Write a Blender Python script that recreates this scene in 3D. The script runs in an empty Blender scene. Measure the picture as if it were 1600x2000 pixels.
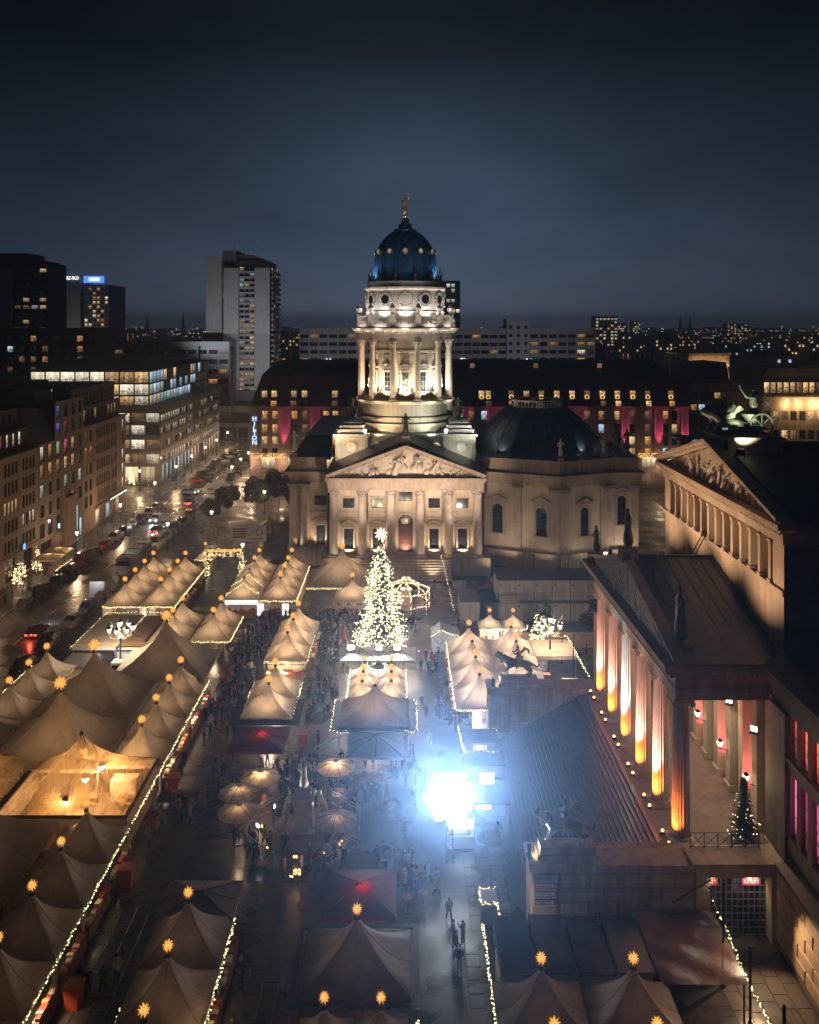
import bpy, math, random
from mathutils import Vector, Matrix
R = math.radians
PI = math.pi
rnd = random.Random(7)
scene = bpy.context.scene
COL = scene.collection

# ---------------------------------------------------------------- camera, night sky, exposure
CAM_H, F_PX, PX, PY = 42.0, 1700.0, 785.0, 634.0
cam_d = bpy.data.cameras.new('camera'); cam = bpy.data.objects.new('camera', cam_d); COL.objects.link(cam)
cam.location = (0, 0, CAM_H); cam.rotation_euler = (R(90), 0, 0)
cam_d.sensor_fit = 'HORIZONTAL'; cam_d.sensor_width = 36; cam_d.lens = 36 * F_PX / 1600
cam_d.shift_x = 15 / 1600; cam_d.shift_y = -366 / 1600
cam_d.clip_start = 0.5; cam_d.clip_end = 12000
scene.camera = cam

world = bpy.data.worlds.new('World'); scene.world = world; world.use_nodes = True
def make_sky():
 nt = world.node_tree; n = nt.nodes; n.clear(); L = nt.links.new
 out = n.new('ShaderNodeOutputWorld'); bg = n.new('ShaderNodeBackground'); L(bg.outputs[0], out.inputs[0])
 tc = n.new('ShaderNodeTexCoord'); sp = n.new('ShaderNodeSeparateXYZ'); L(tc.outputs['Generated'], sp.inputs[0])
 rp = n.new('ShaderNodeValToRGB'); L(sp.outputs['Z'], rp.inputs[0])
 e = rp.color_ramp.elements
 stops = [(0.0, (.125, .155, .21)), (.012, (.12, .15, .205)), (.035, (.082, .108, .158)), (.06, (.068, .094, .142)), (.09, (.055, .080, .128)), (.15, (.042, .063, .102)), (.22, (.026, .040, .064)),
             (.30, (.0105, .0155, .024)), (.38, (.0075, .0098, .0135)), (1.0, (.006, .0075, .010))]
 e[0].position, e[0].color = stops[0][0], (*stops[0][1], 1)
 e[1].position, e[1].color = stops[-1][0], (*stops[-1][1], 1)
 for p, c in stops[1:-1]:
  k = e.new(p); k.color = (*c, 1)
 # the city's glow is broadest to the south, over the centre; it fades sideways and behind
 def math_(op, a, b=None):
  m = n.new('ShaderNodeMath'); m.operation = op
  for i, v in enumerate((a, b)):
   if v is None: continue
   if isinstance(v, (int, float)): m.inputs[i].default_value = v
   else: L(v, m.inputs[i])
  return m.outputs[0]
 ax = math_('SUBTRACT', sp.outputs['X'], .03)
 g = math_('MULTIPLY', math_('MULTIPLY', ax, ax), -1 / (.27 * .27))
 g = math_('EXPONENT', g)
 front = n.new('ShaderNodeMapRange'); L(sp.outputs['Y'], front.inputs[0]); front.inputs[1].default_value = -.3; front.inputs[2].default_value = .6
 g = math_('MULTIPLY', g, front.outputs[0])
 g = math_('ADD', math_('MULTIPLY', g, .68), .32)
 mp = n.new('ShaderNodeMapping'); L(tc.outputs['Generated'], mp.inputs[0]); mp.inputs['Scale'].default_value = (2.0, 2.0, 4.6)
 nz = n.new('ShaderNodeTexNoise'); L(mp.outputs[0], nz.inputs['Vector']); nz.inputs['Scale'].default_value = 1.6; nz.inputs['Detail'].default_value = 6; nz.inputs['Roughness'].default_value = .56
 cl = n.new('ShaderNodeMapRange'); L(nz.outputs[0], cl.inputs[0]); cl.inputs[1].default_value = .3; cl.inputs[2].default_value = .72; cl.inputs[3].default_value = .74; cl.inputs[4].default_value = 1.24
 g = math_('MULTIPLY', g, cl.outputs[0])
 mx = n.new('ShaderNodeVectorMath'); mx.operation = 'SCALE'; L(rp.outputs[0], mx.inputs[0]); L(g, mx.inputs['Scale'])
 L(mx.outputs[0], bg.inputs['Color']); bg.inputs['Strength'].default_value = 1.0
make_sky()
vs = scene.view_settings
vs.view_transform = 'Standard'; vs.look = 'None'; vs.exposure = 0; vs.gamma = 1; vs.use_curve_mapping = False
cy = scene.cycles
cy.use_denoising = True; cy.max_bounces = 5; cy.diffuse_bounces = 2; cy.glossy_bounces = 3; cy.transmission_bounces = 5
cy.transparent_max_bounces = 8; cy.volume_bounces = 0
cy.sample_clamp_indirect = 2.0; cy.sample_clamp_direct = 0
cy.caustics_reflective = False; cy.caustics_refractive = False; cy.use_light_tree = True; cy.blur_glossy = 1.0
try:
 cy.denoiser = 'OPENIMAGEDENOISE'; cy.denoising_input_passes = 'RGB_ALBEDO_NORMAL'
 cy.use_adaptive_sampling = True; cy.adaptive_threshold = .015
except Exception: pass

def gp(x, y, z=0.0):
 Y = F_PX * (CAM_H - z) / (y - PY); return ((x - PX) * Y / F_PX, Y)

# ---------------------------------------------------------------- materials
MATS = {}
def mat(name, base=(.5, .5, .5), rough=.7, metal=0.0, var=.15, scale=.6, bump=0.0, bscale=8.0, spec=.4, emis=None, estr=0.0,
  transl=0.0, alpha=None, coat=0.0, streak=0.0, evar=0.0, escale=1.0):
 if name in MATS: return MATS[name]
 m = bpy.data.materials.new(name); MATS[name] = m; m.use_nodes = True
 nt = m.node_tree; n = nt.nodes; L = nt.links.new
 p = n['Principled BSDF']; out = n['Material Output']
 geo = n.new('ShaderNodeNewGeometry')
 if var > 0 or streak > 0:
  nz = n.new('ShaderNodeTexNoise'); nz.inputs['Scale'].default_value = scale; nz.inputs['Detail'].default_value = 5; nz.inputs['Roughness'].default_value = .6
  L(geo.outputs['Position'], nz.inputs['Vector'])
  mr = n.new('ShaderNodeMapRange'); L(nz.outputs[0], mr.inputs[0]); mr.inputs[1].default_value = .28; mr.inputs[2].default_value = .72
  mr.inputs[3].default_value = 1 - var; mr.inputs[4].default_value = 1 + var
  fac = mr.outputs[0]
  if streak > 0:
   mp = n.new('ShaderNodeMapping'); L(geo.outputs['Position'], mp.inputs[0]); mp.inputs['Scale'].default_value = (1.3, 1.3, .08)
   n2 = n.new('ShaderNodeTexNoise'); n2.inputs['Scale'].default_value = 1.5; n2.inputs['Detail'].default_value = 4; L(mp.outputs[0], n2.inputs['Vector'])
   m2 = n.new('ShaderNodeMapRange'); L(n2.outputs[0], m2.inputs[0]); m2.inputs[1].default_value = .35; m2.inputs[2].default_value = .65
   m2.inputs[3].default_value = 1 - streak; m2.inputs[4].default_value = 1 + streak * .4
   mm = n.new('ShaderNodeMath'); mm.operation = 'MULTIPLY'; L(fac, mm.inputs[0]); L(m2.outputs[0], mm.inputs[1]); fac = mm.outputs[0]
  sc = n.new('ShaderNodeVectorMath'); sc.operation = 'SCALE'; sc.inputs[0].default_value = base; L(fac, sc.inputs['Scale'])
  L(sc.outputs[0], p.inputs['Base Color'])
 else:
  p.inputs['Base Color'].default_value = (*base, 1)
 p.inputs['Roughness'].default_value = rough; p.inputs['Metallic'].default_value = metal
 p.inputs['Specular IOR Level'].default_value = spec
 if coat: p.inputs['Coat Weight'].default_value = coat
 if bump:
  nb = n.new('ShaderNodeTexNoise'); nb.inputs['Scale'].default_value = bscale; nb.inputs['Detail'].default_value = 4; L(geo.outputs['Position'], nb.inputs['Vector'])
  b = n.new('ShaderNodeBump'); b.inputs['Strength'].default_value = bump; b.inputs['Distance'].default_value = .05; L(nb.outputs[0], b.inputs['Height']); L(b.outputs[0], p.inputs['Normal'])
 if emis:
  p.inputs['Emission Color'].default_value = (*emis, 1); p.inputs['Emission Strength'].default_value = estr
  m.cycles.emission_sampling = 'NONE'
  if evar:   # a lit room behind the pane: brighter under its ceiling, furniture below, curtains; every room differs
   tc = n.new('ShaderNodeTexCoord'); sp = n.new('ShaderNodeSeparateXYZ'); L(tc.outputs['Object'], sp.inputs[0]); oi = n.new('ShaderNodeObjectInfo')
   def M(op, a, b=None, c=None):
    k = n.new('ShaderNodeMath'); k.operation = op
    for q_, v in enumerate((a, b, c)):
     if v is None: continue
     if isinstance(v, (int, float)): k.inputs[q_].default_value = v
     else: L(v, k.inputs[q_])
    return k.outputs[0]
   def MR(a, i0, i1, o0, o1):
    k = n.new('ShaderNodeMapRange'); L(a, k.inputs[0])
    for q_, v in enumerate((i0, i1, o0, o1)): k.inputs[q_ + 1].default_value = v
    return k.outputs[0]
   grad = MR(sp.outputs['Z'], 0, 2.2, 1 - evar * .75, 1 + evar * .35)
   ns = n.new('ShaderNodeTexNoise'); ns.inputs['Scale'].default_value = escale * 2.6; ns.inputs['Detail'].default_value = 3; L(geo.outputs['Position'], ns.inputs['Vector'])
   thing_ = M('SUBTRACT', ns.outputs[0], M('MULTIPLY', sp.outputs['Z'], .10)); furn = MR(thing_, .36, .46, 1, 1 - evar * 1.15)
   cur = MR(M('ABSOLUTE', M('ADD', sp.outputs['X'], M('MULTIPLY', oi.outputs['Random'], .5))), .35, .5, 1, 1 - evar * .5)
   fold = M('MULTIPLY_ADD', M('SINE', M('MULTIPLY', sp.outputs['X'], 21)), evar * .14, 1)
   rn = MR(oi.outputs['Random'], 0, 1, 1 - evar * .85, 1 + evar * .5)
   L(M('MULTIPLY', M('MULTIPLY', M('MULTIPLY', grad, furn), M('MULTIPLY', cur, fold)), M('MULTIPLY', rn, estr)), p.inputs['Emission Strength'])
 if transl:
  tr = n.new('ShaderNodeBsdfTranslucent'); tr.inputs[0].default_value = (base[0], base[1] * .93, base[2] * .84, 1)
  mx = n.new('ShaderNodeMixShader'); mx.inputs[0].default_value = transl
  L(p.outputs[0], mx.inputs[1]); L(tr.outputs[0], mx.inputs[2]); L(mx.outputs[0], out.inputs['Surface'])
 if alpha is not None:
  p.inputs['Alpha'].default_value = alpha
 return m

stone = lambda: MATS['stone']
mat('cream_stone', (.50, .43, .33), .8, var=.12, scale=.35, bump=.25, bscale=6, streak=.18)
mat('warm_stone', (.42, .33, .25), .8, var=.15, scale=.5, bump=.3, bscale=5, streak=.2)
mat('pale_stone', (.62, .58, .52), .75, var=.1, scale=.4, bump=.2, bscale=6, streak=.15)
mat('sand_stone', (.46, .35, .24), .8, var=.18, scale=.45, bump=.3, bscale=4, streak=.2)
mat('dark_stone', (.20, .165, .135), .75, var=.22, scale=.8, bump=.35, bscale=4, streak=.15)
mat('column_stone', (.46, .38, .31), .75, var=.2, scale=.9, bump=.25, bscale=6, streak=.1)
mat('copper_roof', (.035, .055, .075), .35, metal=.3, var=.3, scale=.5, streak=.35, spec=.5)
mat('lead_roof', (.03, .041, .06), .32, metal=.2, var=.25, scale=.4, streak=.2)
mat('slate_roof', (.045, .043, .045), .55, var=.3, scale=.6, bump=.3, bscale=6)
mat('tile_roof', (.075, .04, .035), .6, var=.3, scale=.5, bump=.4, bscale=6)
mat('roof_felt', (.03, .03, .032), .6, var=.3, scale=.4)
mat('bronze', (.10, .105, .09), .4, metal=.55, var=.35, scale=2.5, bump=.3, bscale=10)
mat('verdigris', (.16, .19, .15), .5, metal=.25, var=.35, scale=2.5, bump=.3, bscale=10)
mat('marble', (.58, .53, .47), .55, var=.15, scale=2, bump=.1, bscale=10)
mat('gold', (.75, .55, .25), .3, metal=.9, var=.15, scale=3)
mat('black_metal', (.02, .02, .022), .4, metal=.6, var=.2, scale=3)
mat('grey_metal', (.25, .25, .26), .4, metal=.6, var=.15, scale=3)
mat('glass_dark', (.015, .02, .028), .08, var=.3, scale=.7, spec=.8)
mat('frame_white', (.5, .48, .45), .6, var=.08)
mat('frame_dark', (.04, .04, .042), .5, var=.1)
def lit(name, c, s, ev=.6, es=.8): return mat(name, (.05, .05, .05), .3, var=0, emis=c, estr=s * (1.3 if ev else 1), evar=ev, escale=es)
lit('lit_warm', (1, .62, .27), .75); lit('lit_amber', (1, .48, .13), .55); lit('lit_dim', (1, .55, .25), .16)
lit('lit_white', (1, .88, .66), .85); lit('lit_cool', (.62, .85, 1), .75); lit('lit_green', (.75, 1, .75), .5)
lit('lit_wine', (.8, .05, .2), .6, .8, .9); lit('lit_blue', (.15, .3, 1), .4, .9, 2); lit('lit_pink', (1, .14, .35), .6, .8); lit('lit_red', (1, .12, .08), .95, .6)
lit('lit_shop', (1, .74, .42), 1.0, .7, 2.0); lit('lit_shop_cool', (.55, .85, 1), .7, .6, 1.6)

# ---------------------------------------------------------------- meshes
class MB:
 def __init__(s): s.v = []; s.f = []; s.m = []
 def add(s, vs, fs, mi=0):
  o = len(s.v); s.v.extend([tuple(p) for p in vs])
  for f in fs: s.f.append(tuple(i + o for i in f)); s.m.append(mi)
  return s
 def quad(s, a, b, c, d, mi=0): return s.add([a, b, c, d], [(0, 1, 2, 3)], mi)
 def tri(s, a, b, c, mi=0): return s.add([a, b, c], [(0, 1, 2)], mi)
 def box(s, x0, x1, y0, y1, z0, z1, mi=0):
  return s.add([(x0, y0, z0), (x1, y0, z0), (x1, y1, z0), (x0, y1, z0), (x0, y0, z1), (x1, y0, z1), (x1, y1, z1), (x0, y1, z1)],
                     [(3, 2, 1, 0), (4, 5, 6, 7), (0, 1, 5, 4), (1, 2, 6, 5), (2, 3, 7, 6), (3, 0, 4, 7)], mi)
 def cbox(s, c, sx, sy, sz, mi=0):
  x, y, z = c; return s.box(x - sx / 2, x + sx / 2, y - sy / 2, y + sy / 2, z, z + sz, mi)
 def bar(s, p, q, w, h=None, mi=0):
  h = h or w; p = Vector(p); q = Vector(q); d = (q - p)
  if d.length < 1e-6: return s
  d.normalize(); up = Vector((0, 0, 1)) if abs(d.z) < .95 else Vector((0, 1, 0))
  a = d.cross(up).normalized() * w / 2; b = a.cross(d).normalized() * h / 2
  vs = [p - a - b, p + a - b, p + a + b, p - a + b, q - a - b, q + a - b, q + a + b, q - a + b]
  return s.add(vs, [(3, 2, 1, 0), (4, 5, 6, 7), (0, 1, 5, 4), (1, 2, 6, 5), (2, 3, 7, 6), (3, 0, 4, 7)], mi)
 def tube(s, pts, r, n=6, mi=0, cap=True):
  pts = [Vector(p) for p in pts]; rs = r if isinstance(r, (list, tuple)) else [r] * len(pts)
  vs = []; fs = []
  for i, p in enumerate(pts):
   d = (pts[min(i + 1, len(pts) - 1)] - pts[max(i - 1, 0)]).normalized()
   up = Vector((0, 0, 1)) if abs(d.z) < .9 else Vector((0, 1, 0))
   a = d.cross(up).normalized(); b = a.cross(d)
   for k in range(n):
    t = 2 * PI * k / n; vs.append(p + (a * math.cos(t) + b * math.sin(t)) * rs[i])
  for i in range(len(pts) - 1):
   for k in range(n):
    fs.append((i * n + k, (i + 1) * n + k, (i + 1) * n + (k + 1) % n, i * n + (k + 1) % n))
  if cap:
   fs.append(tuple(range(n))); o = (len(pts) - 1) * n; fs.append(tuple(o + n - 1 - k for k in range(n)))
  return s.add(vs, fs, mi)
 def lathe(s, prof, c=(0, 0, 0), n=24, a0=0.0, a1=2 * PI, mi=0, flute=None, capt=False):
  full = abs(a1 - a0 - 2 * PI) < 1e-6; m = n if full else n + 1
  vs = []; fs = []
  for (r, z) in prof:
   for k in range(m):
    t = a0 + (a1 - a0) * k / n
    rr = r * (flute[k % 2] if flute else 1)
    vs.append((c[0] + rr * math.cos(t), c[1] + rr * math.sin(t), c[2] + z))
  for i in range(len(prof) - 1):
   for k in range(n):
    k2 = (k + 1) % m if full else k + 1
    fs.append((i * m + k, i * m + k2, (i + 1) * m + k2, (i + 1) * m + k))
  if capt and full: fs.append(tuple((len(prof) - 1) * m + k for k in range(m)))
  return s.add(vs, fs, mi)
 def prism(s, poly, h0, h1, axis='z', mi=0):
  n = len(poly)
  def P(a, b, h): return (a, b, h) if axis == 'z' else (h, a, b) if axis == 'x' else (a, h, b)
  vs = [P(a, b, h0) for a, b in poly] + [P(a, b, h1) for a, b in poly]
  fs = [tuple(range(n - 1, -1, -1)), tuple(range(n, 2 * n))] + [(i, (i + 1) % n, n + (i + 1) % n, n + i) for i in range(n)]
  return s.add(vs, fs, mi)
 def ball(s, c, r, nu=8, nv=6, mi=0, sc=(1, 1, 1)):
  vs = [(c[0], c[1], c[2] - r * sc[2])]
  for j in range(1, nv):
   t = -PI / 2 + PI * j / nv
   for i in range(nu):
    a = 2 * PI * i / nu; vs.append((c[0] + r * sc[0] * math.cos(t) * math.cos(a), c[1] + r * sc[1] * math.cos(t) * math.sin(a), c[2] + r * sc[2] * math.sin(t)))
  vs.append((c[0], c[1], c[2] + r * sc[2])); fs = []
  for i in range(nu): fs.append((0, 1 + (i + 1) % nu, 1 + i))
  for j in range(nv - 2):
   for i in range(nu):
    a = 1 + j * nu; fs.append((a + i, a + (i + 1) % nu, a + nu + (i + 1) % nu, a + nu + i))
  l = len(vs) - 1; a = 1 + (nv - 2) * nu
  for i in range(nu): fs.append((a + i, a + (i + 1) % nu, l))
  return s.add(vs, fs, mi)
 def wall(s, P0, u, W, H, openings, depth=.25, mi=0, reveal=None):
  """a wall from P0 along unit u (2-vector), H tall; openings (u0,u1,z0,z1) left open with reveals; outward normal = (u.y,-u.x)"""
  ux, uy = u; nx, ny = uy, -ux
  us = sorted({0.0, W, *[o[0] for o in openings], *[o[1] for o in openings]}); zs = sorted({0.0, H, *[o[2] for o in openings], *[o[3] for o in openings]})
  def P(a, z, d=0.0): return (P0[0] + ux * a - nx * d, P0[1] + uy * a - ny * d, P0[2] + z)
  for j in range(len(zs) - 1):
   zc = (zs[j] + zs[j + 1]) / 2; run = None
   for i in range(len(us) - 1):
    uc = (us[i] + us[i + 1]) / 2
    hole = any(o[0] < uc < o[1] and o[2] < zc < o[3] for o in openings)
    if hole:
     if run is not None: s.quad(P(run, zs[j]), P(us[i], zs[j]), P(us[i], zs[j + 1]), P(run, zs[j + 1]), mi); run = None
    elif run is None: run = us[i]
   if run is not None: s.quad(P(run, zs[j]), P(W, zs[j]), P(W, zs[j + 1]), P(run, zs[j + 1]), mi)
  r = mi if reveal is None else reveal
  for (a, b, z0, z1) in openings:
   s.quad(P(a, z0), P(b, z0), P(b, z0, depth), P(a, z0, depth), r); s.quad(P(a, z1, depth), P(b, z1, depth), P(b, z1), P(a, z1), r)
   s.quad(P(a, z0), P(a, z0, depth), P(a, z1, depth), P(a, z1), r); s.quad(P(b, z0, depth), P(b, z0), P(b, z1), P(b, z1, depth), r)
  return s
 def mesh(s, name, mats, smooth=False):
  me = bpy.data.meshes.new(name); me.from_pydata(s.v, [], s.f)
  for m in (mats if isinstance(mats, (list, tuple)) else [mats]): me.materials.append(MATS[m] if isinstance(m, str) else m)
  me.polygons.foreach_set('material_index', s.m)
  if smooth:
   me.polygons.foreach_set('use_smooth', [True] * len(s.f))
   if smooth != 'all':
    try: me.set_sharp_from_angle(angle=R(40))
    except Exception: pass
  me.update(); return me
 def build(s, name, mats, parent=None, smooth=False, kind=None, local=False):
  """one mesh object; world-space vertices are moved into the space of the thing it belongs to"""
  if parent is not None and not local:
   o = WL[parent.name]; s.v = [(a - o[0], b - o[1], c - o[2]) for a, b, c in s.v]
  ob = bpy.data.objects.new(name, s.mesh(name, mats, smooth)); COL.objects.link(ob)
  if parent is not None: ob.parent = parent; WL[ob.name] = WL[parent.name]
  else: WL[ob.name] = (0, 0, 0)
  if kind: ob['kind'] = kind
  return ob
WL = {}
def tag(o, label, cat, group=None, kind=None):
 o['label'] = label; o['category'] = cat
 if group: o['group'] = group
 if kind: o['kind'] = kind
 return o
def thing(name, label, cat, loc=(0, 0, 0), rz=0.0, group=None):
 o = bpy.data.objects.new(name, None); COL.objects.link(o); o.location = loc; o.rotation_euler = (0, 0, rz)
 o.empty_display_size = .5; WL[o.name] = tuple(loc)
 return tag(o, label, cat, group)
def inst(name, me, parent=None, loc=(0, 0, 0), rz=0.0, sc=None, world=True, rot=None):
 """another object on shared mesh data"""
 o = bpy.data.objects.new(name, me); COL.objects.link(o)
 if parent is not None:
  o.parent = parent
  if world: w = WL[parent.name]; loc = (loc[0] - w[0], loc[1] - w[1], loc[2] - w[2])
  WL[o.name] = WL[parent.name]
 else: WL[o.name] = (0, 0, 0)
 o.location = loc; o.rotation_euler = rot if rot else (0, 0, rz)
 if sc: o.scale = (sc, sc, sc) if isinstance(sc, (int, float)) else sc
 return o
def copy_tree(o, parent=None):
 c = o.copy(); COL.objects.link(c)
 if parent is not None: c.parent = parent; c.matrix_parent_inverse = o.matrix_parent_inverse
 for ch in o.children: copy_tree(ch, c)
 return c
def lamp(kind, loc, power, color, parent=None, target=None, size=None, blend=.5, radius=.15):
 d = bpy.data.lights.new('lamp_light', kind); d.energy = power; d.color = color
 if kind in ('POINT', 'SPOT'): d.shadow_soft_size = radius
 if kind == 'SPOT': d.spot_size = R(size or 70); d.spot_blend = blend
 o = bpy.data.objects.new('lamp_light', d); COL.objects.link(o)
 if parent is not None:
  w = WL[parent.name]; o.parent = parent; o.location = (loc[0] - w[0], loc[1] - w[1], loc[2] - w[2])
 else: o.location = loc
 if target is not None:
  o.rotation_euler = (Vector(target) - Vector(loc)).to_track_quat('-Z', 'Y').to_euler()
 return o
WARM = (1, .66, .36); WARMW = (1, .80, .56); COOL = (.72, .86, 1.0); ORANGE = (1, .36, .08); PINK = (1, .10, .32)

# windows: a frame (part) that carries its pane (sub-part); local x along the wall, outward -y, z up from the sill
_wc = {}
def window_meshes(w, h, cols, rows, bar=.06, fm='frame_dark', arch=False):
 k = (round(w, 3), round(h, 3), cols, rows, bar, fm, arch)
 if k in _wc: return _wc[k]
 f = MB(); b = bar; x = w / 2
 if not arch:
  f.box(-x, -x + b, -.04, .04, 0, h); f.box(x - b, x, -.04, .04, 0, h); f.box(-x + b, x - b, -.04, .04, 0, b); f.box(-x + b, x - b, -.04, .04, h - b, h)
  for i in range(1, cols): c = -x + w * i / cols; f.box(c - b * .35, c + b * .35, -.03, .03, b, h - b)
  for j in range(1, rows): c = h * j / rows; f.box(-x + b, x - b, -.025, .025, c - b * .35, c + b * .35)
  p = MB(); p.box(-x + b * .5, x - b * .5, .0, .02, b * .5, h - b * .5)
 else:
  hs = h - x; n = 10
  arc = [(x * math.cos(PI * i / n), hs + x * math.sin(PI * i / n)) for i in range(n + 1)]
  pts = [(-x, 0), (x, 0)] + arc
  p = MB(); p.prism(pts, 0, .02, 'y')
  f.box(-x, -x + b, -.04, -.001, 0, hs); f.box(x - b, x, -.04, -.001, 0, hs)
  for i in range(n): f.bar((arc[i][0] * .97, -.02, arc[i][1]), (arc[i + 1][0] * .97, -.02, arc[i + 1][1]), b, .04)
  for i in range(1, cols): c = -x + w * i / cols; f.box(c - b * .35, c + b * .35, -.03, -.001, 0, hs)
  for j in range(1, rows): c = hs * j / rows; f.box(-x + b, x - b, -.025, -.001, c - b * .35, c + b * .35)
  f.box(-x, x, -.03, -.001, hs - b * .4, hs + b * .4)
 r = (f.mesh('window', fm), p)
 _wc[k] = r; return r
_pc = {}
def window(parent, loc, rz, w, h, cols=1, rows=1, glass='glass_dark', bar=.06, fm='frame_dark', arch=False, name='window'):
 f, p = window_meshes(w, h, cols, rows, bar, fm, arch)
 k = (f.name, glass)
 if k not in _pc: _pc[k] = p.mesh('pane', glass)
 o = inst(name, f, parent, loc, rz)
 c = bpy.data.objects.new('pane', _pc[k]); COL.objects.link(c); c.parent = o
 return o
def pick(ws):
 t = rnd.random() * sum(w for _, w in ws)
 for g, w in ws:
  t -= w
  if t <= 0: return g
 return ws[-1][0]

# figures grown as one skin from a skeleton
def skin_mesh(name, joints, bones, mats, sub=1, mfun=None, root=None):
 me = bpy.data.meshes.new(name + '_skeleton'); keys = list(joints); ix = {k: i for i, k in enumerate(keys)}
 me.from_pydata([joints[k][:3] for k in keys], [(ix[a], ix[b]) for a, b in bones], [])
 ob = bpy.data.objects.new(name + '_skeleton', me); COL.objects.link(ob)
 sk = ob.modifiers.new('skin', 'SKIN'); sk.use_smooth_shade = True
 for i, k in enumerate(keys):
  r = joints[k][3]; me.skin_vertices[0].data[i].radius = (r, r) if not isinstance(r, tuple) else r
  me.skin_vertices[0].data[i].use_root = (k == (root or keys[0]))
 if sub: s = ob.modifiers.new('sub', 'SUBSURF'); s.levels = sub; s.render_levels = sub
 dg = bpy.context.evaluated_depsgraph_get(); ev = ob.evaluated_get(dg)
 nm = bpy.data.meshes.new_from_object(ev, depsgraph=dg); nm.name = name
 bpy.data.objects.remove(ob); bpy.data.meshes.remove(me)
 nm.materials.clear()
 for m in (mats if isinstance(mats, (list, tuple)) else [mats]): nm.materials.append(MATS[m])
 for p in nm.polygons:
  p.use_smooth = True
  p.material_index = mfun(p.center) if mfun else 0
 return nm
# ---------------------------------------------------------------- ground, square, street
def wet(name, base, r0, r1, brick=None, var=.25):
 m = mat(name, base, .4, var=var, scale=.35, spec=.6); nt = m.node_tree; n = nt.nodes; L = nt.links.new; p = n['Principled BSDF']
 geo = n.new('ShaderNodeNewGeometry'); nz = n.new('ShaderNodeTexNoise'); nz.inputs['Scale'].default_value = .22; nz.inputs['Detail'].default_value = 6; L(geo.outputs['Position'], nz.inputs['Vector'])
 mr = n.new('ShaderNodeMapRange'); L(nz.outputs[0], mr.inputs[0]); mr.inputs[1].default_value = .35; mr.inputs[2].default_value = .65; mr.inputs[3].default_value = r0; mr.inputs[4].default_value = r1
 L(mr.outputs[0], p.inputs['Roughness'])
 nb = n.new('ShaderNodeTexNoise'); nb.inputs['Scale'].default_value = 9; nb.inputs['Detail'].default_value = 3; L(geo.outputs['Position'], nb.inputs['Vector'])
 b = n.new('ShaderNodeBump'); b.inputs['Strength'].default_value = .25; b.inputs['Distance'].default_value = .02; L(nb.outputs[0], b.inputs['Height'])
 L(b.outputs[0], p.inputs['Normal'])
 if brick:
  br = n.new('ShaderNodeTexBrick'); L(geo.outputs['Position'], br.inputs['Vector']); br.inputs['Scale'].default_value = 1
  br.inputs['Brick Width'].default_value = brick[0]; br.inputs['Row Height'].default_value = brick[1]; br.inputs['Mortar Size'].default_value = .02
  br.inputs['Color1'].default_value = (*[c * 1.25 for c in base], 1); br.inputs['Color2'].default_value = (*[c * .75 for c in base], 1); br.inputs['Mortar'].default_value = (*[c * .4 for c in base], 1)
  old = p.inputs['Base Color'].links[0].from_socket
  mx = n.new('ShaderNodeMix'); mx.data_type = 'RGBA'; mx.blend_type = 'MULTIPLY'; mx.inputs[0].default_value = .0
  sc = n.new('ShaderNodeVectorMath'); sc.operation = 'MULTIPLY'; sc.inputs[1].default_value = [1 / max(c, .01) for c in base]
  L(old, sc.inputs[0]); m2 = n.new('ShaderNodeVectorMath'); m2.operation = 'MULTIPLY'; L(sc.outputs[0], m2.inputs[0]); L(br.outputs['Color'], m2.inputs[1]); L(m2.outputs[0], p.inputs['Base Color'])
 return m
wet('wet_earth', (.03, .03, .032), .5, .8)
wet('wet_paving', (.052, .047, .043), .2, .5, (1.6, .8))
wet('wet_slab', (.10, .088, .075), .2, .5)
wet('wet_asphalt', (.05, .05, .052), .16, .45)
wet('wet_cobble', (.085, .08, .075), .2, .5, (.5, .25))
mat('road_paint', (.6, .6, .58), .5, var=.2, scale=2)
mat('kerb_stone', (.22, .21, .2), .5, var=.2)

g = MB(); g.box(-5000, 5000, -300, 7000, -1.0, -.008); g.build('ground', 'wet_earth', kind='structure')
g = MB(); g.box(-44.6, 60, 20, 214, -.5, 0); plaza = g.build('square', 'wet_paving', kind='structure')
g = MB(); g.box(-57.2, -44.8, 20, 700, -.5, -.12 + .115); g.build('street', 'wet_asphalt', kind='structure')
g = MB(); g.box(-140, -57.4, 205.5, 226, -.5, -.001); g.box(-44.6, 140, 214.2, 232, -.5, -.001); g.build('side_street', 'wet_asphalt', kind='structure')
g = MB()
for y0, y1 in ((20, 205), (226.5, 700)): g.box(-66, -57.4, y0, y1, -.5, .11)
pav = g.build('pavement', 'wet_cobble', kind='structure')
g = MB(); g.box(-44.4, 130, 232.4, 240, -.5, .11); g.build('pavement', 'wet_cobble', kind='structure')
k = MB()
for y0, y1 in ((20, 205), (226.5, 420)):
 y = y0
 while y < y1 - .1:
  k.box(-57.39, -57.21, y + .01, min(y + 1.0, y1) - .01, -.3, .125); y += 1.0
kb = k.build('kerb', 'kerb_stone', pav, kind='stuff')
# painted lane markings
g = MB()
y = 60.0
while y < 400:
 if not 204 < y < 228: g.box(-51.08, -50.94, y, y + 3, -.003, .003)
 y += 6
for i in range(9): g.box(-56 + i * 1.2, -55.4 + i * 1.2, 203.2, 206, -.003, .003)
g.build('lane_marking', 'road_paint', kind='structure')
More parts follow.
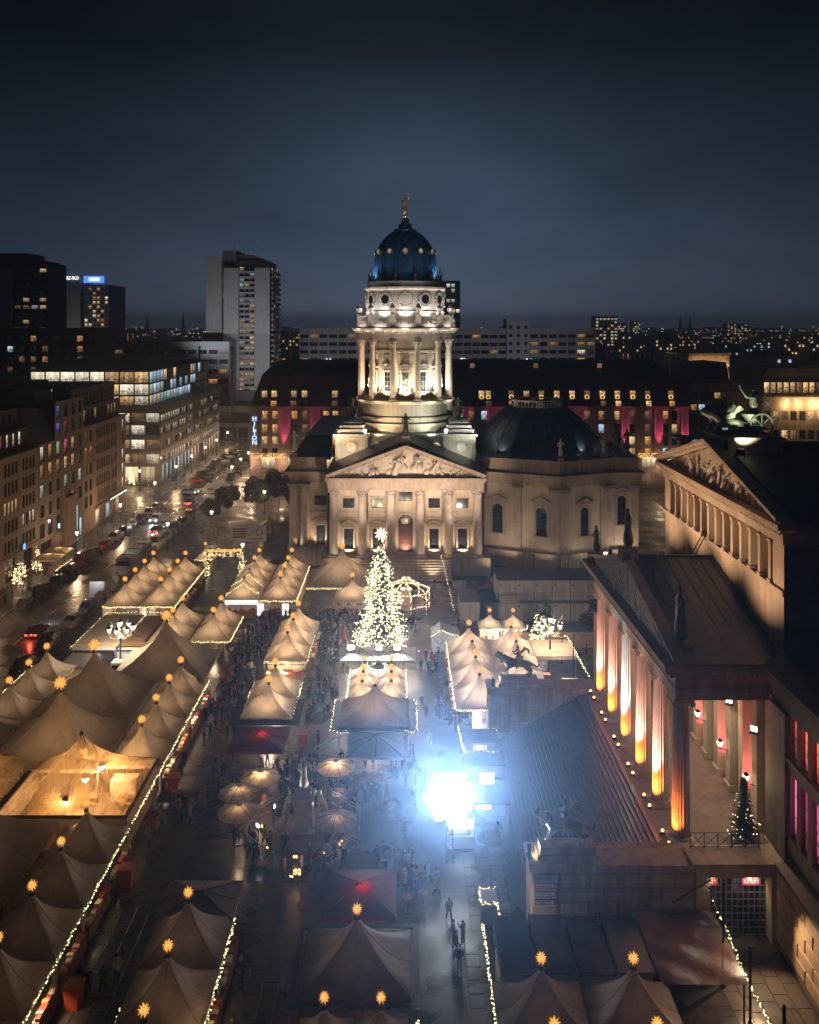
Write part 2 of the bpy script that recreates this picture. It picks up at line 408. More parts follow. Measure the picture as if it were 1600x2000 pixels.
# stone slabs of the market lanes: single slabs where the photograph lets one tell them apart
slab_me = []
for w, l in ((1.0, 2.05), (1.0, 1.5), (1.0, 1.15)):
 q = MB(); q.add([(.02, .02, 0), (w - .02, .02, 0), (w - .02, l - .02, 0), (.02, l - .02, 0), (.05, .05, .03), (w - .05, .05, .03), (w - .05, l - .05, .03), (.05, l - .05, .03)],
     [(4, 5, 6, 7), (0, 1, 5, 4), (1, 2, 6, 5), (2, 3, 7, 6), (3, 0, 4, 7)])
 slab_me.append((l, q.mesh('paving_slab', 'wet_slab')))
rs = random.Random(3); n_slab = 0
far = MB()
for (x0, x1, y0, y1) in ((20.2, 25.0, 46, 58.8), (-21, -16.6, 44, 62), (-10.8, -7.2, 44, 60), (4.2, 5.6, 44, 60), (-21, -17, 62, 112), (-10.9, -6.2, 84, 118), (-.2 + 5, 7.8, 60, 84)):
 x = x0
 while x < x1 - .5:
  y = y0 + rs.random()
  while y < y1:
   l, me = rs.choice(slab_me)
   if n_slab < 300 and y0 < 61:
    inst('paving_slab', me, plaza, (x, y, rs.uniform(-.006, .004)), rot=(rs.uniform(-.002, .002), rs.uniform(-.003, .003), 0)); n_slab += 1
   else:
    z = rs.uniform(.012, .026); far.box(x + .02, x + .98, y + .02, y + l - .02, -.05, z)
   y += l
  x += 1.0
far.build('paving_slabs', 'wet_slab', plaza, kind='stuff')
# ---------------------------------------------------------------- the domed cathedral
CX, TY = .65, 172.0
cath = thing('cathedral', 'floodlit domed cathedral with round columned tower, pediment portico and gilded statue on top', 'cathedral', (CX, TY, 0))
mat('stone_relief', (.5, .42, .34), .8, var=.2, scale=1.5)
mat('wall_stone', (.58, .48, .36), .8, var=.1, scale=.35, bump=.2, bscale=6, streak=.12)

# one carved standing figure, reused in pediments, niches and on roofs
def robed(name, m, arm=0.0, seated=False):
 J = {'p': (0, 0, .95, .17), 'h': (0, 0, .5, .25), 'f': (0, .02, .06, .3), 'c': (0, 0, 1.3, .19), 's': (0, 0, 1.48, .12), 'n': (0, -.01, 1.58, .065), 'k': (0, -.03, 1.72, .115), 't': (0, -.02, 1.84, .07),
         'l1': (-.24, 0, 1.43, .075), 'l2': (-.32, -.12, 1.15, .06), 'l3': (-.18, -.26, 1.08, .045), 'r1': (.24, 0, 1.43, .075), 'r2': (.36, -.02 - .1 * (1 - arm), 1.16 + .35 * arm, .06), 'r3': (.36 + .1 * arm, -.2 + .1 * arm, 1.05 + .9 * arm, .045)}
 if seated: J['h'] = (0, -.4, .8, .2); J['f'] = (0, -.45, .15, .16); J['p'] = (0, 0, .75, .24)
 B = [('p', 'h'), ('h', 'f'), ('p', 'c'), ('c', 's'), ('s', 'n'), ('n', 'k'), ('k', 't'), ('s', 'l1'), ('l1', 'l2'), ('l2', 'l3'), ('s', 'r1'), ('r1', 'r2'), ('r2', 'r3')]
 return skin_mesh(name, J, B, m, sub=1)
FIG_RELIEF = [robed('relief_figure', 'stone_relief', a, s) for a, s in ((0, 0), (.8, 0), (.2, 1))]
FIG_STONE = robed('stone_figure', 'pale_stone', .2); FIG_BRONZE = robed('bronze_figure', 'bronze', .3); FIG_MARBLE = robed('marble_figure', 'marble', 0); FIG_GOLD = robed('gilded_figure', 'gold', 1.0)
SEAT_BRONZE = robed('seated_figure', 'bronze', .3, True)
SEAT_MARBLE = robed('seated_marble_figure', 'marble', .3, True)

def column(parent, x, y, z0, z1, r, ms='column_stone', seg=16, cap=.17, capk='corinth', name='column', cache={}):
 """base, shaft and capital of one column"""
 H = z1 - z0; hc = H * .12 if capk == 'corinth' else H * .06; hb = min(H * .045, .5)
 k = (round(H, 2), round(r, 2), ms, capk)
 if k not in cache:
  s = MB(); n = 24 if capk != 'ionic' else 40
  prof = [(r * (1 - .16 * (t ** 1.6)), hb + (H - hb - hc) * t) for t in (0, .2, .4, .6, .8, 1)]
  s.lathe(prof, n=n, flute=(1, .93) if capk == 'ionic' else None)
  b = MB(); b.box(-r * 1.35, r * 1.35, -r * 1.35, r * 1.35, 0, hb * .4); b.lathe([(r * 1.3, hb * .4), (r * 1.34, hb * .55), (r * 1.3, hb * .7), (r * 1.12, hb * .75), (r * 1.18, hb * .9), (r, hb)], n=20)
  c = MB(); zc = H - hc; rt = r * .84
  if capk == 'corinth':
   c.lathe([(rt, zc), (rt * 1.08, zc + hc * .02), (rt * 1.05, zc + hc * .35), (rt * 1.25, zc + hc * .85)], n=16)
   for ring, (zz, hh, rr, m_) in enumerate(((0, .42, 1.1, 8), (.3, .45, 1.2, 8))):
    for i in range(m_):   # curled acanthus leaves
     a = 2 * PI * (i + ring * .5) / m_; ca, sa = math.cos(a), math.sin(a); w = rt * .36
     pts = []
     for (q, z) in ((1.02, zz), (rr, zz + hh * .6), (rr * 1.25, zz + hh), (rr * 1.3, zz + hh * .85)):
      for sgn in (-1, 1): pts.append((rt * q * ca - sgn * w * sa, rt * q * sa + sgn * w * ca, zc + hc * z))
     c.add(pts, [(0, 1, 3, 2), (2, 3, 5, 4), (4, 5, 7, 6)])
   for i in range(4):
    a = PI / 4 + PI / 2 * i; c.ball((rt * 1.55 * math.cos(a), rt * 1.55 * math.sin(a), zc + hc * .78), r * .22, 6, 4)
   c.box(-rt * 1.5, rt * 1.5, -rt * 1.5, rt * 1.5, H - hc * .12, H)
  else:
   c.lathe([(rt, zc), (rt * 1.15, zc + hc * .3), (rt * 1.2, zc + hc * .55)], n=24)
   for sx in (-1, 1):
    for i in range(1):
     c.tube([(sx * rt * 1.12, -rt * 1.15, zc + hc * .35), (sx * rt * 1.12, 0, zc + hc * .35), (sx * rt * 1.12, rt * 1.15, zc + hc * .35)], [rt * .38, rt * .3, rt * .38], 12)
   c.box(-rt * 1.3, rt * 1.3, -rt * 1.25, rt * 1.25, zc + hc * .62, H)
  cache[k] = (s.mesh('shaft', ms, True), b.mesh('base', ms), c.mesh('capital', ms))
 sm, bm, cm = cache[k]
 o = inst(name, sm, parent, (x, y, z0))
 for nm, me in (('base', bm), ('capital', cm)):
  q = bpy.data.objects.new(nm, me); COL.objects.link(q); q.parent = o
 return o

def surround(mb, x, y, z0, z1, w, pediment=True, sill=True, n=(0, -1), t=.3, arch=False):
 """moulded stone surround of an opening centred at (x,y) on a wall whose outward normal is n"""
 ux, uy = -n[1], n[0]
 def B(a0, a1, d0, d1, za, zb):
  pts = []
  for z in (za, zb):
   for a, d in ((a0, d0), (a1, d0), (a1, d1), (a0, d1)): pts.append((x + ux * a + n[0] * d, y + uy * a + n[1] * d, z))
  mb.add(pts, [(3, 2, 1, 0), (4, 5, 6, 7), (0, 1, 5, 4), (1, 2, 6, 5), (2, 3, 7, 6), (3, 0, 4, 7)])
 B(-w / 2 - t, -w / 2, -.05, .14, z0, z1); B(w / 2, w / 2 + t, -.05, .14, z0, z1); B(-w / 2 - t, w / 2 + t, -.05, .14, z1 + .002, z1 + t)
 if sill: B(-w / 2 - t * 1.4, w / 2 + t * 1.4, -.05, .3, z0 - .3, z0 - .002)
 if pediment:
  W = w / 2 + t * 2.2; zb = z1 + t * 2.0
  B(-W, W, -.05, .35, zb, zb + .16)
  hp = W * .42
  pts = []
  for d in (-.05, .22):
   for a, z in ((-W, zb + .162), (W, zb + .162), (0, zb + .16 + hp)): pts.append((x + ux * a + n[0] * d, y + uy * a + n[1] * d, z))
  mb.add(pts, [(0, 1, 2), (5, 4, 3), (0, 3, 4, 1), (1, 4, 5, 2), (2, 5, 3, 0)])
  for sg in (-1, 1):
   mb.bar((x + ux * sg * W * 1.02 + n[0] * .2, y + uy * sg * W * 1.02 + n[1] * .2, zb + .2), (x + n[0] * .2, y + n[1] * .2, zb + .26 + hp), .5, .16)

def cornice(mb, pts, z, steps, closed=False):
 """stepped moulding along a wall line; steps = [(projection, z0, z1)], outward is to the right of travel"""
 P = [Vector((a, b)) for a, b in pts]; n = len(P)
 def off(d):
  out = []
  for i in range(n):
   ds = []
   if i > 0 or closed: ds.append((P[i] - P[i - 1]).normalized())
   if i < n - 1 or closed: ds.append((P[(i + 1) % n] - P[i]).normalized())
   ns = [Vector((q.y, -q.x)) for q in ds]
   m = sum(ns, Vector((0, 0)));
   m = m / max(m.length, 1e-6); k = 1 / max(.35, m.dot(ns[0])); out.append(P[i] + m * d * k)
  return out
 for pr, z0, z1 in steps:
  o = off(pr); i_ = off(-.15); m = n if closed else n - 1
  for i in range(m):
   j = (i + 1) % n; a, b, c, d = o[i], o[j], i_[j], i_[i]
   vs = [(a.x, a.y, z + z0), (b.x, b.y, z + z0), (c.x, c.y, z + z0), (d.x, d.y, z + z0), (a.x, a.y, z + z1), (b.x, b.y, z + z1), (c.x, c.y, z + z1), (d.x, d.y, z + z1)]
   mb.add(vs, [(3, 2, 1, 0), (4, 5, 6, 7), (0, 1, 5, 4), (1, 2, 6, 5), (2, 3, 7, 6), (3, 0, 4, 7)])

# --- podium and steps
q = MB(); q.prism([(CX - 20.3, 152.0), (13.6, 152.6), (26.9, 147.3), (36.4, 151.2), (42.2, 151.4), (42.2, 196), (CX - 20.3, 196)], 0, 2.9); q.box(CX - 14.2, CX + 14.2, 145.6, 152.4, 0, 2.897); q.build('podium', 'warm_stone', cath)
for i in range(8):
 q = MB(); q.box(CX - 7.6, CX + 7.6, 145.6 - .38 * (8 - i), 145.6 - .38 * (7 - i), 0, .34 * (i + 1) - .005); q.build('step', 'warm_stone', cath)
# --- portico: back wall with windows and door
PYW, PYC = 148.6, 147.0
z0 = 2.9
ops = []; bays = [-9.72, -4.86, 0, 4.86, 9.72]
X0 = CX - 13.4
for b in bays:
 if b: ops += [(13.4 + b - .8, 13.4 + b + .8, 3.7 - z0, 7.2 - z0), (13.4 + b - 1.0, 13.4 + b + 1.0, 10.7 - z0, 12.4 - z0)]
 else: ops += [(13.4 - 1.25, 13.4 + 1.25, .25, 9.6 - z0), (13.4 - 1.15, 13.4 + 1.15, 11.9 - z0, 13.5 - z0)]
w = MB(); w.wall((X0, PYW, z0), (1, 0), 26.8, 11.3, ops, .35)
w.box(CX - 13.4, CX - 13.0, PYW, 153.4, z0, 14.2); w.box(CX + 13.0, CX + 13.4, PYW, 153.4, z0, 14.2)
w.build('portico_wall', 'wall_stone', cath)
t = MB()
for b in bays:
 x = CX + b
 if b:
  t = MB()
  surround(t, x, PYW, 3.7, 7.2, 1.6); surround(t, x, PYW, 10.7, 12.4, 2.0, False, False, t=.22)
  t.box(x - 2.1, x + 2.1, PYW - .12, PYW, 9.9, 10.2); t.box(x - 2.1, x + 2.1, PYW - .1, PYW, 9.0, 9.12); t.build('window_surround', 'cream_stone', cath)
 else:
  t = MB(); surround(t, x, PYW, 11.9, 13.5, 2.3, False, False, t=.22); t.build('window_surround', 'cream_stone', cath); t = MB()
  n = 14; hs = 9.6 - 1.25 + .02
  for i in range(n):
   a, c = PI * i / n, PI * (i + 1) / n
   t.bar((x + 1.45 * math.cos(a), PYW - .1, hs + 1.45 * math.sin(a)), (x + 1.45 * math.cos(c), PYW - .1, hs + 1.45 * math.sin(c)), .3, .38)
  t.box(x - 1.65, x - 1.25, PYW - .16, PYW, z0, hs); t.box(x + 1.25, x + 1.65, PYW - .16, PYW, z0, hs)
  # spandrels that turn the square opening into an arch
  for sg in (-1, 1):
   pl = [(x + sg * 1.26, 9.62)] + [(x + sg * 1.25 * math.cos(PI / 2 * i / 6), hs + 1.25 * math.sin(PI / 2 * i / 6)) for i in range(7)]
   t.prism(pl, PYW - .02, PYW + .3, 'y')
  t.build('door_surround', 'cream_stone', cath)
for b in bays:
 x = CX + b
 if b:
  window(cath, (x, PYW + .22, 3.7), 0, 1.6, 3.5, 2, 4, 'glass_dark')
  window(cath, (x, PYW + .22, 10.7), 0, 2.0, 1.7, 2, 2, 'glass_dark')
 else:
  window(cath, (x, PYW + .22, 11.9), 0, 2.3, 1.6, 2, 2, 'glass_dark')
mat('door_wood', (.10, .045, .035), .5, var=.3, scale=2)
q = MB(); q.box(CX - 1.22, CX + 1.22, PYW + .2, PYW + .28, 3.15, 7.9)
for sx in (-1, 1):
 for zz in (3.4, 4.9, 6.4): q.box(CX + sx * .62 - .42, CX + sx * .62 + .42, PYW + .14, PYW + .2, zz, zz + 1.2)
 q.box(CX + sx * .03 - .03, CX + sx * .03 + .03, PYW + .12, PYW + .2, 3.2, 7.9)
dr = q.build('door', 'door_wood', cath)
window(cath, (CX, PYW + .22, 7.95), 0, 2.44, 1.62, 3, 1, 'glass_dark', arch=True, name='fanlight')
for b in (-12.15, -7.29, -2.43, 2.43, 7.29, 12.15): column(cath, CX + b, PYC, 2.9, 14.2, .82)
# entablature and pediment
q = MB(); hw = 13.35
q.box(CX - hw + .3, CX + hw - .3, PYC - .95, 153.6, 14.2, 14.85); q.box(CX - hw + .22, CX + hw - .22, PYC - 1.02, 153.6, 14.853, 15.7)
q.box(CX - hw - .1, CX + hw + .1, PYC - 1.4, 153.6, 15.703, 16.0); q.box(CX - hw - .3, CX + hw + .3, PYC - 1.6, 153.6, 16.003, 16.3)
for i in range(44): x = CX - 13 + i * 26 / 43; q.box(x - .15, x + .15, PYC - 1.3, PYC - 1.0, 15.45, 15.7)
q.build('entablature', 'warm_stone', cath)
q = MB(); q.prism([(CX - 12.6, 16.31), (CX + 12.6, 16.31), (CX, 21.1)], PYC - .7, PYC + 1.2, 'y'); ped = q.build('pediment', 'cream_stone', cath)
q = MB()
for sg in (-1, 1):
 for d, o, th in ((1.15, 0, .32), (1.5, .3, .28)):
  q.bar((CX + sg * (13.35 + o * .4), PYC - .7, 16.45 + o), (CX, PYC - .7, 21.42 + o), 1.7 + o * 1.4, th)
 for i in range(20):
  f = (i + .5) / 20; x = CX + sg * 13 * (1 - f); z = 16.35 + 4.9 * f; q.box(x - .14, x + .14, PYC - 1.45, PYC - .9, z - .25, z)
q.build('raking_cornice', 'warm_stone', cath)
rr = random.Random(5)
for i in range(19):
 f = (i + .5) / 19; x = CX + (f - .5) * 20; room = 4.3 * (1 - abs(f - .5) * 2)
 s = max(.6, min(1.9, room / 1.75)); me = FIG_RELIEF[i % 3]
 inst('relief_figure', me, cath, (x, PYC - .78, 16.45 + rr.uniform(0, max(0, room * .2))), sc=(s * 1.35, s * .9, s), rot=(0, rr.uniform(-.7, .7) * (1 if abs(f - .5) < .3 else 1.6), rr.uniform(-.9, .9)))
# roof of the portico and nave arms
q = MB(); q.prism([(CX - 13.7, 16.6), (CX + 13.7, 16.6), (CX, 22.35)], PYC + .4, 166, 'y')
q.build('roof', 'lead_roof', cath)
# --- left wing
wl = MB(); ops = [(4.3, 5.9, 3.2 - z0, 6.7 - z0), (3.95, 6.15, 10.2 - z0, 11.9 - z0)]
wl.wall((-19.4, 153.4, z0), (1, 0), 6.5, 13.2, ops, .35); wl.wall((-19.4, 192, z0), (0, -1), 38.6, 13.2, [], .35)
wl.build('wing_wall', 'wall_stone', cath)
t = MB(); surround(t, -14.3, 153.4, 3.2, 6.7, 1.6); surround(t, -14.35, 153.4, 10.2, 11.9, 2.2, False, False, t=.2); t.box(-17.0, -12.9, 153.25, 153.4, 9.0, 9.25)
t.build('window_surround', 'cream_stone', cath)
window(cath, (-14.3, 153.62, 3.2), 0, 1.6, 3.5, 2, 4); window(cath, (-14.35, 153.62, 10.2), 0, 2.2, 1.7, 2, 2)
for x, y in ((-19.0, 152.6), (-17.0, 152.6)): column(cath, x, y, 2.9, 14.2, .8)
# --- right apse and bay
AP = [(14.2, 153.6), (26.9, 148.3), (36.0, 152.0), (36.1, 152.4), (41.4, 152.4), (41.4, 192)]
aw = MB()
def seg(i, ops):
 a, b = Vector(AP[i]), Vector(AP[i + 1]); d = (b - a); aw.wall((a.x, a.y, z0), tuple(d.normalized()), d.length, 13.2, ops, .35)
 return a, d.normalized(), d.length
arched = []
def arch_ops(i, lst):
 a, b = Vector(AP[i]), Vector(AP[i + 1]); d = (b - a).normalized()
 for (u, zb, zt, w_) in lst: arched.append((a + d * u, d, zb, zt, w_))
 seg(i, [(u - w_ / 2, u + w_ / 2, zb - z0, zt - z0) for (u, zb, zt, w_) in lst])
arch_ops(0, [(2.8, 5.6, 10.6, 1.9), (11.1 - .5, 5.6, 10.6, 1.9)]); arch_ops(1, [(5.0, 5.6, 10.4, 1.7)]); seg(2, []); arch_ops(3, [(2.4, 7.0, 12.0, 1.5)]); seg(4, [])
aw.build('apse_wall', 'wall_stone', cath)
for p, d, zb, zt, w_ in arched:
 t = MB(); n_ = (d.y, -d.x); surround(t, p.x, p.y, zb, zt, w_, True, True, n_, .35)
 hs = zt - w_ / 2
 for sg in (-1, 1):
  pl = [(sg * (w_ / 2 + .01), zt + .01)] + [(sg * w_ / 2 * math.cos(PI / 2 * i / 6), hs + w_ / 2 * math.sin(PI / 2 * i / 6)) for i in range(7)]
  vs = [(p.x + d.x * a - n_[0] * k, p.y + d.y * a - n_[1] * k, z) for k in (-.03, .3) for a, z in pl]; m = len(pl)
  t.add(vs, [tuple(range(m)), tuple(range(2 * m - 1, m - 1, -1))] + [(i, (i + 1) % m, m + (i + 1) % m, m + i) for i in range(m)])
 window(cath, (p.x - n_[0] * .22, p.y - n_[1] * .22, zb), math.atan2(d.y, d.x), w_, zt - zb, 2, 4, arch=True)
 t.build('window_surround', 'cream_stone', cath)
def pilaster(x, y, w_, d, zt=14.2):
 n_ = (d[1], -d[0]); r = math.atan2(d[1], d[0])
 m = MB(); m.box(-w_ / 2, w_ / 2, -.3, .1, 0, zt - 2.9 - 1.5); o = m.build('pilaster', 'column_stone', cath, local=True); o.location = (x - CX, y - TY, 2.9); o.rotation_euler = (0, 0, r)
 c = MB(); c.box(-w_ / 2, w_ / 2, -.32, .1, zt - 4.4, zt - 4.25); c.prism([(-w_ * .5, zt - 4.24), (w_ * .5, zt - 4.24), (w_ * .66, zt - 3.1), (-w_ * .66, zt - 3.1)], -.5, .1, 'y')
 for ring, zz in enumerate((zt - 4.2, zt - 3.8)):
  for i in range(4): x_ = -w_ * .45 + w_ * .3 * i; c.add([(x_ - .15, -.34, zz), (x_ + .15, -.34, zz), (x_ - .15, -.62, zz + .5), (x_ + .15, -.62, zz + .5), (x_ - .1, -.7, zz + .42), (x_ + .1, -.7, zz + .42)], [(0, 1, 3, 2), (2, 3, 5, 4)])
 k = c.build('capital', 'column_stone', o, local=True)
for i, u, w_ in ((0, 6.4, 1.4), (0, 13.0, 1.7), (1, .8, 1.7), (1, 9.0, 1.5), (3, .6, 1.2), (3, 4.7, 1.2)):
 a, b = Vector(AP[i]), Vector(AP[i + 1]); d = (b - a).normalized(); p = a + d * u; pilaster(p.x, p.y, w_, d)
# cornices and attic round the body
body_l = [(-19.6, 192), (-19.6, 153.2), (-13.2, 153.2)]
for line in (body_l, AP):
 q = MB(); cornice(q, line, 14.2, [(.15, 0, .7), (.25, .703, 1.5), (.7, 1.503, 1.8), (1.0, 1.803, 2.1)]); q.build('cornice', 'warm_stone', cath)
 q = MB(); cornice(q, line, 16.3, [(.05, 0, 2.1), (.22, 2.103, 2.4)]); q.build('attic', 'warm_stone', cath)
# roofs: left hip, dark dome over the church to the right
q = MB(); q.add([(-19.4, 153.4, 18.2), (-12.5, 153.4, 18.2), (-12.5, 192, 18.2), (-19.4, 192, 18.2), (-17.2, 156.5, 22.2), (-12.5, 156.5, 22.2), (-12.5, 190, 22.2), (-17.2, 190, 22.2)],
    [(0, 1, 5, 4), (4, 5, 6, 7), (3, 0, 4, 7), (2, 3, 7, 6)])
q.build('roof', 'lead_roof', cath); q = MB(); q.add([(14.2, 153.8, 18.3), (26.9, 148.6, 18.3), (36, 152.2, 18.3), (41.2, 152.6, 18.3), (41.2, 192, 18.3), (14.2, 192, 18.3)], [(0, 1, 2, 3, 4, 5)]); q.build('roof', 'lead_roof', cath)
q = MB(); prof = [(12.3, 0), (11.95, 1.0), (11.4, 2.1), (10.6, 3.3), (9.6, 4.5), (8.4, 5.7), (7.0, 6.9), (5.9, 7.6), (4.9, 8.05), (4.7, 8.1)]
q.lathe(prof, (26, 168, 18.3), 24, capt=True)
for k in range(24):
 a = 2 * PI * k / 24
 q.tube([(26 + r * math.cos(a), 168 + r * math.sin(a), 18.35 + z) for r, z in prof], .09, 4)
q.build('church_dome', 'copper_roof', cath, True)
def balustrade(parent, cx, cy_, z, r, n, ped, h=1.3, m='pale_stone', bal=True):
 q = MB(); q.lathe([(r - .25, 0), (r + .25, 0), (r + .25, .2), (r - .25, .2)], (cx, cy_, z), 48); q.lathe([(r - .22, h - .22), (r + .25, h - .22), (r + .25, h), (r - .22, h)], (cx, cy_, z), 48)
 for k in range(ped):
  a = 2 * PI * (k + .5) / ped; w = .5; vs = []
  c, s = math.cos(a), math.sin(a)
  for zz in (0, h + .02):
   for (u, v) in ((-.5, r - .3), (.5, r - .3), (.5, r + .3), (-.5, r + .3)): vs.append((cx + v * c - u * s, cy_ + v * s + u * c, z + zz))
  q.add(vs, [(3, 2, 1, 0), (4, 5, 6, 7), (0, 1, 5, 4), (1, 2, 6, 5), (2, 3, 7, 6), (3, 0, 4, 7)])
 o = q.build('balustrade', m, parent)
 b = MB(); b.lathe([(.09, 0), (.13, .1), (.15, .3), (.07, .62), (.1, h - .42)], n=7); bm = b.mesh('baluster', m, True)
 for k in range(n):
  a = 2 * PI * k / n
  if ped and abs(((a / (2 * PI) * ped) % 1) - .5) < .5 * 1.1 / (2 * PI * r / ped) * 1.0: continue
  if math.sin(a) > .35: continue          # the far side is out of sight
  ob = inst('baluster', bm, o, (cx + r * math.cos(a), cy_ + r * math.sin(a), z + .2))
balustrade(cath, 26, 168, 26.3, 4.7, 40, 6, 1.4)
# --- tower: square base with corner blocks
q = MB(); q.box(-6.7, 8.3, 160.6, 184, 14, 21.4)
for sx in (-1, 1):
 xa, xb = (CX - 12.9, CX - 6.9) if sx < 0 else (CX + 6.9, CX + 12.9)
 q.box(xa, xb, 160, 166, 14, 21.5); q.box(xa, xb, 178, 184, 14, 21.5); q.box(min(xa, CX), max(xb, CX), 166, 178, 14, 21.4)
q.build('tower_base', 'cream_stone', cath)
q = MB()
for sx in (-1, 1):
 xa, xb = (CX - 12.9, CX - 6.9) if sx < 0 else (CX + 6.9, CX + 12.9)
 q.box(xa - .35, xb + .35, 159.65, 166.3, 21.503, 21.9); q.box(xa + .3, xb - .3, 160.3, 166, 21.903, 22.7); q.box(xa + .7, xb - .7, 160.7, 166, 22.703, 23.4); q.box(xa + 1.3, xb - 1.3, 161.3, 166, 23.403, 24.0)
 q.box(xa + .6, xb - .6, 159.9, 160.0, 17.6, 17.8); q.box(xa + .6, xb - .6, 159.9, 160, 21.0, 21.2); q.box(xa + .6, xa + .8, 159.9, 160, 17.803, 20.997); q.box(xb - .8, xb - .6, 159.9, 160, 17.803, 20.997)
q.box(-6.6, 8.2, 160.3, 166, 21.403, 21.8)
q.build('base_cornice', 'pale_stone', cath)
for x, y, gl in ((CX - 9.9, 159.97, 'lit_amber'), (CX - 5.0, 160.57, 'lit_amber'), (CX + 5.6, 160.57, 'lit_amber'), (CX + 10.3, 159.97, 'pale_stone')):
 q = MB(); q.tube([(x, y, 19.6), (x, y - .2, 19.6)], .95, 20); o = q.build('round_window', 'pale_stone', cath)
 q = MB(); q.tube([(x, y - .19, 19.6), (x, y - .26, 19.6)], .66, 18); q.build('pane', gl if gl == 'pale_stone' else 'lit_rosette', o) if gl == 'pale_stone' else q.build('pane', lit('lit_rosette', (1, .6, .28), .7, .3, 4), o)
# round podium
q = MB(); q.lathe([(10.0, 21.9), (10.0, 22.9), (10.35, 23.0), (10.35, 23.5), (9.75, 23.7), (9.75, 24.6), (9.35, 24.8), (9.35, 27.0), (9.75, 27.2), (9.75, 27.6), (9.5, 27.7), (6, 27.72)], (CX, TY, 0), 64); q.build('tower_podium', 'cream_stone', cath, True)
# drum behind the columns with niches and windows
q = MB(); n = 48; ri = 6.7
q.lathe([(ri, 27.7), (ri, 28.6), (ri + .2, 28.7), (ri, 28.9), (ri, 36.6), (ri + .25, 36.7), (ri + .25, 37.1), (ri, 37.2), (ri, 39.2)], (CX, TY, 0), n); q.build('tower_drum', 'cream_stone', cath, True)
for k in range(12):
 a = -PI / 2 + 2 * PI * k / 12; d = (-math.sin(a), math.cos(a)); nn = (math.cos(a), math.sin(a)); x, y = CX + nn[0] * (ri + .05), TY + nn[1] * (ri + .05)
 if nn[1] > .3: continue
 dm = MB(); surround(dm, x, y, 29.3, 33.0, 1.25, True, True, nn, .35)
 surround(dm, x, y, 36.0 - .6, 37.0 - .8, 1.7, False, False, nn, .12); dm.build('window_surround', 'pale_stone', cath)
 if k % 3 == 0:
  # niche with a standing figure
  m = MB(); m.prism([(-.62, 0), (.62, 0)] + [(.62 * math.cos(PI * i / 8), 3.05 + .62 * math.sin(PI * i / 8)) for i in range(9)], -.04, .04, 'y')
  o = m.build('niche', mat('niche_stone', (.30, .25, .2), .8), cath, local=True); o.location = (x + nn[0] * .05 - CX, y + nn[1] * .05 - TY, 29.3); o.rotation_euler = (0, 0, math.atan2(d[1], d[0]))
  inst('niche_statue', FIG_STONE, cath, (x + nn[0] * .3, y + nn[1] * .3, 29.5), math.atan2(d[1], d[0]), 1.5)
  inst('shell_relief', FIG_RELIEF[2], cath, (x + nn[0] * .05, y + nn[1] * .05, 35.0), math.atan2(d[1], d[0]), (1.2, .5, .8))
 else:
  window(cath, (x + nn[0] * .06, y + nn[1] * .06, 29.3), math.atan2(d[1], d[0]), 1.25, 3.7, 2, 4, 'glass_dark', fm='frame_white')
for k in range(12):
 a = -PI / 2 + 2 * PI * (k + .5) / 12; column(cath, CX + 8.9 * math.cos(a), TY + 8.9 * math.sin(a), 27.75, 39.1, .6)
q = MB(); q.lathe([(8.2, 39.1), (9.45, 39.1), (9.45, 39.7), (9.55, 39.72), (9.55, 40.4), (9.75, 40.5), (9.75, 40.7), (10.3, 40.9), (10.45, 41.3), (9.9, 41.45), (9.6, 41.5), (9.6, 42.0), (7.5, 42.05)], (CX, TY, 0), 72)
for k in range(72): a = 2 * PI * k / 72; q.cbox((CX + 9.85 * math.cos(a), TY + 9.85 * math.sin(a), 40.45), .3, .3, .3)
q.build('entablature', 'pale_stone', cath, True)
balustrade(cath, CX, TY, 42.0, 9.3, 132, 12, 1.75)
v = MB(); v.box(-.4, .4, -.4, .4, 0, .35); v.lathe([(.3, .35), (.2, .5), (.5, 1.0), (.62, 1.4), (.45, 1.7), (.25, 1.8), (.3, 1.95), (.1, 2.2), (0, 2.4)], n=10); vm = v.mesh('vase', 'pale_stone', True)
for k in range(12):
 a = -PI / 2 + 2 * PI * (k + .5) / 12; inst('vase', vm, cath, (CX + 9.3 * math.cos(a), TY + 9.3 * math.sin(a), 43.77))
# upper drum with round openings
q = MB(); q.lathe([(7.7, 42.05), (7.7, 44.6), (7.5, 44.7), (7.5, 48.5), (7.6, 48.6), (7.95, 48.85), (8.0, 49.2), (7.45, 49.3), (7.45, 50.3), (6.9, 50.45)], (CX, TY, 0), 64); q.build('upper_drum', 'pale_stone', cath, True)
for k in range(12):
 a = -PI / 2 + 2 * PI * k / 12; nn = (math.cos(a), math.sin(a)); d = (-nn[1], nn[0]); x, y = CX + nn[0] * 7.5, TY + nn[1] * 7.5
 if nn[1] > .3: continue
 q = MB(); q.tube([(x - nn[0] * .1, y - nn[1] * .1, 46.8), (x + nn[0] * .16, y + nn[1] * .16, 46.8)], 1.15, 24); o = q.build('round_window', 'pale_stone', cath)
 for i in range(16):
  b = 2 * PI * i / 16; u, z = 1.3 * math.cos(b), 46.8 + 1.3 * math.sin(b)
  m = MB() if i == 0 else m; m.ball((x + d[0] * u + nn[0] * .1, y + d[1] * u + nn[1] * .1, z), .2, 6, 4)
 m.build('wreath', 'pale_stone', o)
 q = MB(); q.tube([(x + nn[0] * .1, y + nn[1] * .1, 46.8), (x + nn[0] * .2, y + nn[1] * .2, 46.8)], .85, 20); q.build('pane', 'glass_dark' if k % 12 else 'pale_stone', o)
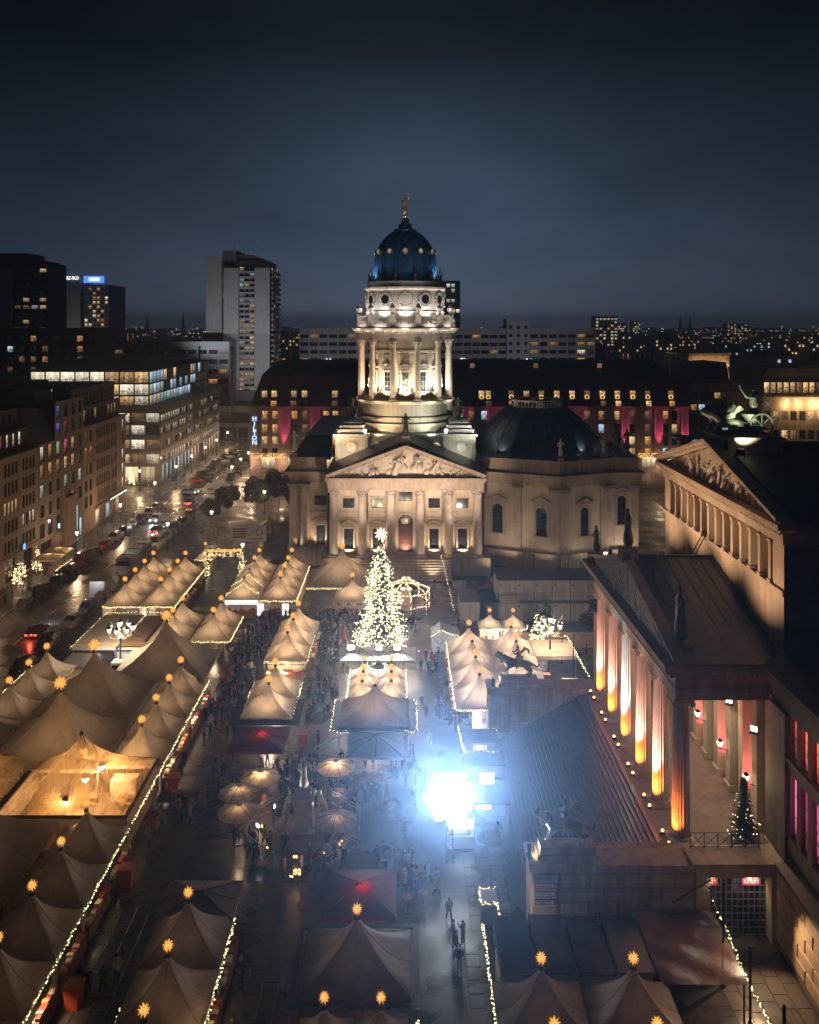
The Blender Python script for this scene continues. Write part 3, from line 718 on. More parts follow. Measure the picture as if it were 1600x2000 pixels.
fin = MB(); fin.lathe([(.4, 0), (.4, .5), (.2, .6), (.35, 1.0), (.4, 1.5), (.15, 2.0), (.18, 2.3), (0, 2.9)], n=8); fm_ = fin.mesh('finial', 'bronze', True)
for k in range(12): a = -PI / 2 + 2 * PI * (k + .5) / 12; inst('finial', fm_, cath, (CX + 7.15 * math.cos(a), TY + 7.15 * math.sin(a), 50.3))
# dome
def dr_(z): return 6.3 * math.sqrt(max(0, 1 - ((z - 52.6) / 8.1) ** 2)) if z > 52.6 else 6.3
zs = [50.4, 51.2, 52.6, 53.6, 54.6, 55.6, 56.6, 57.6, 58.5, 59.2, 59.8, 60.2]
q = MB(); q.lathe([(6.9, 50.3), (6.7, 50.6)] + [(dr_(z), z) for z in zs[1:]], (CX, TY, 0), 72)
q.build('dome', mat('dome_copper', (.045, .13, .23), .32, metal=.35, var=.3, scale=1.2, streak=.3, spec=.6), cath, True)
rb = MB(); rb.tube([(dr_(z) + .02, 0, z) for z in zs], [.22] * len(zs), 5); rm = rb.mesh('dome_rib', 'dome_copper', True)
for k in range(12): inst('dome_rib', rm, cath, (CX, TY, 0), -PI / 2 + 2 * PI * (k + .5) / 12)
for k in range(12):
 a = -PI / 2 + 2 * PI * k / 12
 if math.sin(a) > .3: continue
 r_ = dr_(56.2); q = MB(); q.lathe([(.42, -.12), (.64, -.12), (.64, .12), (.42, .16), (.4, 0)], n=20)
 q.v = [(r_ + .02 + .28 + z * .92 - y * .1, x, 56.2 + y) for x, y, z in q.v]
 ob = q.build('oculus', 'gold', cath, True, local=True); ob.rotation_euler = (0, 0, a)
 q = MB(); q.lathe([(.0, 0), (.44, 0)], n=16); q.v = [(r_ + .28 + z - y * .1, x, 56.2 + y) for x, y, z in q.v]; q.build('pane', lit('lit_oculus', (1, .78, .5), .32, .5, 3), ob, local=True)
q = MB(); q.lathe([(2.0, 60.0), (2.1, 60.3), (2.25, 60.5), (2.25, 60.75), (1.7, 60.9), (1.35, 61.1), (1.3, 61.7), (1.4, 61.8), (.8, 62.0), (.75, 62.6), (.9, 62.7), (.5, 62.9), (.3, 63.1), (0, 63.15)], (CX, TY, 0), 24); q.build('lantern', 'dome_copper', cath, True)
q = MB(); q.ball((CX, TY, 63.4), .45, 12, 8); q.build('orb', 'gold', cath, True)
inst('gilded_statue', FIG_GOLD, cath, (CX, TY, 63.5), sc=(2.0, 2.0, 2.25))
# statues on the roofs
q = MB(); q.box(CX - .7, CX + .7, 146.3, 147.7, 21.4, 23.2); q.build('plinth', 'warm_stone', cath)
def rooftop(label, loc, sc, me=FIG_BRONZE, rz=0, nm='roof_statue', extra=True):
 t = thing(nm, label, 'statue', loc); inst('figure', me, t, loc, rz, sc)
 return t
t = thing('roof_statue', 'dark standing figure on the peak of the cathedral pediment', 'statue', (CX, 147, 23.2)); inst('figure', FIG_BRONZE, t, (CX, 147, 23.2), 0, 2.1)
for sx, w_ in ((-1, 'left'), (1, 'right')):
 x = CX + sx * 9.9; t = thing('roof_statue', 'dark trio of figures on the %s corner block of the cathedral tower' % w_, 'statue', (x, 162.8, 24.0))
 q = MB(); q.lathe([(2.0, 0), (1.8, .5), (1.2, .8), (.9, 1.2)], (x, 162.8, 24.0), 10); q.build('rock_base', 'bronze', t)
 for dx, dy, rz, s in ((-.9, -.3, .5, 1.35), (.8, -.3, -.5, 1.35), (0, .2, 0, 1.75)): inst('figure', FIG_BRONZE if dx == 0 else SEAT_BRONZE, t, (x + dx, 162.8 + dy, 24.4 + (.9 if dx == 0 else 0)), rz, s)
for x, y, z, lab in ((27.2, 149.2, 18.7, 'small pale statue on the church parapet in front of the dark dome'), (35.4, 152.6, 18.7, 'pale statue on the parapet at the right end of the church roof'),
                     (38.2, 155, 18.7, 'black figure silhouetted before the pink hotel, on the bay roof'), (40.4, 156, 18.7, 'second black figure beside the silhouetted one on the bay roof'), (-19.0, 154, 18.7, 'statue on the left rear corner of the cathedral wing')):
 t = thing('roof_statue', lab, 'statue', (x, y, z)); q = MB(); q.box(x - .5, x + .5, y - .5, y + .5, z - .05, z + .6); q.build('plinth', 'warm_stone', t); inst('figure', FIG_STONE if 'pale' in lab or 'left' in lab else FIG_BRONZE, t, (x, y, z + .6), 0, 1.7 if 'pale' in lab else 2.2)
# floodlights on the building
fl = MB(); fl.box(-.3, .3, -.12, .12, .25, .75); fl.bar((-.32, 0, .0), (-.32, 0, .55), .06); fl.bar((.32, 0, 0), (.32, 0, .55), .06); fl.box(-.4, .4, -.2, .2, 0, .06)
fl_me = fl.mesh('housing', 'black_metal')
le = MB(); le.quad((-.27, -.125, .28), (.27, -.125, .28), (.27, -.125, .72), (-.27, -.125, .72)); lens_me = {}
def floodlight(label, loc, target, power, color, size=70, lit_s=4.0, sc=1.0, group=None, blend=.6, off=.3, radius=.2):
 d = Vector(target) - Vector(loc); rz = math.atan2(d.x, -d.y) if False else math.atan2(d.y, d.x) + PI / 2
 t = thing('floodlight', label, 'floodlight', loc, rz, group)
 h = bpy.data.objects.new('housing', fl_me); COL.objects.link(h); h.parent = t; h.scale = (sc,) * 3
 k = color
 if k not in lens_me: lens_me[k] = le.mesh('lens', lit('lens_%d' % len(lens_me), color, lit_s, 0))
 l = bpy.data.objects.new('lens', lens_me[k]); COL.objects.link(l); l.parent = t; l.scale = (sc,) * 3
 dn = d.normalized()
 lamp('SPOT', tuple(Vector(loc) + Vector((0, 0, .5 * sc)) + dn * off), power, color, None, target, size, blend, radius)
 return t
# ---------------------------------------------------------------- concert hall on the right
KX, KY = 26.7, 74.6
hall = thing('concert_hall', 'stone concert hall with a portico of six fluted columns lit orange from below', 'concert hall', (KX, KY, 0))
# terrace and stairs
q = MB(); q.box(19.2, 27.2, 60.4, 91.5, 0, 4.97); q.box(18.6, 21.6, 60.4, 91.5, 4.2, 5.0); q.build('terrace', 'dark_stone', hall)
mat('step_stone', (.085, .075, .07), .28, var=.3, scale=.8, bump=.1, bscale=5, spec=.6)
ns = 28
for i in range(ns):
 x0 = 9.4 + i * (18.6 - 9.4) / ns; z = 5.0 * (i + 1) / ns
 q = MB(); q.box(x0, 18.75, 61.6, 87.6, max(0, z - .24), z - .004 * (i % 2)); q.box(x0 - .03, x0 + .06, 61.6, 87.6, z - .05, z + .006); q.build('step', 'step_stone', hall)
# cheek walls of single rusticated blocks
def block_wall(x0, x1, y, z0, rows, hgt, bw, th, parent, name='stone_block', m='sand_stone', normal=-1, seed=1, axis='x', skip=None, back=True):
 rs = random.Random(seed); cache = {}
 for r_ in range(rows):
  a = x0; first = True; off = (r_ % 2) * bw * .5
  while a < x1 - .05:
   w = min((bw - off) if first and off else bw, x1 - a); first = False
   if w < .35 and a > x0: w = x1 - a
   k = round(w, 2)
   if k not in cache:
    g_, c_ = .035, .06; b = MB()
    p0 = [(g_, 0, g_), (w - g_, 0, g_), (w - g_, 0, hgt - g_), (g_, 0, hgt - g_)]; p1 = [(g_ + c_, -.11, g_ + c_), (w - g_ - c_, -.11, g_ + c_), (w - g_ - c_, -.11, hgt - g_ - c_), (g_ + c_, -.11, hgt - g_ - c_)]
    b.add(p0 + p1, [(4, 5, 6, 7), (0, 1, 5, 4), (1, 2, 6, 5), (2, 3, 7, 6), (3, 0, 4, 7)]); cache[k] = b.mesh(name, m)
   if not (skip and skip(a, a + w, z0 + r_ * hgt)):
    if axis == 'x': inst(name, cache[k], parent, (a, y + rs.uniform(-.008, .008), z0 + r_ * hgt), 0)
    else: inst(name, cache[k], parent, (y + rs.uniform(-.008, .008), x1 + x0 - a, z0 + r_ * hgt), -PI / 2)
   a += w
for (y0, y1, vis) in ((59.2, 61.6, True), (87.6, 90, True)):
 q = MB(); q.box(8.8, 21.0, y0, y1, 0, 4.85); q.box(8.65, 21.0, y0 - .2, y1 + .15, 4.853, 5.3); q.build('cheek_wall', 'sand_stone', hall)
 block_wall(8.8, 19.9, y0, .1, 5, .92, 1.95, .1, hall, seed=int(y0))
q = MB(); q.box(8.7, 20, 59.05, 59.15, 0, .12); q.build('plinth', 'sand_stone', hall)
# carriage gate under the terrace
q = MB(); q.box(19.95, 20.35, 58.95, 60.4, 0, 5.3); q.box(25.05, 25.4, 58.9, 60.4, 0, 5.3); q.box(20.35, 25.05, 58.92, 60.4, 4.55, 5.3); q.box(19.7, 27, 58.75, 61.0, 5.303, 5.55); q.build('gate_surround', 'sand_stone', hall)
gm = MB()
gate = MB(); gate.box(20.35, 25.05, 59.9, 60.0, 0, 4.55); gp_ = gate.build('gate', 'black_metal', hall)
gl = MB()
for i in range(13): x = 20.4 + i * 4.6 / 12; gl.box(x - .03, x + .03, 59.8, 59.9, .05, 4.5)
for j in range(10): z = .1 + j * 4.35 / 9; gl.box(20.4, 25.0, 59.79, 59.83, z - .03, z + .03)
gl.build('grille', 'grey_metal', gp_)
pm = MB(); pm.box(-.15, .15, -.01, .01, -.17, .17); pm_me = pm.mesh('pane', 'glass_dark')
pw = MB(); pw.box(-.15, .15, -.01, .01, -.17, .17); pw_me = pw.mesh('pane', lit('lit_gate', (.8, .85, 1), .25, .8, 4))
for i in range(12):
 for j in range(9):
  inst('pane', pw_me if (i in (6, 7) and j > 5) else pm_me, gp_, (20.4 + (i + .5) * 4.6 / 12, 59.87, .1 + (j + .5) * 4.35 / 9))
for x, c, lab, wd in ((21.0, (.42, .05, .04), 'lit red banner with pale lettering on the left of the dark gate', 1.35), (23.95, (.30, .04, .12), 'lit purple banner with pale lettering on the right of the dark gate', 1.3)):
 t = thing('banner', lab, 'banner', (x, 59.7, 3.6)); q = MB(); q.box(x - wd / 2, x + wd / 2, 59.66, 59.7, 3.55, 4.35); q.build('cloth', mat('banner_' + lab[4:8].strip(), c, .7, var=.1), t)
 q = MB()
 for j, (z, n_) in enumerate(((4.05, 9), (3.86, 12), (3.7, 11))):
  for i in range(n_):
   if (i * 7 + j) % 5: q.box(x - wd * .4 + i * wd * .8 / n_, x - wd * .4 + (i + .75) * wd * .8 / n_, 59.64, 59.66, z, z + (.2 if j == 0 else .1))
 q.build('lettering', mat('pale_print', (.6, .5, .42), .7, var=0), t)
 q = MB(); q.box(x - .3, x + .3, 59.3, 59.4, 4.4, 4.5); q.bar((x, 59.4, 4.45), (x, 59.95, 4.5), .04); ob = q.build('picture_light', 'black_metal', t)
 q = MB(); q.box(x - .26, x + .26, 59.3, 59.4, 4.34, 4.395); q.build('bulb', lit('lamp_white', (1, .85, .62), 9, 0), t)
 lamp('SPOT', (x, 59.25, 4.35), 160, WARMW, None, (x, 59.72, 3.8), 120)
# direction board on the cheek wall
t = thing('direction_sign', 'white sign with three framed arrows pointing right on the stone cheek wall', 'sign', (9.9, 59.1, 3))
q = MB(); q.box(8.9, 10.55, 58.93, 59.05, 2.62, 4.3); q.build('board', mat('white_paint', (.75, .73, .7), .6, var=.05), t)
for i, c in enumerate(((.5, .12, .12), (.05, .22, .33), (.16, .04, .06))):
 z = 3.78 - i * .54; q = MB(); q.box(9.0, 10.45, 58.9, 58.93, z, z + .44); f = q.build('arrow_panel', mat('sign_%d' % i, c, .6, var=.05), t)
 q = MB(); q.prism([(9.07, z + .1), (10.2, z + .1), (10.2, z + .04), (10.38, z + .22), (10.2, z + .4), (10.2, z + .34), (9.07, z + .34)], 58.88, 58.9, 'y'); q.build('arrow', 'white_paint', f)
 q = MB(); rs = random.Random(i)
 for ln in ((.17,) if i < 2 else (.13, .23)):
  x = 9.13
  while x < 10.1 - (.4 if ln == .13 else 0): w_ = rs.uniform(.03, .06); q.box(x, x + w_, 58.868, 58.88, z + ln, z + ln + .07); x += w_ + (.02 if rs.random() < .85 else .06)
 q.build('lettering', mat('dark_print', (.12, .06, .05), .7, var=0), f)
# columns
for i in range(6): column(hall, 20.05, 62.5 + i * 4.82, 5.0, 15.4, .66, 'column_stone', capk='ionic')
# entablature on three sides, ceiling
q = MB(); Ya, Yb = 61.6, 87.5
for (d, za, zb) in ((0, 15.4, 16.2), (-.08, 16.203, 16.4), (0, 16.403, 17.3), (.35, 17.303, 17.55), (.85, 17.553, 17.8), (1.0, 17.803, 18.2)):
 q.box(19.35 - d, 20.75, Ya - d, Yb + d, za, zb); q.box(20.75, 26.68, Ya - d, Ya + 1.35, za, zb); q.box(20.75, 26.68, Yb - 1.35, Yb + d, za, zb)
for i in range(60): y = Ya + (Yb - Ya) * i / 59; q.box(18.95, 19.35, y - .13, y + .13, 17.05, 17.3)
for i in range(16): x = 19.4 + 7.0 * i / 15; q.box(x - .13, x + .13, Ya - .35, Ya, 17.05, 17.3)
q.build('entablature', 'warm_stone', hall)
q = MB(); q.box(20.7, 26.6, Ya + 1.3, Yb - 1.3, 15.9, 16.1); q.build('portico_ceiling', 'pale_stone', hall)
apY, apZ = KY, 22.0
q = MB(); q.prism([(Ya - .6, 18.21), (Yb + .6, 18.21), (apY, apZ - .35)], 19.3, 19.9, 'x'); q.build('tympanum', mat('tympanum_stone', (.40, .37, .34), .7, var=.2, scale=1.0), hall)
q = MB()
for sg, ye in ((-1, Ya - 1.1), (1, Yb + 1.1)):
 for dx, dz, th in ((.5, 0, .25), (.2, .22, .22)):
  q.bar((19.1 + dx, ye, 18.3 + dz), (19.1 + dx, apY, apZ - .12 + dz), .8, th)
q.build('raking_cornice', 'warm_stone', hall)
# bird netting strung over the tympanum, one wire part per strand
for i in range(16):
 f = (i + 1) / 17; yb = Ya - .5 + (Yb - Ya + 1) * .98 * f * .9;
 dy = apY - Ya; h = apZ - 18.35; y1 = (yb + dy); z1 = 18.3 + h
 if y1 > apY:   # clip on the far rake
  k = (Yb + .4 - yb) / (2 * dy); y1 = yb + dy * k; z1 = 18.3 + h * k
 q = MB(); q.bar((18.95, yb, 18.3), (18.95, y1, z1), .05); q.build('netting_wire', 'grey_metal', hall)
for i in range(9):
 y = Ya + 2.5 + i * 2.6; room = (1 - abs(y - apY) / 13.5) * 3.6; s = max(.5, room / 2.1)
 inst('relief_figure', FIG_RELIEF[i % 3], hall, (19.25, y, 18.25), -PI / 2 , (s * 1.4, s * .7, s))
q = MB(); q.prism([(Ya - .95, 18.3), (Yb + .95, 18.3), (apY, apZ + .15)], 19.9, 26.68, 'x'); q.build('portico_roof', 'lead_roof', hall)
q = MB()
for i in range(7):
 for sg in (-1, 1): q.bar((20.6 + i * .95, apY + sg * .2, apZ + .14), (20.6 + i * .95, apY + sg * 13.6, 18.36), .05, .08)
q.bar((19.9, apY, apZ + .2), (26.6, apY, apZ + .2), .25, .14); q.bar((26.55, apY, apZ + .12), (26.55, Ya - .9, 18.42), .3, .15); q.build('roof_seams', 'lead_roof', hall, kind='stuff')
# back wall of the portico: piers, niches lit red, sconces
q = MB(); q.box(26.7, 27.5, 58.6, 91, 5, 18.2); q.build('portico_wall', 'sand_stone', hall)
for i in range(11):
 y = 61.6 + i * 2.62
 q = MB(); q.box(26.0, 26.7, y - .45, y + .45, 5.0, 15.9); q.box(25.85, 26.72, y - .6, y + .6, 5.0, 5.5); q.build('pier', 'cream_stone', hall)
# upper block with its gallery of pilasters and pediment
UY0, UY1 = 60.9, 88.4
q = MB(); ops = []
nb = 13; yb0, yb1 = 63.0, 86.4
for i in range(nb):
 a = yb0 + (yb1 - yb0) * i / nb + .25; b = yb0 + (yb1 - yb0) * (i + 1) / nb - .25; ops.append((UY1 - b, UY1 - a, 23.4 - 17, 26.5 - 17))
q.wall((26.75, UY1, 17), (0, -1), UY1 - UY0, 11.1, ops, .9); q.box(27.66, 28.2, yb0, yb1, 23.3, 26.6); q.build('upper_wall', 'sand_stone', hall)
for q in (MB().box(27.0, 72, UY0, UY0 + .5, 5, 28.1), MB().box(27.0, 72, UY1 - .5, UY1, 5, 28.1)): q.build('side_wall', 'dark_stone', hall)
for i in range(nb + 1):
 y = yb0 + (yb1 - yb0) * i / nb; q = MB(); q.box(26.6, 27.2, y - .22, y + .22, 23.4, 26.25); q.box(26.52, 27.2, y - .3, y + .3, 26.25, 26.5); q.box(26.52, 27.2, y - .3, y + .3, 23.4, 23.6); q.build('pilaster', 'sand_stone', hall)
q = MB()
for d, za, zb in ((.12, 26.6, 27.0), (.2, 27.003, 27.5), (.5, 27.503, 27.75), (.8, 27.753, 28.1)): q.box(26.75 - d, 72, UY0 - d, UY1 + d, za, zb)
for d, za, zb in ((.18, 23.0, 23.35), (.08, 17.6, 17.9)): q.box(26.75 - d, 26.8, UY0 - d, UY1 + d, za, zb)
for i in range(70): y = UY0 + (UY1 - UY0) * i / 69; q.box(26.35, 26.75, y - .1, y + .1, 27.3, 27.5)
q.build('upper_cornice', 'sand_stone', hall)
q = MB(); q.prism([(UY0 - .2, 28.11), (UY1 + .2, 28.11), (KY, 31.6)], 26.8, 27.5, 'x'); q.build('upper_pediment', 'sand_stone', hall)
q = MB()
for ye in (UY0 - .8, UY1 + .8):
 q.bar((26.6, ye, 28.25), (26.6, KY, 31.85), 1.0, .3); q.bar((26.4, ye, 28.5), (26.4, KY, 32.1), 1.2, .25)
q.build('raking_cornice', 'sand_stone', hall)
rr = random.Random(9)
for i in range(19):
 f = (i + .5) / 19; y = UY0 + 2.0 + (UY1 - UY0 - 4.0) * f; room = 3.3 * (1 - abs(f - .5) * 2); s = max(.42, min(1.15, room / 1.9))
 inst('relief_figure', FIG_RELIEF[rr.randrange(3)], hall, (26.72, y, 28.15), sc=(s * 1.5, s * .9, s), rot=(0, rr.uniform(-.5, .5), -PI / 2 + rr.uniform(-.8, .8)))
q = MB(); q.prism([(UY0 - .7, 28.2), (UY1 + .7, 28.2), (KY, 32.0)], 27.5, 90, 'x'); q.build('upper_roof', 'roof_felt', hall)
q = MB(); q.box(20, 26.75, 90.5, 90.7, 5, 12); q.build('rear_parapet', 'sand_stone', hall)
# wing towards the viewer: rusticated base, two tiers of pillared windows lit red
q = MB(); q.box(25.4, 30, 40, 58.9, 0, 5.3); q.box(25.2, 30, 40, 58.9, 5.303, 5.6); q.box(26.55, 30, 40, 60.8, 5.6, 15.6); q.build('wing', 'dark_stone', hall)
block_wall(40, 58.8, 25.4, .5, 5, .95, 2.1, .1, hall, seed=77, axis='y')
q = MB()
for d, za, zb in ((0, 15.6, 16.3), (.1, 16.303, 17.2), (.6, 17.203, 17.6), (.9, 17.603, 18.2)): q.box(26.2 - d, 60, 40, 61.5, za, zb)
q.box(26.15, 26.6, 40, 60.8, 11.75, 12.7); q.box(26.0, 26.6, 40, 60.8, 12.45, 12.75); q.box(26.15, 26.6, 40, 60.8, 6.4, 7.4); q.build('wing_entablature', 'dark_stone', hall)
q = MB(); q.prism([(25.2, 18.2), (60, 18.2), (60, 20.5), (30, 20.5)], 40, 61.2, 'y'); q.build('wing_roof', 'roof_felt', hall)
for i in range(13):
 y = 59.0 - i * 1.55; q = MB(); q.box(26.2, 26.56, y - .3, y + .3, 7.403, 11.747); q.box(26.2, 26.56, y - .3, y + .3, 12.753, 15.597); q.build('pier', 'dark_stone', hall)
 if i < 12:
  for z, h in ((7.4, 4.3), (12.75, 2.8)):
   window(hall, (26.5, y - .775, z), -PI / 2, .95, h, 1, 3, ('lit_red', 'lit_wine', 'lit_red', 'lit_pink')[(i * 2 + int(z)) % 4] if True else None, bar=.05)
q = MB(); q.box(25.9, 26.9, 58.9, 62.0, 5.6, 15.6); q.build('corner_pier', 'dark_stone', hall)
# sconces, lamps and statues of the concert hall
def quadruped(name, m, pose, mane=True):
 J = {'b': (0, 0, 1.05, .34), 'c': (-.75, 0, 1.12, .40), 'n': (-1.2, 0, 1.5, .26), 'hd': (-1.55, 0, 1.72, .24), 'mz': (-1.85, 0, 1.62, .15), 'r': (.75, 0, 1.05, .34), 't1': (1.1, 0, 1.0, .08), 't2': (1.5, .1, .7, .06), 't3': (1.7, .2, .9, .07)}
 B = [('b', 'c'), ('c', 'n'), ('n', 'hd'), ('hd', 'mz'), ('b', 'r'), ('r', 't1'), ('t1', 't2'), ('t2', 't3')]
 for s, w_ in ((-1, 'L'), (1, 'R')):
  fx = pose.get('f' + w_, 0); hx = pose.get('h' + w_, 0); fz = pose.get('fz' + w_, 0)
  J.update({'s' + w_: (-.8, s * .26, .85, .19), 'e' + w_: (-.85 + fx * .5, s * .27, .5 + fz * .6, .12), 'w' + w_: (-.82 + fx, s * .27, .16 + fz, .09), 'p' + w_: (-1.0 + fx, s * .27, .06 + fz, .1),
                  'k' + w_: (.62 + hx * .3, s * .27, .68, .2), 'o' + w_: (.98 + hx, s * .27, .42, .1), 'm' + w_: (.86 + hx, s * .27, .16, .08), 'q' + w_: (.68 + hx, s * .27, .06, .1)})
  B += [('c', 's' + w_), ('s' + w_, 'e' + w_), ('e' + w_, 'w' + w_), ('w' + w_, 'p' + w_), ('r', 'k' + w_), ('k' + w_, 'o' + w_), ('o' + w_, 'm' + w_), ('m' + w_, 'q' + w_)]
  J['ear' + w_] = (-1.5, s * .16, 1.98, .06); B.append(('hd', 'ear' + w_))
 return skin_mesh(name, J, B, m, sub=1, root='b')
def rider_mesh(name, m):
 J = {'p': (0, 0, .1, .2), 'c': (0, 0, .5, .19), 's': (-.05, 0, .72, .12), 'n': (-.07, 0, .82, .07), 'k': (-.1, 0, .98, .13), 't': (-.08, 0, 1.1, .08)}
 B = [('p', 'c'), ('c', 's'), ('s', 'n'), ('n', 'k'), ('k', 't')]
 for s, w_ in ((-1, 'L'), (1, 'R')):
  J.update({'a' + w_: (-.05, s * .25, .68, .08), 'b' + w_: (-.3, s * .32, .5, .065), 'd' + w_: (-.5, s * .12, .58, .05), 'h' + w_: (-.2, s * .34, 0, .13), 'f' + w_: (-.15, s * .42, -.45, .09), 'g' + w_: (-.3, s * .42, -.55, .07)})
  B += [('s', 'a' + w_), ('a' + w_, 'b' + w_), ('b' + w_, 'd' + w_), ('p', 'h' + w_), ('h' + w_, 'f' + w_), ('f' + w_, 'g' + w_)]
 return skin_mesh(name, J, B, m, sub=1)
def wing_mesh(m):
 q = MB()
 for i in range(7):   # feathers fan out and back
  a = .5 + i * .16; L_ = 1.5 - i * .12; p0 = Vector((.1 + i * .1, 0, 0)); p1 = p0 + Vector((math.cos(a) * L_, .28 + .05 * i, math.sin(a) * L_))
  d = (p1 - p0); sd = Vector((-d.z, 0, d.x)).normalized() * .14
  q.add([p0 - sd, p0 + sd, p1 + sd * .4, p1 - sd * .4, *[v + Vector((0, .05, 0)) for v in (p0 - sd, p0 + sd, p1 + sd * .4, p1 - sd * .4)]], [(0, 1, 2, 3), (7, 6, 5, 4), (0, 4, 5, 1), (1, 5, 6, 2), (2, 6, 7, 3), (3, 7, 4, 0)])
 return q.mesh('wing', m)
BEAST = quadruped('lion', 'bronze', {'fL': -.25, 'fzL': .3, 'hR': .15}); GRIF = quadruped('griffin', 'verdigris', {'fL': -.4, 'fzL': .5, 'fR': -.2, 'fzR': .2, 'hL': .2}); RIDER = rider_mesh('rider', 'bronze'); WING = wing_mesh('verdigris')
for (y, lab, sc) in ((60.3, 'bronze rider on a striding lion on the near cheek wall above the arrow sign', 1.25), (88.8, 'bronze rider on a lion on the far cheek wall beside the white tents', 1.3)):
 x = 11.3 if y < 70 else 11.8
 t = thing('animal_statue', lab, 'statue', (x, y, 5.3))
 q = MB(); q.box(x - 2.0, x + 2.2, y - .75, y + .75, 5.3, 5.65); q.box(x - 1.8, x + 2.0, y - .6, y + .6, 5.653, 6.1); q.build('pedestal', 'sand_stone', t)
 inst('lion', BEAST, t, (x + .1, y, 6.1), 0, sc); inst('rider', RIDER, t, (x + .15, y, 6.1 + 1.35 * sc), 0, sc)
 m = MB(); rs = random.Random(2)
 for i in range(40): a = rs.uniform(0, 2 * PI); m.ball((x + .1 + (-1.25 + rs.uniform(-.2, .2)) * sc, y + .3 * math.cos(a) * sc, 6.1 + (1.48 + .34 * math.sin(a)) * sc), .09 * sc, 5, 4)
 m.build('mane', 'bronze', t)
 q = MB(); z = 6.1 + 2.2 * sc   # the cloak or harp arm that arcs behind the rider
 q.tube([(x + .35, y - .1, z - .4), (x + .75, y - .15, z + .1), (x + 1.1, y - .1, z - .1), (x + 1.15, y, z - .5)], [.12, .16, .13, .05], 6); q.build('cloak', 'bronze', t)
 floodlight('glaring white floodlight at the %s end of the rider statue' % ('near' if y < 70 else 'far cheek wall'), (x - 2.5, y - .2, 5.3), (x + .3, y, 7.6), 900, WARMW, 80, 30.0, .9)
# Apollo's chariot on the roof
A = thing('chariot_group', 'bronze figure with raised arm in a chariot drawn by two griffins on the hall roof', 'statue', (29.0, KY, 32.0))
q = MB(); q.box(27.0, 31.5, KY - 2.6, KY + 2.6, 30.2, 32.4); q.box(26.8, 31.7, KY - 2.8, KY + 2.8, 32.403, 32.65); q.build('pedestal', 'dark_stone', A)
for dy, s in ((-.85, 1), (.85, -1)):
 g_ = inst('griffin', GRIF, A, (27.9, KY + dy, 32.6), 0, 1.1)
 for sg in (-1, 1): w_ = bpy.data.objects.new('wing', WING); COL.objects.link(w_); w_.parent = g_; w_.location = (-.7, sg * .3, 1.4); w_.scale = (1, sg, 1)
q = MB(); n = 14
for i in range(n):
 a = PI * .5 + PI * i / n; b = PI * .5 + PI * (i + 1) / n; x, y = 30.0, KY
 h0 = 1.25 - .35 * abs(math.cos((a - PI) ) - 1) * .5
 for r_ in (.9,): q.add([(x + r_ * math.cos(a), y + r_ * math.sin(a), 33.2), (x + r_ * math.cos(b), y + r_ * math.sin(b), 33.2), (x + 1.05 * math.cos(b), y + 1.05 * math.sin(b), 34.4), (x + 1.05 * math.cos(a), y + 1.05 * math.sin(a), 34.4),
  (x + .8 * math.cos(a), y + .8 * math.sin(a), 33.2), (x + .8 * math.cos(b), y + .8 * math.sin(b), 33.2), (x + .95 * math.cos(b), y + .95 * math.sin(b), 34.4), (x + .95 * math.cos(a), y + .95 * math.sin(a), 34.4)],
  [(0, 1, 2, 3), (7, 6, 5, 4), (3, 2, 6, 7)])
q.box(29.2, 31.0, KY - .9, KY + .9, 33.1, 33.2); q.bar((29.2, KY, 33.15), (27.6, KY, 33.6), .12); q.build('chariot', 'verdigris', A)
for sg in (-1, 1):
 q = MB(); y = KY + sg * 1.12; n = 20; r_ = .95
 for i in range(n): a, b = 2 * PI * i / n, 2 * PI * (i + 1) / n; q.bar((30.4 + r_ * math.cos(a), y, 33.5 + r_ * math.sin(a)), (30.4 + r_ * math.cos(b), y, 33.5 + r_ * math.sin(b)), .12, .14)
 for i in range(8): a = 2 * PI * i / 8; q.bar((30.4, y, 33.5), (30.4 + r_ * math.cos(a), y, 33.5 + r_ * math.sin(a)), .07)
 q.ball((30.4, y, 33.5), .18, 8, 6); q.build('wheel', 'verdigris', A)
AP_J = {'p': (0, 0, 1.0, .17), 'c': (0, 0, 1.32, .2), 's': (0, 0, 1.5, .12), 'n': (0, 0, 1.6, .065), 'k': (-.02, 0, 1.75, .12), 't': (0, 0, 1.88, .09), 'hl': (0, -.12, .9, .14), 'kl': (-.06, -.14, .5, .1), 'fl': (0, -.14, .06, .07), 'hr': (0, .12, .9, .14), 'kr': (.1, .14, .5, .1), 'fr': (.15, .14, .06, .07),
  'al': (0, -.24, 1.46, .08), 'bl': (-.45, -.3, 1.5, .06), 'dl': (-.75, -.3, 1.95, .055), 'gl': (-.78, -.3, 2.12, .06), 'ar': (0, .24, 1.46, .08), 'br': (.2, .4, 1.15, .06), 'dr': (.45, .3, 1.0, .05), 'dp': (.2, 0, .7, .12), 'dq': (.5, .05, .35, .1)}
AP_B = [('p', 'c'), ('c', 's'), ('s', 'n'), ('n', 'k'), ('k', 't'), ('p', 'hl'), ('hl', 'kl'), ('kl', 'fl'), ('p', 'hr'), ('hr', 'kr'), ('kr', 'fr'), ('s', 'al'), ('al', 'bl'), ('bl', 'dl'), ('dl', 'gl'), ('s', 'ar'), ('ar', 'br'), ('br', 'dr'), ('p', 'dp'), ('dp', 'dq')]
inst('charioteer', skin_mesh('charioteer', AP_J, AP_B, 'verdigris', 1), A, (30.1, KY, 33.2), 0, 1.75)
q = MB(); n = 10
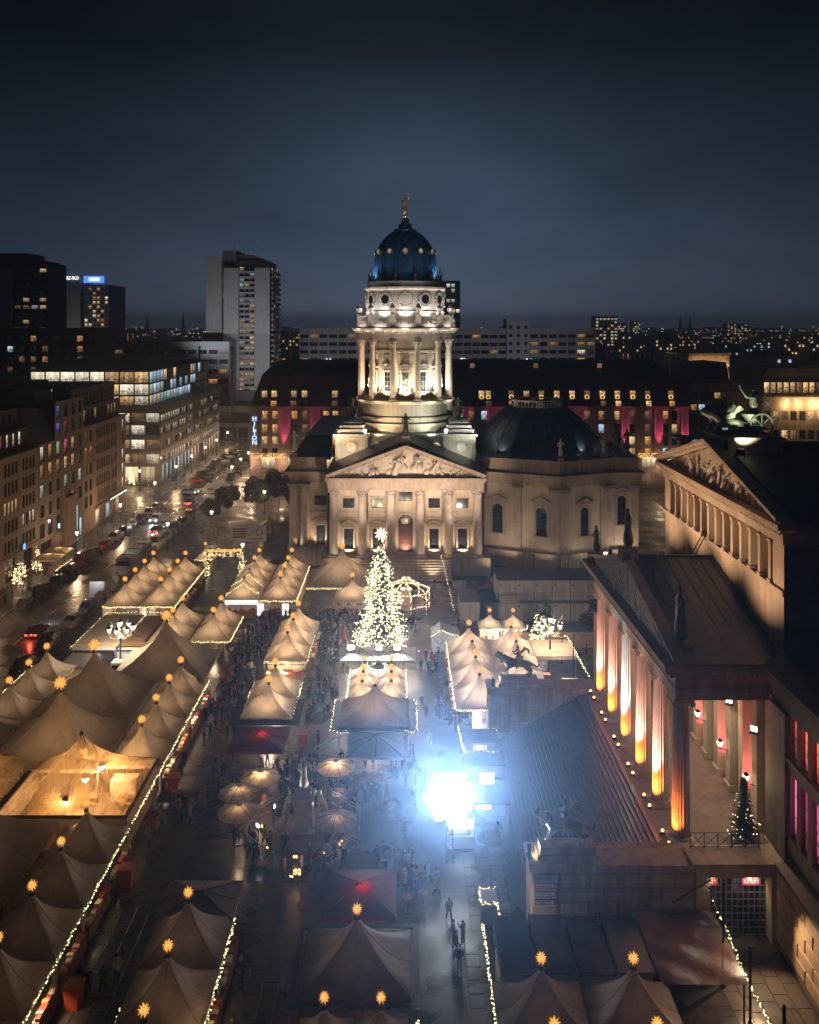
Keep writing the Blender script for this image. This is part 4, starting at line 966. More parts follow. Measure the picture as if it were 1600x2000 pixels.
for i in range(n):
 a = -PI * .5 + PI * 1.25 * i / n; b = -PI * .5 + PI * 1.25 * (i + 1) / n; q.bar((31.2 + .5 * math.cos(a), KY + .3, 34.6 + .8 * math.sin(a)), (31.2 + .5 * math.cos(b), KY + .3, 34.6 + .8 * math.sin(b)), .1)
for i in range(4): q.bar((31.0 + i * .12, KY + .3, 34.0), (31.0 + i * .12, KY + .3, 35.2), .03)
q.build('lyre', 'verdigris', A)
floodlight('small floodlight on the hall roof aimed at the chariot figures', (27.4, KY - 4.2, 31.2), (30.2, KY, 35.4), 3200, (1, .95, .65), 60, 2)
# dish on a tripod, roof statues
t = thing('tripod_dish', 'black dish on a tripod at the far slope of the upper pediment', 'ornament', (27.6, 85, 29.2))
q = MB(); q.lathe([(.35, 0), (.3, .6), (.22, 1.0), (.5, 1.4), (1.2, 1.75), (1.25, 1.9), (1.0, 1.9), (.3, 1.7), (0, 1.65)], (27.6, 85, 29.2), 20); q.build('dish', 'bronze', t, True)
for i in range(3): a = 2 * PI * i / 3; q = MB(); q.tube([(27.6 + .7 * math.cos(a), 85 + .7 * math.sin(a), 28.3), (27.6 + .4 * math.cos(a), 85 + .4 * math.sin(a), 30.4)], .07, 6); q.build('leg', 'bronze', t)
for (x, y, z, s, lab) in ((19.4, 74.6, 22.1, 1.9, 'dark standing figure on the ridge end of the portico roof'), (20.2, 63.0, 18.2, 2.3, 'dark standing figure on the near corner of the portico roof'), (19.6, 87.6, 18.2, 1.6, 'dark standing figure on the far corner of the portico roof')):
 t = thing('roof_statue', lab, 'statue', (x, y, z)); q = MB(); q.box(x - .7, x + .7, y - .7, y + .7, z - .3, z + .7); q.lathe([(1.0, .0), (.8, .5)], (x, y, z), 8); q.build('plinth', 'dark_stone', t); inst('figure', FIG_BRONZE, t, (x, y, z + .7), -PI / 2, s)
# ladder up to the gallery
t = thing('roof_ladder', 'short black metal ladder leaning on the upper wall above the portico roof', 'ladder', (26.3, 75, 22))
q = MB()
for dy in (-.35, .35): q.bar((25.6, 76.2 + dy, 22.0), (26.6, 76.2 + dy, 23.9), .07)
for i in range(6): f = i / 5; q.bar((25.6 + f, 75.85, 22.0 + 1.9 * f), (25.6 + f, 76.55, 22.0 + 1.9 * f), .05)
q.build('ladder', 'black_metal', t)
# orange uplights at the column feet: a pair before each column
up_b = MB(); up_b.lathe([(.16, 0), (.16, .12), (.12, .2)], n=10); up_me = up_b.mesh('housing', 'black_metal'); lz = MB(); lz.ball((0, 0, .24), .11, 8, 6)
up_l = {c: lz.mesh('lens', lit(nm, col, 7, 0)) for c, nm, col in (('o', 'lens_orange', (1, .45, .12)), ('w', 'lens_white', (1, .9, .8)))}
ords = ['nearest', 'second', 'third', 'fourth', 'fifth', 'farthest']
for i in range(6):
 y = 62.5 + i * 4.82; white = (i == 3)
 for j, dy in enumerate((-.75, .75)):
  x_ = 18.95
  t = thing('uplight', 'small glowing uplight on the %s side of the %s portico column' % (('near', 'far')[j], ords[i]), 'uplight', (x_, y + dy, 5.0), 0, 'uplights at the portico columns')
  for nm, me in (('housing', up_me), ('lens', up_l['o'])): ob = bpy.data.objects.new(nm, me); COL.objects.link(ob); ob.parent = t
 lamp('SPOT', (18.35, y - .95, 5.3), 3400 if i else 4200, (1, .21, .03), None, (19.95, y, 7.6), 62, .8, .1)
 if white: lamp('SPOT', (18.2, y - .9, 5.35), 22000, (.82, .95, 1), None, (19.9, y, 12.5), 34, .6, .1)
 elif i in (1, 2, 4, 5): lamp('SPOT', (18.2, y - .9, 5.35), 13000, (1, .56, .46), None, (19.95, y, 13), 40, .6, .1)
# sconces and red niches behind the columns
for i in range(5):
 y = 64.2 + i * 5.24
 q = MB(); t = thing('wall_lantern', 'glowing wall lantern on the portico back wall, %s from the near end' % ['first', 'second', 'third', 'fourth', 'fifth'][i], 'lantern', (25.5, y, 8.4), 0, 'lanterns on the portico back wall')
 q.bar((26.0, y, 8.0), (25.4, y, 8.2), .06); q.lathe([(.08, 0), (.12, .1), (.24, .62), (.1, .82), (0, .9)], (25.4, y, 8.15), 6); q.build('bracket', 'black_metal', t)
 q = MB(); q.lathe([(.1, .1), (.26, .6), (0, .62)], (25.4, y, 8.16), 8); q.build('glass', lit('lamp_glow', (1, .74, .4), 7, 0), t)
 lamp('POINT', (25.1, y, 8.6), 160, (1, .7, .35), None)
 lamp('SPOT', (26.4, y + 1.2, 5.3), 2600, (1, .06, .14), None, (26.75, y + 1.25, 13), 70, .6, .1)
for i, y in enumerate((63.6, 68.4)):
 floodlight('glaring white floodlight high on a portico pier, %s the viewer' % ('nearer' if i == 0 else 'farther from'), (25.75, y, 12.1), (19, y - 9, 4.5), 420, WARMW, 110, 40, .8)
lamp('SPOT', (23.4, 66, 14.6), 700, WARMW, None, (26.4, 75, 10.5), 100)
lamp('SPOT', (23.0, 84, 13.0), 700, (.85, 1, .95), None, (26.4, 78, 11), 100)
# terrace: railing and a clipped conifer
t = thing('railing', 'black railing on the terrace edge above the gate', 'railing', (22.5, 60.6, 5.55))
for i in range(6):
 x = 20.1 + i * .95; q = MB(); q.box(x - .03, x + .03, 60.55, 60.61, 5.55, 6.65); q.build('post', 'black_metal', t)
 if i < 5: q = MB(); q.bar((x, 60.58, 5.65), (x + .95, 60.58, 6.55), .03); q.bar((x, 60.58, 6.55), (x + .95, 60.58, 5.65), .03); q.build('lattice', 'black_metal', t)
for z in (5.62, 6.6): q = MB(); q.box(20.1, 24.9, 60.56, 60.6, z, z + .05); q.build('rail', 'black_metal', t)
# warm wash of the upper block from lamps on the portico roof
for i, y in enumerate((64.0, 71.5, 78.5, 86.0)):
 floodlight('roof floodlight washing the upper gallery, %s from the near eave' % ['first', 'second', 'third', 'fourth'][i], (20.6, y, 18.6 + (1 - abs(y - KY) / 13.5) * 3.6), (26.8, y, 26.8), 2800, (1, .66, .43), 100, 2.5, .8, 'floodlights on the portico roof', .8)
# ---------------------------------------------------------------- buildings along the street on the left
mat('render_ochre', (.30, .22, .15), .8, var=.1, scale=.3, bump=.15, bscale=5, streak=.12)
mat('render_grey', (.22, .185, .155), .8, var=.1, scale=.3, bump=.15, bscale=5, streak=.15)
mat('render_dark', (.12, .105, .095), .8, var=.12, scale=.3, streak=.15)
mat('render_pale', (.36, .34, .32), .8, var=.08, scale=.25, streak=.2)
mat('panel_grey', (.16, .155, .15), .6, var=.12, scale=.3, streak=.1)
mat('concrete_pale', (.42, .41, .41), .8, var=.06, scale=.2, streak=.1)
mat('concrete_dark', (.14, .14, .145), .8, var=.1, scale=.2)
def facade(parent, P0, u, W, H, wins, wallm, depth=.28, name='facade', sill=True):
 """wins: (u_centre, z, w, h, cols, rows, glass)"""
 q = MB(); q.wall(P0, u, W, H, [(a - w / 2, a + w / 2, z, z + h) for a, z, w, h, c, r, g in wins], depth)
 if sill:
  nx, ny = u[1], -u[0]
 o = q.build(name, wallm, parent); rz = math.atan2(u[1], u[0]); nx, ny = u[1], -u[0]
 for a, z, w, h, c, r, g in wins:
  window(parent, (P0[0] + u[0] * a - nx * (depth - .06), P0[1] + u[1] * a - ny * (depth - .06), P0[2] + z), rz, w, h, c, r, g)
 return o
XF = -63.5
DARK = 'glass_dark'
def hull(parent, x0, x1, y0, y1, z, m='roof_felt', z0=0.0, wm=None, faces='back'):
 q = MB(); q.quad((x0, y0, z), (x1, y0, z), (x1, y1, z), (x0, y1, z)); q.build('roof', m, parent)
 q = MB(); q.quad((x0, y0, z0), (x0, y1, z0), (x0, y1, z), (x0, y0, z)); q.quad((x0, y0, z0), (x1, y0, z0), (x1, y0, z), (x0, y0, z)); q.quad((x1, y1, z0), (x0, y1, z0), (x0, y1, z), (x1, y1, z)); q.build('wall', wm or 'render_dark', parent)
# A: ochre block nearest the viewer, windows in groups of four
y0, y1 = 118.0, 152.0
A_ = thing('street_block', 'ochre office block at the left edge with narrow windows in groups of four', 'building', (XF, y0, 0))
w = []; W = y1 - y0
for f, z in enumerate((4.9, 8.1, 11.2, 14.3, 17.4)):
 for gi in range(int(W / 6.6)):
  g0 = W - 6.3 - gi * 6.7 + .5
  on = pick([('lit_warm', 3), (DARK, 2)]) if f in (1, 2) else pick([('lit_amber', 1), (DARK, 4), ('lit_dim', 2)])
  if gi == 0 and f == 1: on = 'lit_white'
  for k in range(4): w.append((g0 + k * 1.32, z, .95, 2.1, 1, 1, on if rnd.random() < .8 else DARK))
for gi in range(3): w.append((W - 4.2 - gi * 6.7, .3, 3.6, 3.6, 3, 2, 'lit_shop' if gi == 2 else DARK))
w.append((W - 27.5, .3, 3.6, 3.6, 3, 2, 'lit_shop'))
facade(A_, (XF, y0, 0), (0, 1), W, 20.3, w, 'render_ochre')
q = MB(); q.box(XF, XF + .35, y0, y1, 20.3, 20.7); q.box(XF, XF + .2, y0, y1, 4.3, 4.5); q.build('cornice', 'render_ochre', A_)
w = [(W - 3 - i * 2.3, .9, 1.1, 2.2, 1, 1, pick([('lit_white', 2), ('lit_pink', .7), ('lit_amber', 1), (DARK, 3)])) for i in range(13)]
facade(A_, (XF - 1.9, y0, 20.6), (0, 1), W, 3.6, w, 'render_dark', name='setback_wall')
w = [(W - 3 - i * 2.3, .8, 1.1, 1.9, 1, 1, pick([('lit_dim', 1), (DARK, 5)])) for i in range(13)]
facade(A_, (XF - 3.6, y0, 24.2), (0, 1), W, 3.3, w, 'render_dark', name='setback_wall')
q = MB(); q.box(XF - 20, XF - 1.9, y0, y1, 24.1, 24.25); q.box(XF - 20, XF - .1, y0, y1, 20.45, 20.62); q.build('terrace', 'roof_felt', A_)
hull(A_, XF - 20, XF - 3.6, y0, y1, 27.5, z0=20)
q = MB(); q.box(XF - 12, XF - 7, 138, 146, 27.5, 29.4); q.box(XF - 16, XF - 13, 126, 130, 27.5, 28.9); q.build('roof_plant', 'render_dark', A_)
q = MB(); q.tube([(XF + .15, 145.5, 4.9), (XF + .35, 145.5, 4.9)], .62, 16); s_ = q.build('bank_sign', 'frame_dark', A_); q = MB(); q.lathe([(.3, 0), (.5, 0), (.5, .04), (.3, .04)], n=16); q.v = [(XF + .38 + z, 145.5 + x, 4.9 + y) for x, y, z in q.v]; q.bar((XF + .4, 145.3, 4.7), (XF + .4, 145.75, 5.1), .14, .05); q.build('emblem', lit('sign_blue', (.12, .35, 1), 2.2, 0), s_)
# B: grey block with single square windows
y0, y1 = 152.0, 173.6; W = y1 - y0
B_ = thing('street_block', 'grey-brown seven-storey block with single muntin windows next to the ochre block', 'building', (XF, y0, 0))
w = []; pat = {(3, 0): 'lit_green', (2, 3): 'lit_green', (2, 5): 'lit_green', (4, 0): 'lit_amber', (4, 1): 'lit_amber', (4, 2): 'lit_amber', (4, 3): 'lit_warm', (4, 4): 'lit_amber', (5, 0): 'lit_white', (5, 1): 'lit_amber', (5, 2): 'lit_green', (5, 3): 'lit_pink', (5, 4): 'lit_warm', (6, 3): 'lit_wine', (6, 2): 'lit_blue', (7, 2): 'lit_blue', (3, 0): 'lit_green', (1, 3): 'lit_dim', (1, 4): 'lit_dim', (2, 1): DARK}
zr = [(1, 7.7), (2, 11.2 + .2), (3, 11.2), (4, 14.9), (5, 18.2), (6, 21.7), (7, 24.9)]
rows = {0: 4.2, 1: 7.8, 2: 11.3, 4: 14.8, 5: 18.1, 6: 21.5, 7: 24.7}
for f, z in rows.items():
 for c in range(6):
  a = 1.7 + c * 3.62
  if f >= 6 and c < 2: continue
  if f == 0 and c > 2: continue
  ff = 3 if (f == 2 and c == 0) else f
  w.append((a, z, 1.75 if f else 2.2, 2.3 if f else 2.6, 2, 4 if f in (2, 4, 5) else 2, pat.get((f, c), pat.get((3, c)) if f == 2 and c == 0 else DARK) or DARK))
w += [(3.4, .3, 4.8, 3.0, 4, 1, DARK), (9.0, .3, 4.4, 3.0, 4, 1, 'lit_dim'), (17.6, .3, 3.0, 6.4, 2, 3, 'lit_shop_cool'), (20.3, .3, 1.6, 3.6, 1, 2, 'lit_cool')]
facade(B_, (XF, y0, 0), (0, 1), W, 20.9, [v for v in w if v[1] + v[3] < 20.9], 'render_grey')
facade(B_, (XF, y0 + 7.2, 20.9), (0, 1), W - 7.2, 6.9, [(v[0] - 7.2, v[1] - 20.9, *v[2:]) for v in w if v[1] > 20.9], 'render_grey')
q = MB(); q.quad((XF, y0, 20.9), (XF, y0 + 7.2, 20.9), (XF - 3, y0 + 7.2, 27.2), (XF - 3, y0, 27.2)); q.build('mansard', 'slate_roof', B_)
q = MB(); q.box(XF, XF + .25, y0 + 7.2, y1, 27.5, 27.9); q.box(XF, XF + .12, y0, y1, 17.5, 17.62); q.box(XF, XF + .15, y0, y0 + 12, 7.2, 7.4); q.build('cornice', 'render_grey', B_)
q = MB(); q.box(XF, XF + .9, y0 + 11.2, y0 + 15.6, .2, 9.6); q.build('portal_frame', 'render_ochre', B_)
hull(B_, XF - 20, XF - .1, y0, y1, 27.4)
q = MB(); q.box(XF - 9, XF - 4, 160, 168, 27.4, 29.6); q.build('roof_plant', 'concrete_dark', B_)
q = MB()
q.lathe([(.28, 0), (.42, 0), (.42, .05), (.28, .05)], n=16); q.v = [(XF + .2 + z, y0 + 8.6 + x, 4.9 + y) for x, y, z in q.v]; q.bar((XF + .22, y0 + 8.7, 4.6), (XF + .22, y0 + 9.05, 4.35), .12, .05); q.build('ring_sign', lit('sign_teal', (.5, 1, .9), 2, 0), B_)
# C: ochre corner block with ribbon windows
y0, y1 = 173.6, 200.0; W = y1 - y0
C_ = thing('street_block', 'ochre corner block with dark ribbon windows beside the glass office', 'building', (XF, y0, 0))
w = []
for f, z in enumerate((5.0, 8.2, 11.5, 14.9, 18.2)):
 for c in (0, 1): w.append((1.6 + c * 2.6, z, 1.5, 2.3, 2, 3, 'lit_green' if f == 3 - 0 and c in (0, 1) and f == 2 else pick([(DARK, 5), ('lit_dim', 2), ('lit_amber', 1)])))
 for k in range(9): w.append((8.0 + k * 1.45, z + .1, 1.2, 2.2, 1, 1, DARK if rnd.random() < .93 else 'lit_dim'))
 w.append((24.6, z + .1, 1.5, 2.2, 1, 1, pick([('lit_white', 1), (DARK, 1), ('lit_cool', .6)])))
for k in range(5): w.append((8.2 + k * 3.2, .3, 2.7, 3.2, 3, 2, pick([('lit_shop', 2), ('lit_dim', 2), ('lit_shop_cool', 1)])))
facade(C_, (XF, y0, 0), (0, 1), W, 21.3, w, 'render_ochre')
q = MB(); q.box(XF, XF + .5, y0 + 6.3, y1, 4.1, 4.4); q.box(XF, XF + .4, y0, y1, 21.3, 21.6); q.build('cornice', 'render_ochre', C_)
q = MB(); q.box(XF + .52, XF + .6, y1 - 12, y1 - 1, 4.12, 4.3); q.build('sign_strip', lit('strip_green', (.6, 1, .8), 1.6, .2), C_)
w = [(3 + k * 2.1, .7, 1.2, 2.2, 1, 1, pick([('lit_amber', 4), (DARK, 3)])) for k in range(11)]
facade(C_, (XF - 1.6, y0, 21.5), (0, 1), W, 3.8, w, 'render_dark', name='setback_wall')
w = [(3 + k * 2.1, .6, 1.1, 1.9, 1, 1, DARK) for k in range(11)]
facade(C_, (XF - 2.6, y0, 25.3), (0, 1), W, 3.7, w, 'render_dark', name='setback_wall')
hull(C_, XF - 20, XF - 2.6, y0, y1, 29.0); q = MB(); q.box(XF - 20, XF, y0, y1, 21.35, 21.5); q.build('terrace', 'roof_felt', C_)
# D: glass corner office, stepped back above
y0, y1 = 229.0, 303.0; W = y1 - y0; XD = -63.5
D_ = thing('glass_office', 'glass corner office with lit upper storeys stepped back above banded stone floors', 'building', (XD, y0, 0))
NW = 28.0
w = []
for z, on in ((5.4, .7), (9.2, .3), (13.0, .3), (16.2, .9)):
 for k in range(7): w.append((NW - 2.1 - k * 3.9, z, 3.5, 2.5, 2, 2, pick([('lit_white', on), ('lit_warm', on * .5), (DARK, 1 - on), ('lit_dim', .25)])))
for k in range(6): w.append((NW - 3.4 - k * 4.4, .3, 3.7, 4.3, 3, 6, 'lit_shop' if k < 4 else 'lit_dim'))
facade(D_, (XD - NW, y0, 0), (1, 0), NW, 19.8, w, 'panel_grey')
w = []
for f, z in enumerate((5.4, 9.2, 13.0, 16.4)):
 for k in range(30):
  g = 'lit_white' if (f == 3 and k < 8) else pick([(DARK, 2.6), ('lit_warm', 1.6), ('lit_white', 2.4), ('lit_cool', 1.0), ('lit_dim', 2)])
  w.append((1.6 + k * 2.42, z, 2.05, 1.75, 2, 2, g))
for k in range(18): w.append((2.2 + k * 4.0, .3, 3.4, 4.3, 3, 3, 'lit_shop_cool' if k < 8 else pick([('lit_shop', 2), ('lit_warm', 1), (DARK, 1)])))
facade(D_, (XD, y0, 0), (0, 1), W, 19.8, w, 'panel_grey')
q = MB()
for z in (4.75, 8.4, 12.2, 15.6, 19.0): q.box(XD, XD + .14, y0 - .14, y1, z, z + .5); q.box(XD - NW, XD + .14, y0 - .14, y0, z, z + .5)
q.box(XD - NW, XD + .3, y0 - .3, y1, 19.8, 20.3); q.build('band', 'panel_grey', D_)
w = []; NW2 = 32.0; XS = XD - 3.8
for z, h in ((.2, 2.4), (2.9, 2.9), (6.1, 3.0)):
 for k in range(8): w.append((NW2 - 2.1 - k * 3.95, z, 3.7, h, 3, 3, pick([('lit_white', 5), ('lit_warm', 3), (DARK, .4)]) if (z > 3 or k < 4) else pick([('lit_cool', 1), ('lit_dim', 1)])))
facade(D_, (XS - NW2, y0 + 3, 20.3), (1, 0), NW2, 9.4, w, 'frame_dark', .12, 'glazed_storeys')
w = []
for f, (z, h) in enumerate(((.2, 2.6), (3.1, 2.7), (6.1, 3.0))):
 for k in range(20):
  g = {0: pick([('lit_cool', 3), ('lit_warm', 1), ('lit_green', 1)]) if k < 13 else DARK, 1: pick([('lit_green', 2), ('lit_cool', 1)]) if k < 4 else pick([(DARK, 3), ('lit_cool', 1), ('lit_dim', 1)]), 2: pick([('lit_cool', 2), ('lit_warm', 1.5)]) if k < 5 else pick([(DARK, 2.5), ('lit_cool', .5), ('lit_warm', .6)])}[f]
  w.append((1.9 + k * 3.45, z, 3.1, h, 4, 4, g))
facade(D_, (XS, y0 + 3, 20.3), (0, 1), 70, 9.4, w, 'frame_dark', .12, 'glazed_storeys')
hull(D_, XS - NW2, XS + .6, y0 + 2.4, y1 - 1, 29.8, z0=29.4)
q = MB(); q.box(XD - NW - 6, XD, y0, y1, 20.31, 20.4); q.box(XS - 25, XS - 5, y0 + 12, y1 - 15, 29.81, 32.4); q.build('terrace', 'roof_felt', D_)
for k in range(18): q = MB(); q.box(XD + .02, XD + .35, y0 + k * 4.0 + .0, y0 + k * 4.0 + .42, .12, 4.74); q.build('pillar', 'panel_grey', D_)
# E: pale low building closing the street
E_ = thing('corner_building', 'pale low corner building with a flat roof at the end of the street', 'building', (-70, 322, 0))
w = [(2 + k * 3.4, 6.6, 2.8, 2.3, 2, 1, pick([('lit_dim', 1), (DARK, 1), ('lit_warm', 1)])) for k in range(5)]
facade(E_, (-74, 322, 0), (1, 0), 18, 11.6, w, 'render_pale')
w = [(2 + k * 3.6, 6.6, 3.0, 2.3, 2, 1, pick([('lit_dim', 1), (DARK, 1), ('lit_warm', 1)])) for k in range(9)]
facade(E_, (-56, 322, 0), (0, 1), 34, 11.6, w, 'render_pale')
q = MB(); q.box(-74.4, -55.6, 321.6, 356, 9.6, 11.9); q.box(-74.2, -55.8, 321.8, 356, 4.0, 5.6); q.build('band', 'render_pale', E_); hull(E_, -74, -56, 322, 356, 11.95)
for i in range(5): q = MB(); q.box(-73.6 + i * 4.2, -73 + i * 4.2, 321.2, 321.8, 0, 4.0); q.build('pillar', 'render_pale', E_)
# ---------------------------------------------------------------- tower blocks and the city behind
# grey residential high-rise
H1 = thing('residential_tower', 'tall pale residential tower with a column of lit windows and balconies on its right side', 'tower block', (-66, 350, 0))
m_ = 350 / 1700
def fx(x): return (x - PX) * m_
def fz(y): return CAM_H - (y - PY) * m_
q = MB(); q.box(fx(400), fx(431.5), 352, 376, 0, fz(500)); q.box(fx(431.5), fx(437), 354, 376, 0, fz(520)); q.box(fx(437), fx(466), 350, 376, 0, fz(523)); q.box(fx(466), fx(497), 351.2, 376, 0, fz(523)); q.box(fx(497), fx(527), 350, 364, 0, fz(523)); q.box(fx(437), fx(522), 354, 376, fz(523), fz(508))
q.build('wall', 'concrete_pale', H1)
q = MB(); q.box(fx(432), fx(460), 353, 372, fz(522), fz(488)); q.prism([(fx(461), fz(507)), (fx(520), fz(507)), (fx(520), fz(520) + 2.6), (fx(490), fz(496)), (fx(461), fz(496))], 355, 370, 'y'); q.build('roof_plant', 'concrete_dark', H1)
q = MB()
for i in range(9): x = fx(434) + i * 1.9; q.bar((x, 356, fz(488)), (x, 356, fz(488) + 1 + (i * 37 % 5) * .5), .12)
q.build('aerial', 'black_metal', H1)
q = MB(); xs = fx(527); q.wall((xs, 350, 0), (0, 1), 26, fz(523), [], .1); q.build('side_wall', 'concrete_pale', H1)
nf = 24; fh = (fz(523) - fz(770)) / nf
rs = random.Random(21)
bal = MB(); bal.box(-2.9, 2.9, -.5, .3, 0, .95); bal_me = bal.mesh('balcony', 'concrete_pale')
balr = MB(); balr.box(-11, 11, -1.1, 0, 0, 1.0); balr_me = balr.mesh('balcony', 'concrete_pale')
for f in range(nf):
 z = fz(770) + f * fh
 for k in range(3):
  g = rs.choice(['lit_amber', 'lit_warm', 'lit_dim', DARK, DARK, 'lit_warm'] if f < 15 else [DARK, DARK, DARK, 'lit_warm', 'lit_dim', 'lit_cool'])
  window(H1, (fx(466) + (k + .5) * (fx(497) - fx(466)) / 3, 351.1, z + 1.0), 0, 1.75, 1.6, 2, 1, g, fm='frame_dark')
 inst('balcony', bal_me, H1, ((fx(466) + fx(497)) / 2, 350.9, z))
 window(H1, ((fx(431.5) + fx(437)) / 2, 353.9, z + .8), 0, .8, 1.4, 1, 1, rs.choice([DARK, DARK, 'lit_dim', 'lit_warm']))
 inst('balcony', balr_me, H1, (xs, 363.5, z), PI / 2)
 for k in range(3): window(H1, (xs + .06, 356 + k * 7, z + 1.05), PI / 2, 3.2, 1.5, 3, 1, rs.choice([DARK, DARK, DARK, DARK, 'lit_dim', 'lit_warm', 'lit_wine' if f == 5 else DARK]))
q = MB(); q.box(fx(448), fx(505), 345, 352, fz(772) - 3, fz(762)); q.build('entrance_block', 'concrete_dark', H1)
# generic slab block with a window grid facing the viewer
def slab(name, label, x0, x1, y, dep, z1, wallm, rows, cols, ww, wh, lits, seed, zb=6.0, roof='roof_felt', side=None, cat='building', fm='frame_dark', parapet=.5):
 t = thing(name, label, cat, ((x0 + x1) / 2, y, 0)); rs = random.Random(seed); W = x1 - x0; w = []
 for r_ in range(rows):
  z = zb + (z1 - parapet - .6 - zb) * r_ / rows
  for c in range(cols):
   g = rs.choices([k for k, _ in lits], [v for _, v in lits])[0]
   w.append((W * (c + .5) / cols, z, ww, wh, 2, 1, g))
 facade(t, (x0, y, 0), (1, 0), W, z1, w, wallm, .2)
 for q in (MB().quad((x0, y + dep, 0), (x0, y, 0), (x0, y, z1), (x0, y + dep, z1)), MB().quad((x1, y, 0), (x1, y + dep, 0), (x1, y + dep, z1), (x1, y, z1))): q.build('side_wall', side or wallm, t)
 q = MB(); q.box(x0, x1, y + .3, y + dep, z1 - .3, z1 - .2); q.build('roof', roof, t)
 return t
def at(px, Y): return (px - PX) * Y / F_PX
def hz(py, Y): return CAM_H - (py - PY) * Y / F_PX
Y = 330
slab('slab_block', 'long dark slab block with a few amber windows left of the pale tower', at(180, Y), at(447, Y), Y, 14, hz(667, Y), 'concrete_dark', 5, 13, 3.4, 1.7, [(DARK, 7), ('lit_amber', 1.3), ('lit_dim', 1)], 4, zb=16)
Y = 390
t = slab('slab_block', 'long grey flat-roofed apartment slab behind the hotel on the left of the dome', at(585, Y), at(735, Y), Y, 14, hz(640, Y), 'render_pale', 5, 8, 3.6, 1.6, [(DARK, 12), ('lit_amber', 1)], 5, zb=22)
t = slab('slab_block', 'long grey flat-roofed apartment slab behind the hotel on the right of the dome', at(735, Y), at(990, Y), Y, 14, hz(641, Y), 'render_pale', 5, 15, 3.4, 1.6, [(DARK, 16), ('lit_amber', 1)], 6, zb=22)
slab('stair_tower', 'taller grey block with paired small windows in the middle of the apartment slab', at(990, Y), at(1034, Y), Y - 1, 14, hz(622, Y), 'concrete_pale', 6, 3, 1.5, 1.5, [(DARK, 1)], 7, zb=22, cat='building')
q = None
slab('slab_block', 'grey apartment slab with orange and blue windows to the right of the stair tower', at(1034.5, Y), at(1163, Y), Y, 14, hz(640, Y), 'render_pale', 5, 7, 3.4, 1.7, [(DARK, 7), ('lit_amber', 2), ('lit_blue', .6), ('lit_white', 1.2)], 9, zb=22)
Y = 560
slab('office_tower', 'glass office tower with lit floors half hidden behind the dome', at(862, Y), at(899, Y), Y, 12, hz(548, Y), 'concrete_dark', 15, 4, 2.4, 2.4, [(DARK, 4), ('lit_white', 2), ('lit_cool', 1)], 10, zb=20, cat='tower block')
Y = 650
bz = slab('newspaper_tower', 'dark office tower with a glowing white rooftop sign and a blue one', at(164, Y), at(212, Y), Y, 40, hz(556, Y), 'concrete_dark', 17, 6, 2.2, 2.2, [(DARK, 5), ('lit_amber', 2.2), ('lit_warm', 1.5), ('lit_white', .5)], 11, zb=14, cat='tower block')
q = MB(); q.box(at(125, Y), at(160, Y), Y - 3, Y + 30, 0, hz(552, Y)); q.build('blank_wall', 'render_grey', bz)
def text_mesh(body, size, m, extrude=.05, name='lettering'):
 c = bpy.data.curves.new('txt', 'FONT'); c.body = body; c.size = size; c.extrude = extrude; c.align_x = 'CENTER'; c.align_y = 'CENTER'; c.resolution_u = 2
 o = bpy.data.objects.new('txt', c); COL.objects.link(o); dg = bpy.context.evaluated_depsgraph_get()
 me = bpy.data.meshes.new_from_object(o.evaluated_get(dg)); bpy.data.objects.remove(o); me.name = name; me.materials.clear(); me.materials.append(MATS[m] if isinstance(m, str) else m); return me
lit('sign_white', (1, .95, .92), 2.2, 0); lit('sign_deep_blue', (.05, .16, 1), 2.0, .3, .3); lit('sign_letters', (.42, .62, 1), 2.4, 0)
q = MB(); q.box(at(131, Y), at(158, Y), Y - 2.4, Y - 2.2, hz(551, Y), hz(550, Y)); q.build('sign_frame', 'black_metal', bz)
inst('lettering', text_mesh('BZ-BILD', 3.6, 'sign_white', .1), bz, (at(144.5, Y), Y - 2.5, hz(543.5, Y)), rot=(PI / 2, 0, 0), sc=(.72, 1, 1))
q = MB(); q.box(at(164, Y), at(203, Y), Y - .4, Y + .4, hz(552.5, Y), hz(539, Y)); ob = q.build('sign_board', 'sign_deep_blue', bz)
q = MB(); q.box(at(174, Y), at(195, Y), Y - .6, Y - .41, hz(549, Y), hz(542, Y)); q.build('sign_panel', lit('sign_pale_blue', (.45, .65, 1), 2.0, .3, .4), ob)
slab('office_block', 'low office block with rows of bright windows left of the sign tower', at(90, Y), at(124, Y), Y + 6, 12, hz(588, Y), 'concrete_dark', 8, 7, 1.3, 1.9, [('lit_warm', 4), ('lit_white', 3), (DARK, 3)], 12, zb=20)
Y = 345
t = slab('residential_tower', 'dark stepped residential tower at the left edge of the skyline', at(26, Y), at(92, Y), Y, 20, hz(512, Y), 'concrete_dark', 15, 4, 2.6, 1.5, [(DARK, 5), ('lit_warm', 1), ('lit_dim', 1.4), ('lit_cool', .3)], 13, zb=22, cat='tower block')
q = MB()
for r_ in range(15): z = 22 + (hz(512, Y) - 23.1) * r_ / 15; q.box(at(26, Y), at(92, Y), Y - .9, Y - .02, z - 1.0, z - .15)
q.build('balcony_band', 'concrete_dark', t); q = MB(); q.box(at(-60, Y), at(26, Y), Y - 2, Y + 18, 0, hz(524, Y)); q.build('blank_wall', 'render_pale', t); q = MB(); q.box(at(-60, Y), at(53, Y), Y + 1, Y + 17, hz(524, Y) - 3, hz(494, Y)); q.box(at(53, Y), at(84, Y), Y + 1, Y + 17, hz(520, Y), hz(508, Y)); q.build('roof_plant', 'concrete_dark', t)
Y = 232
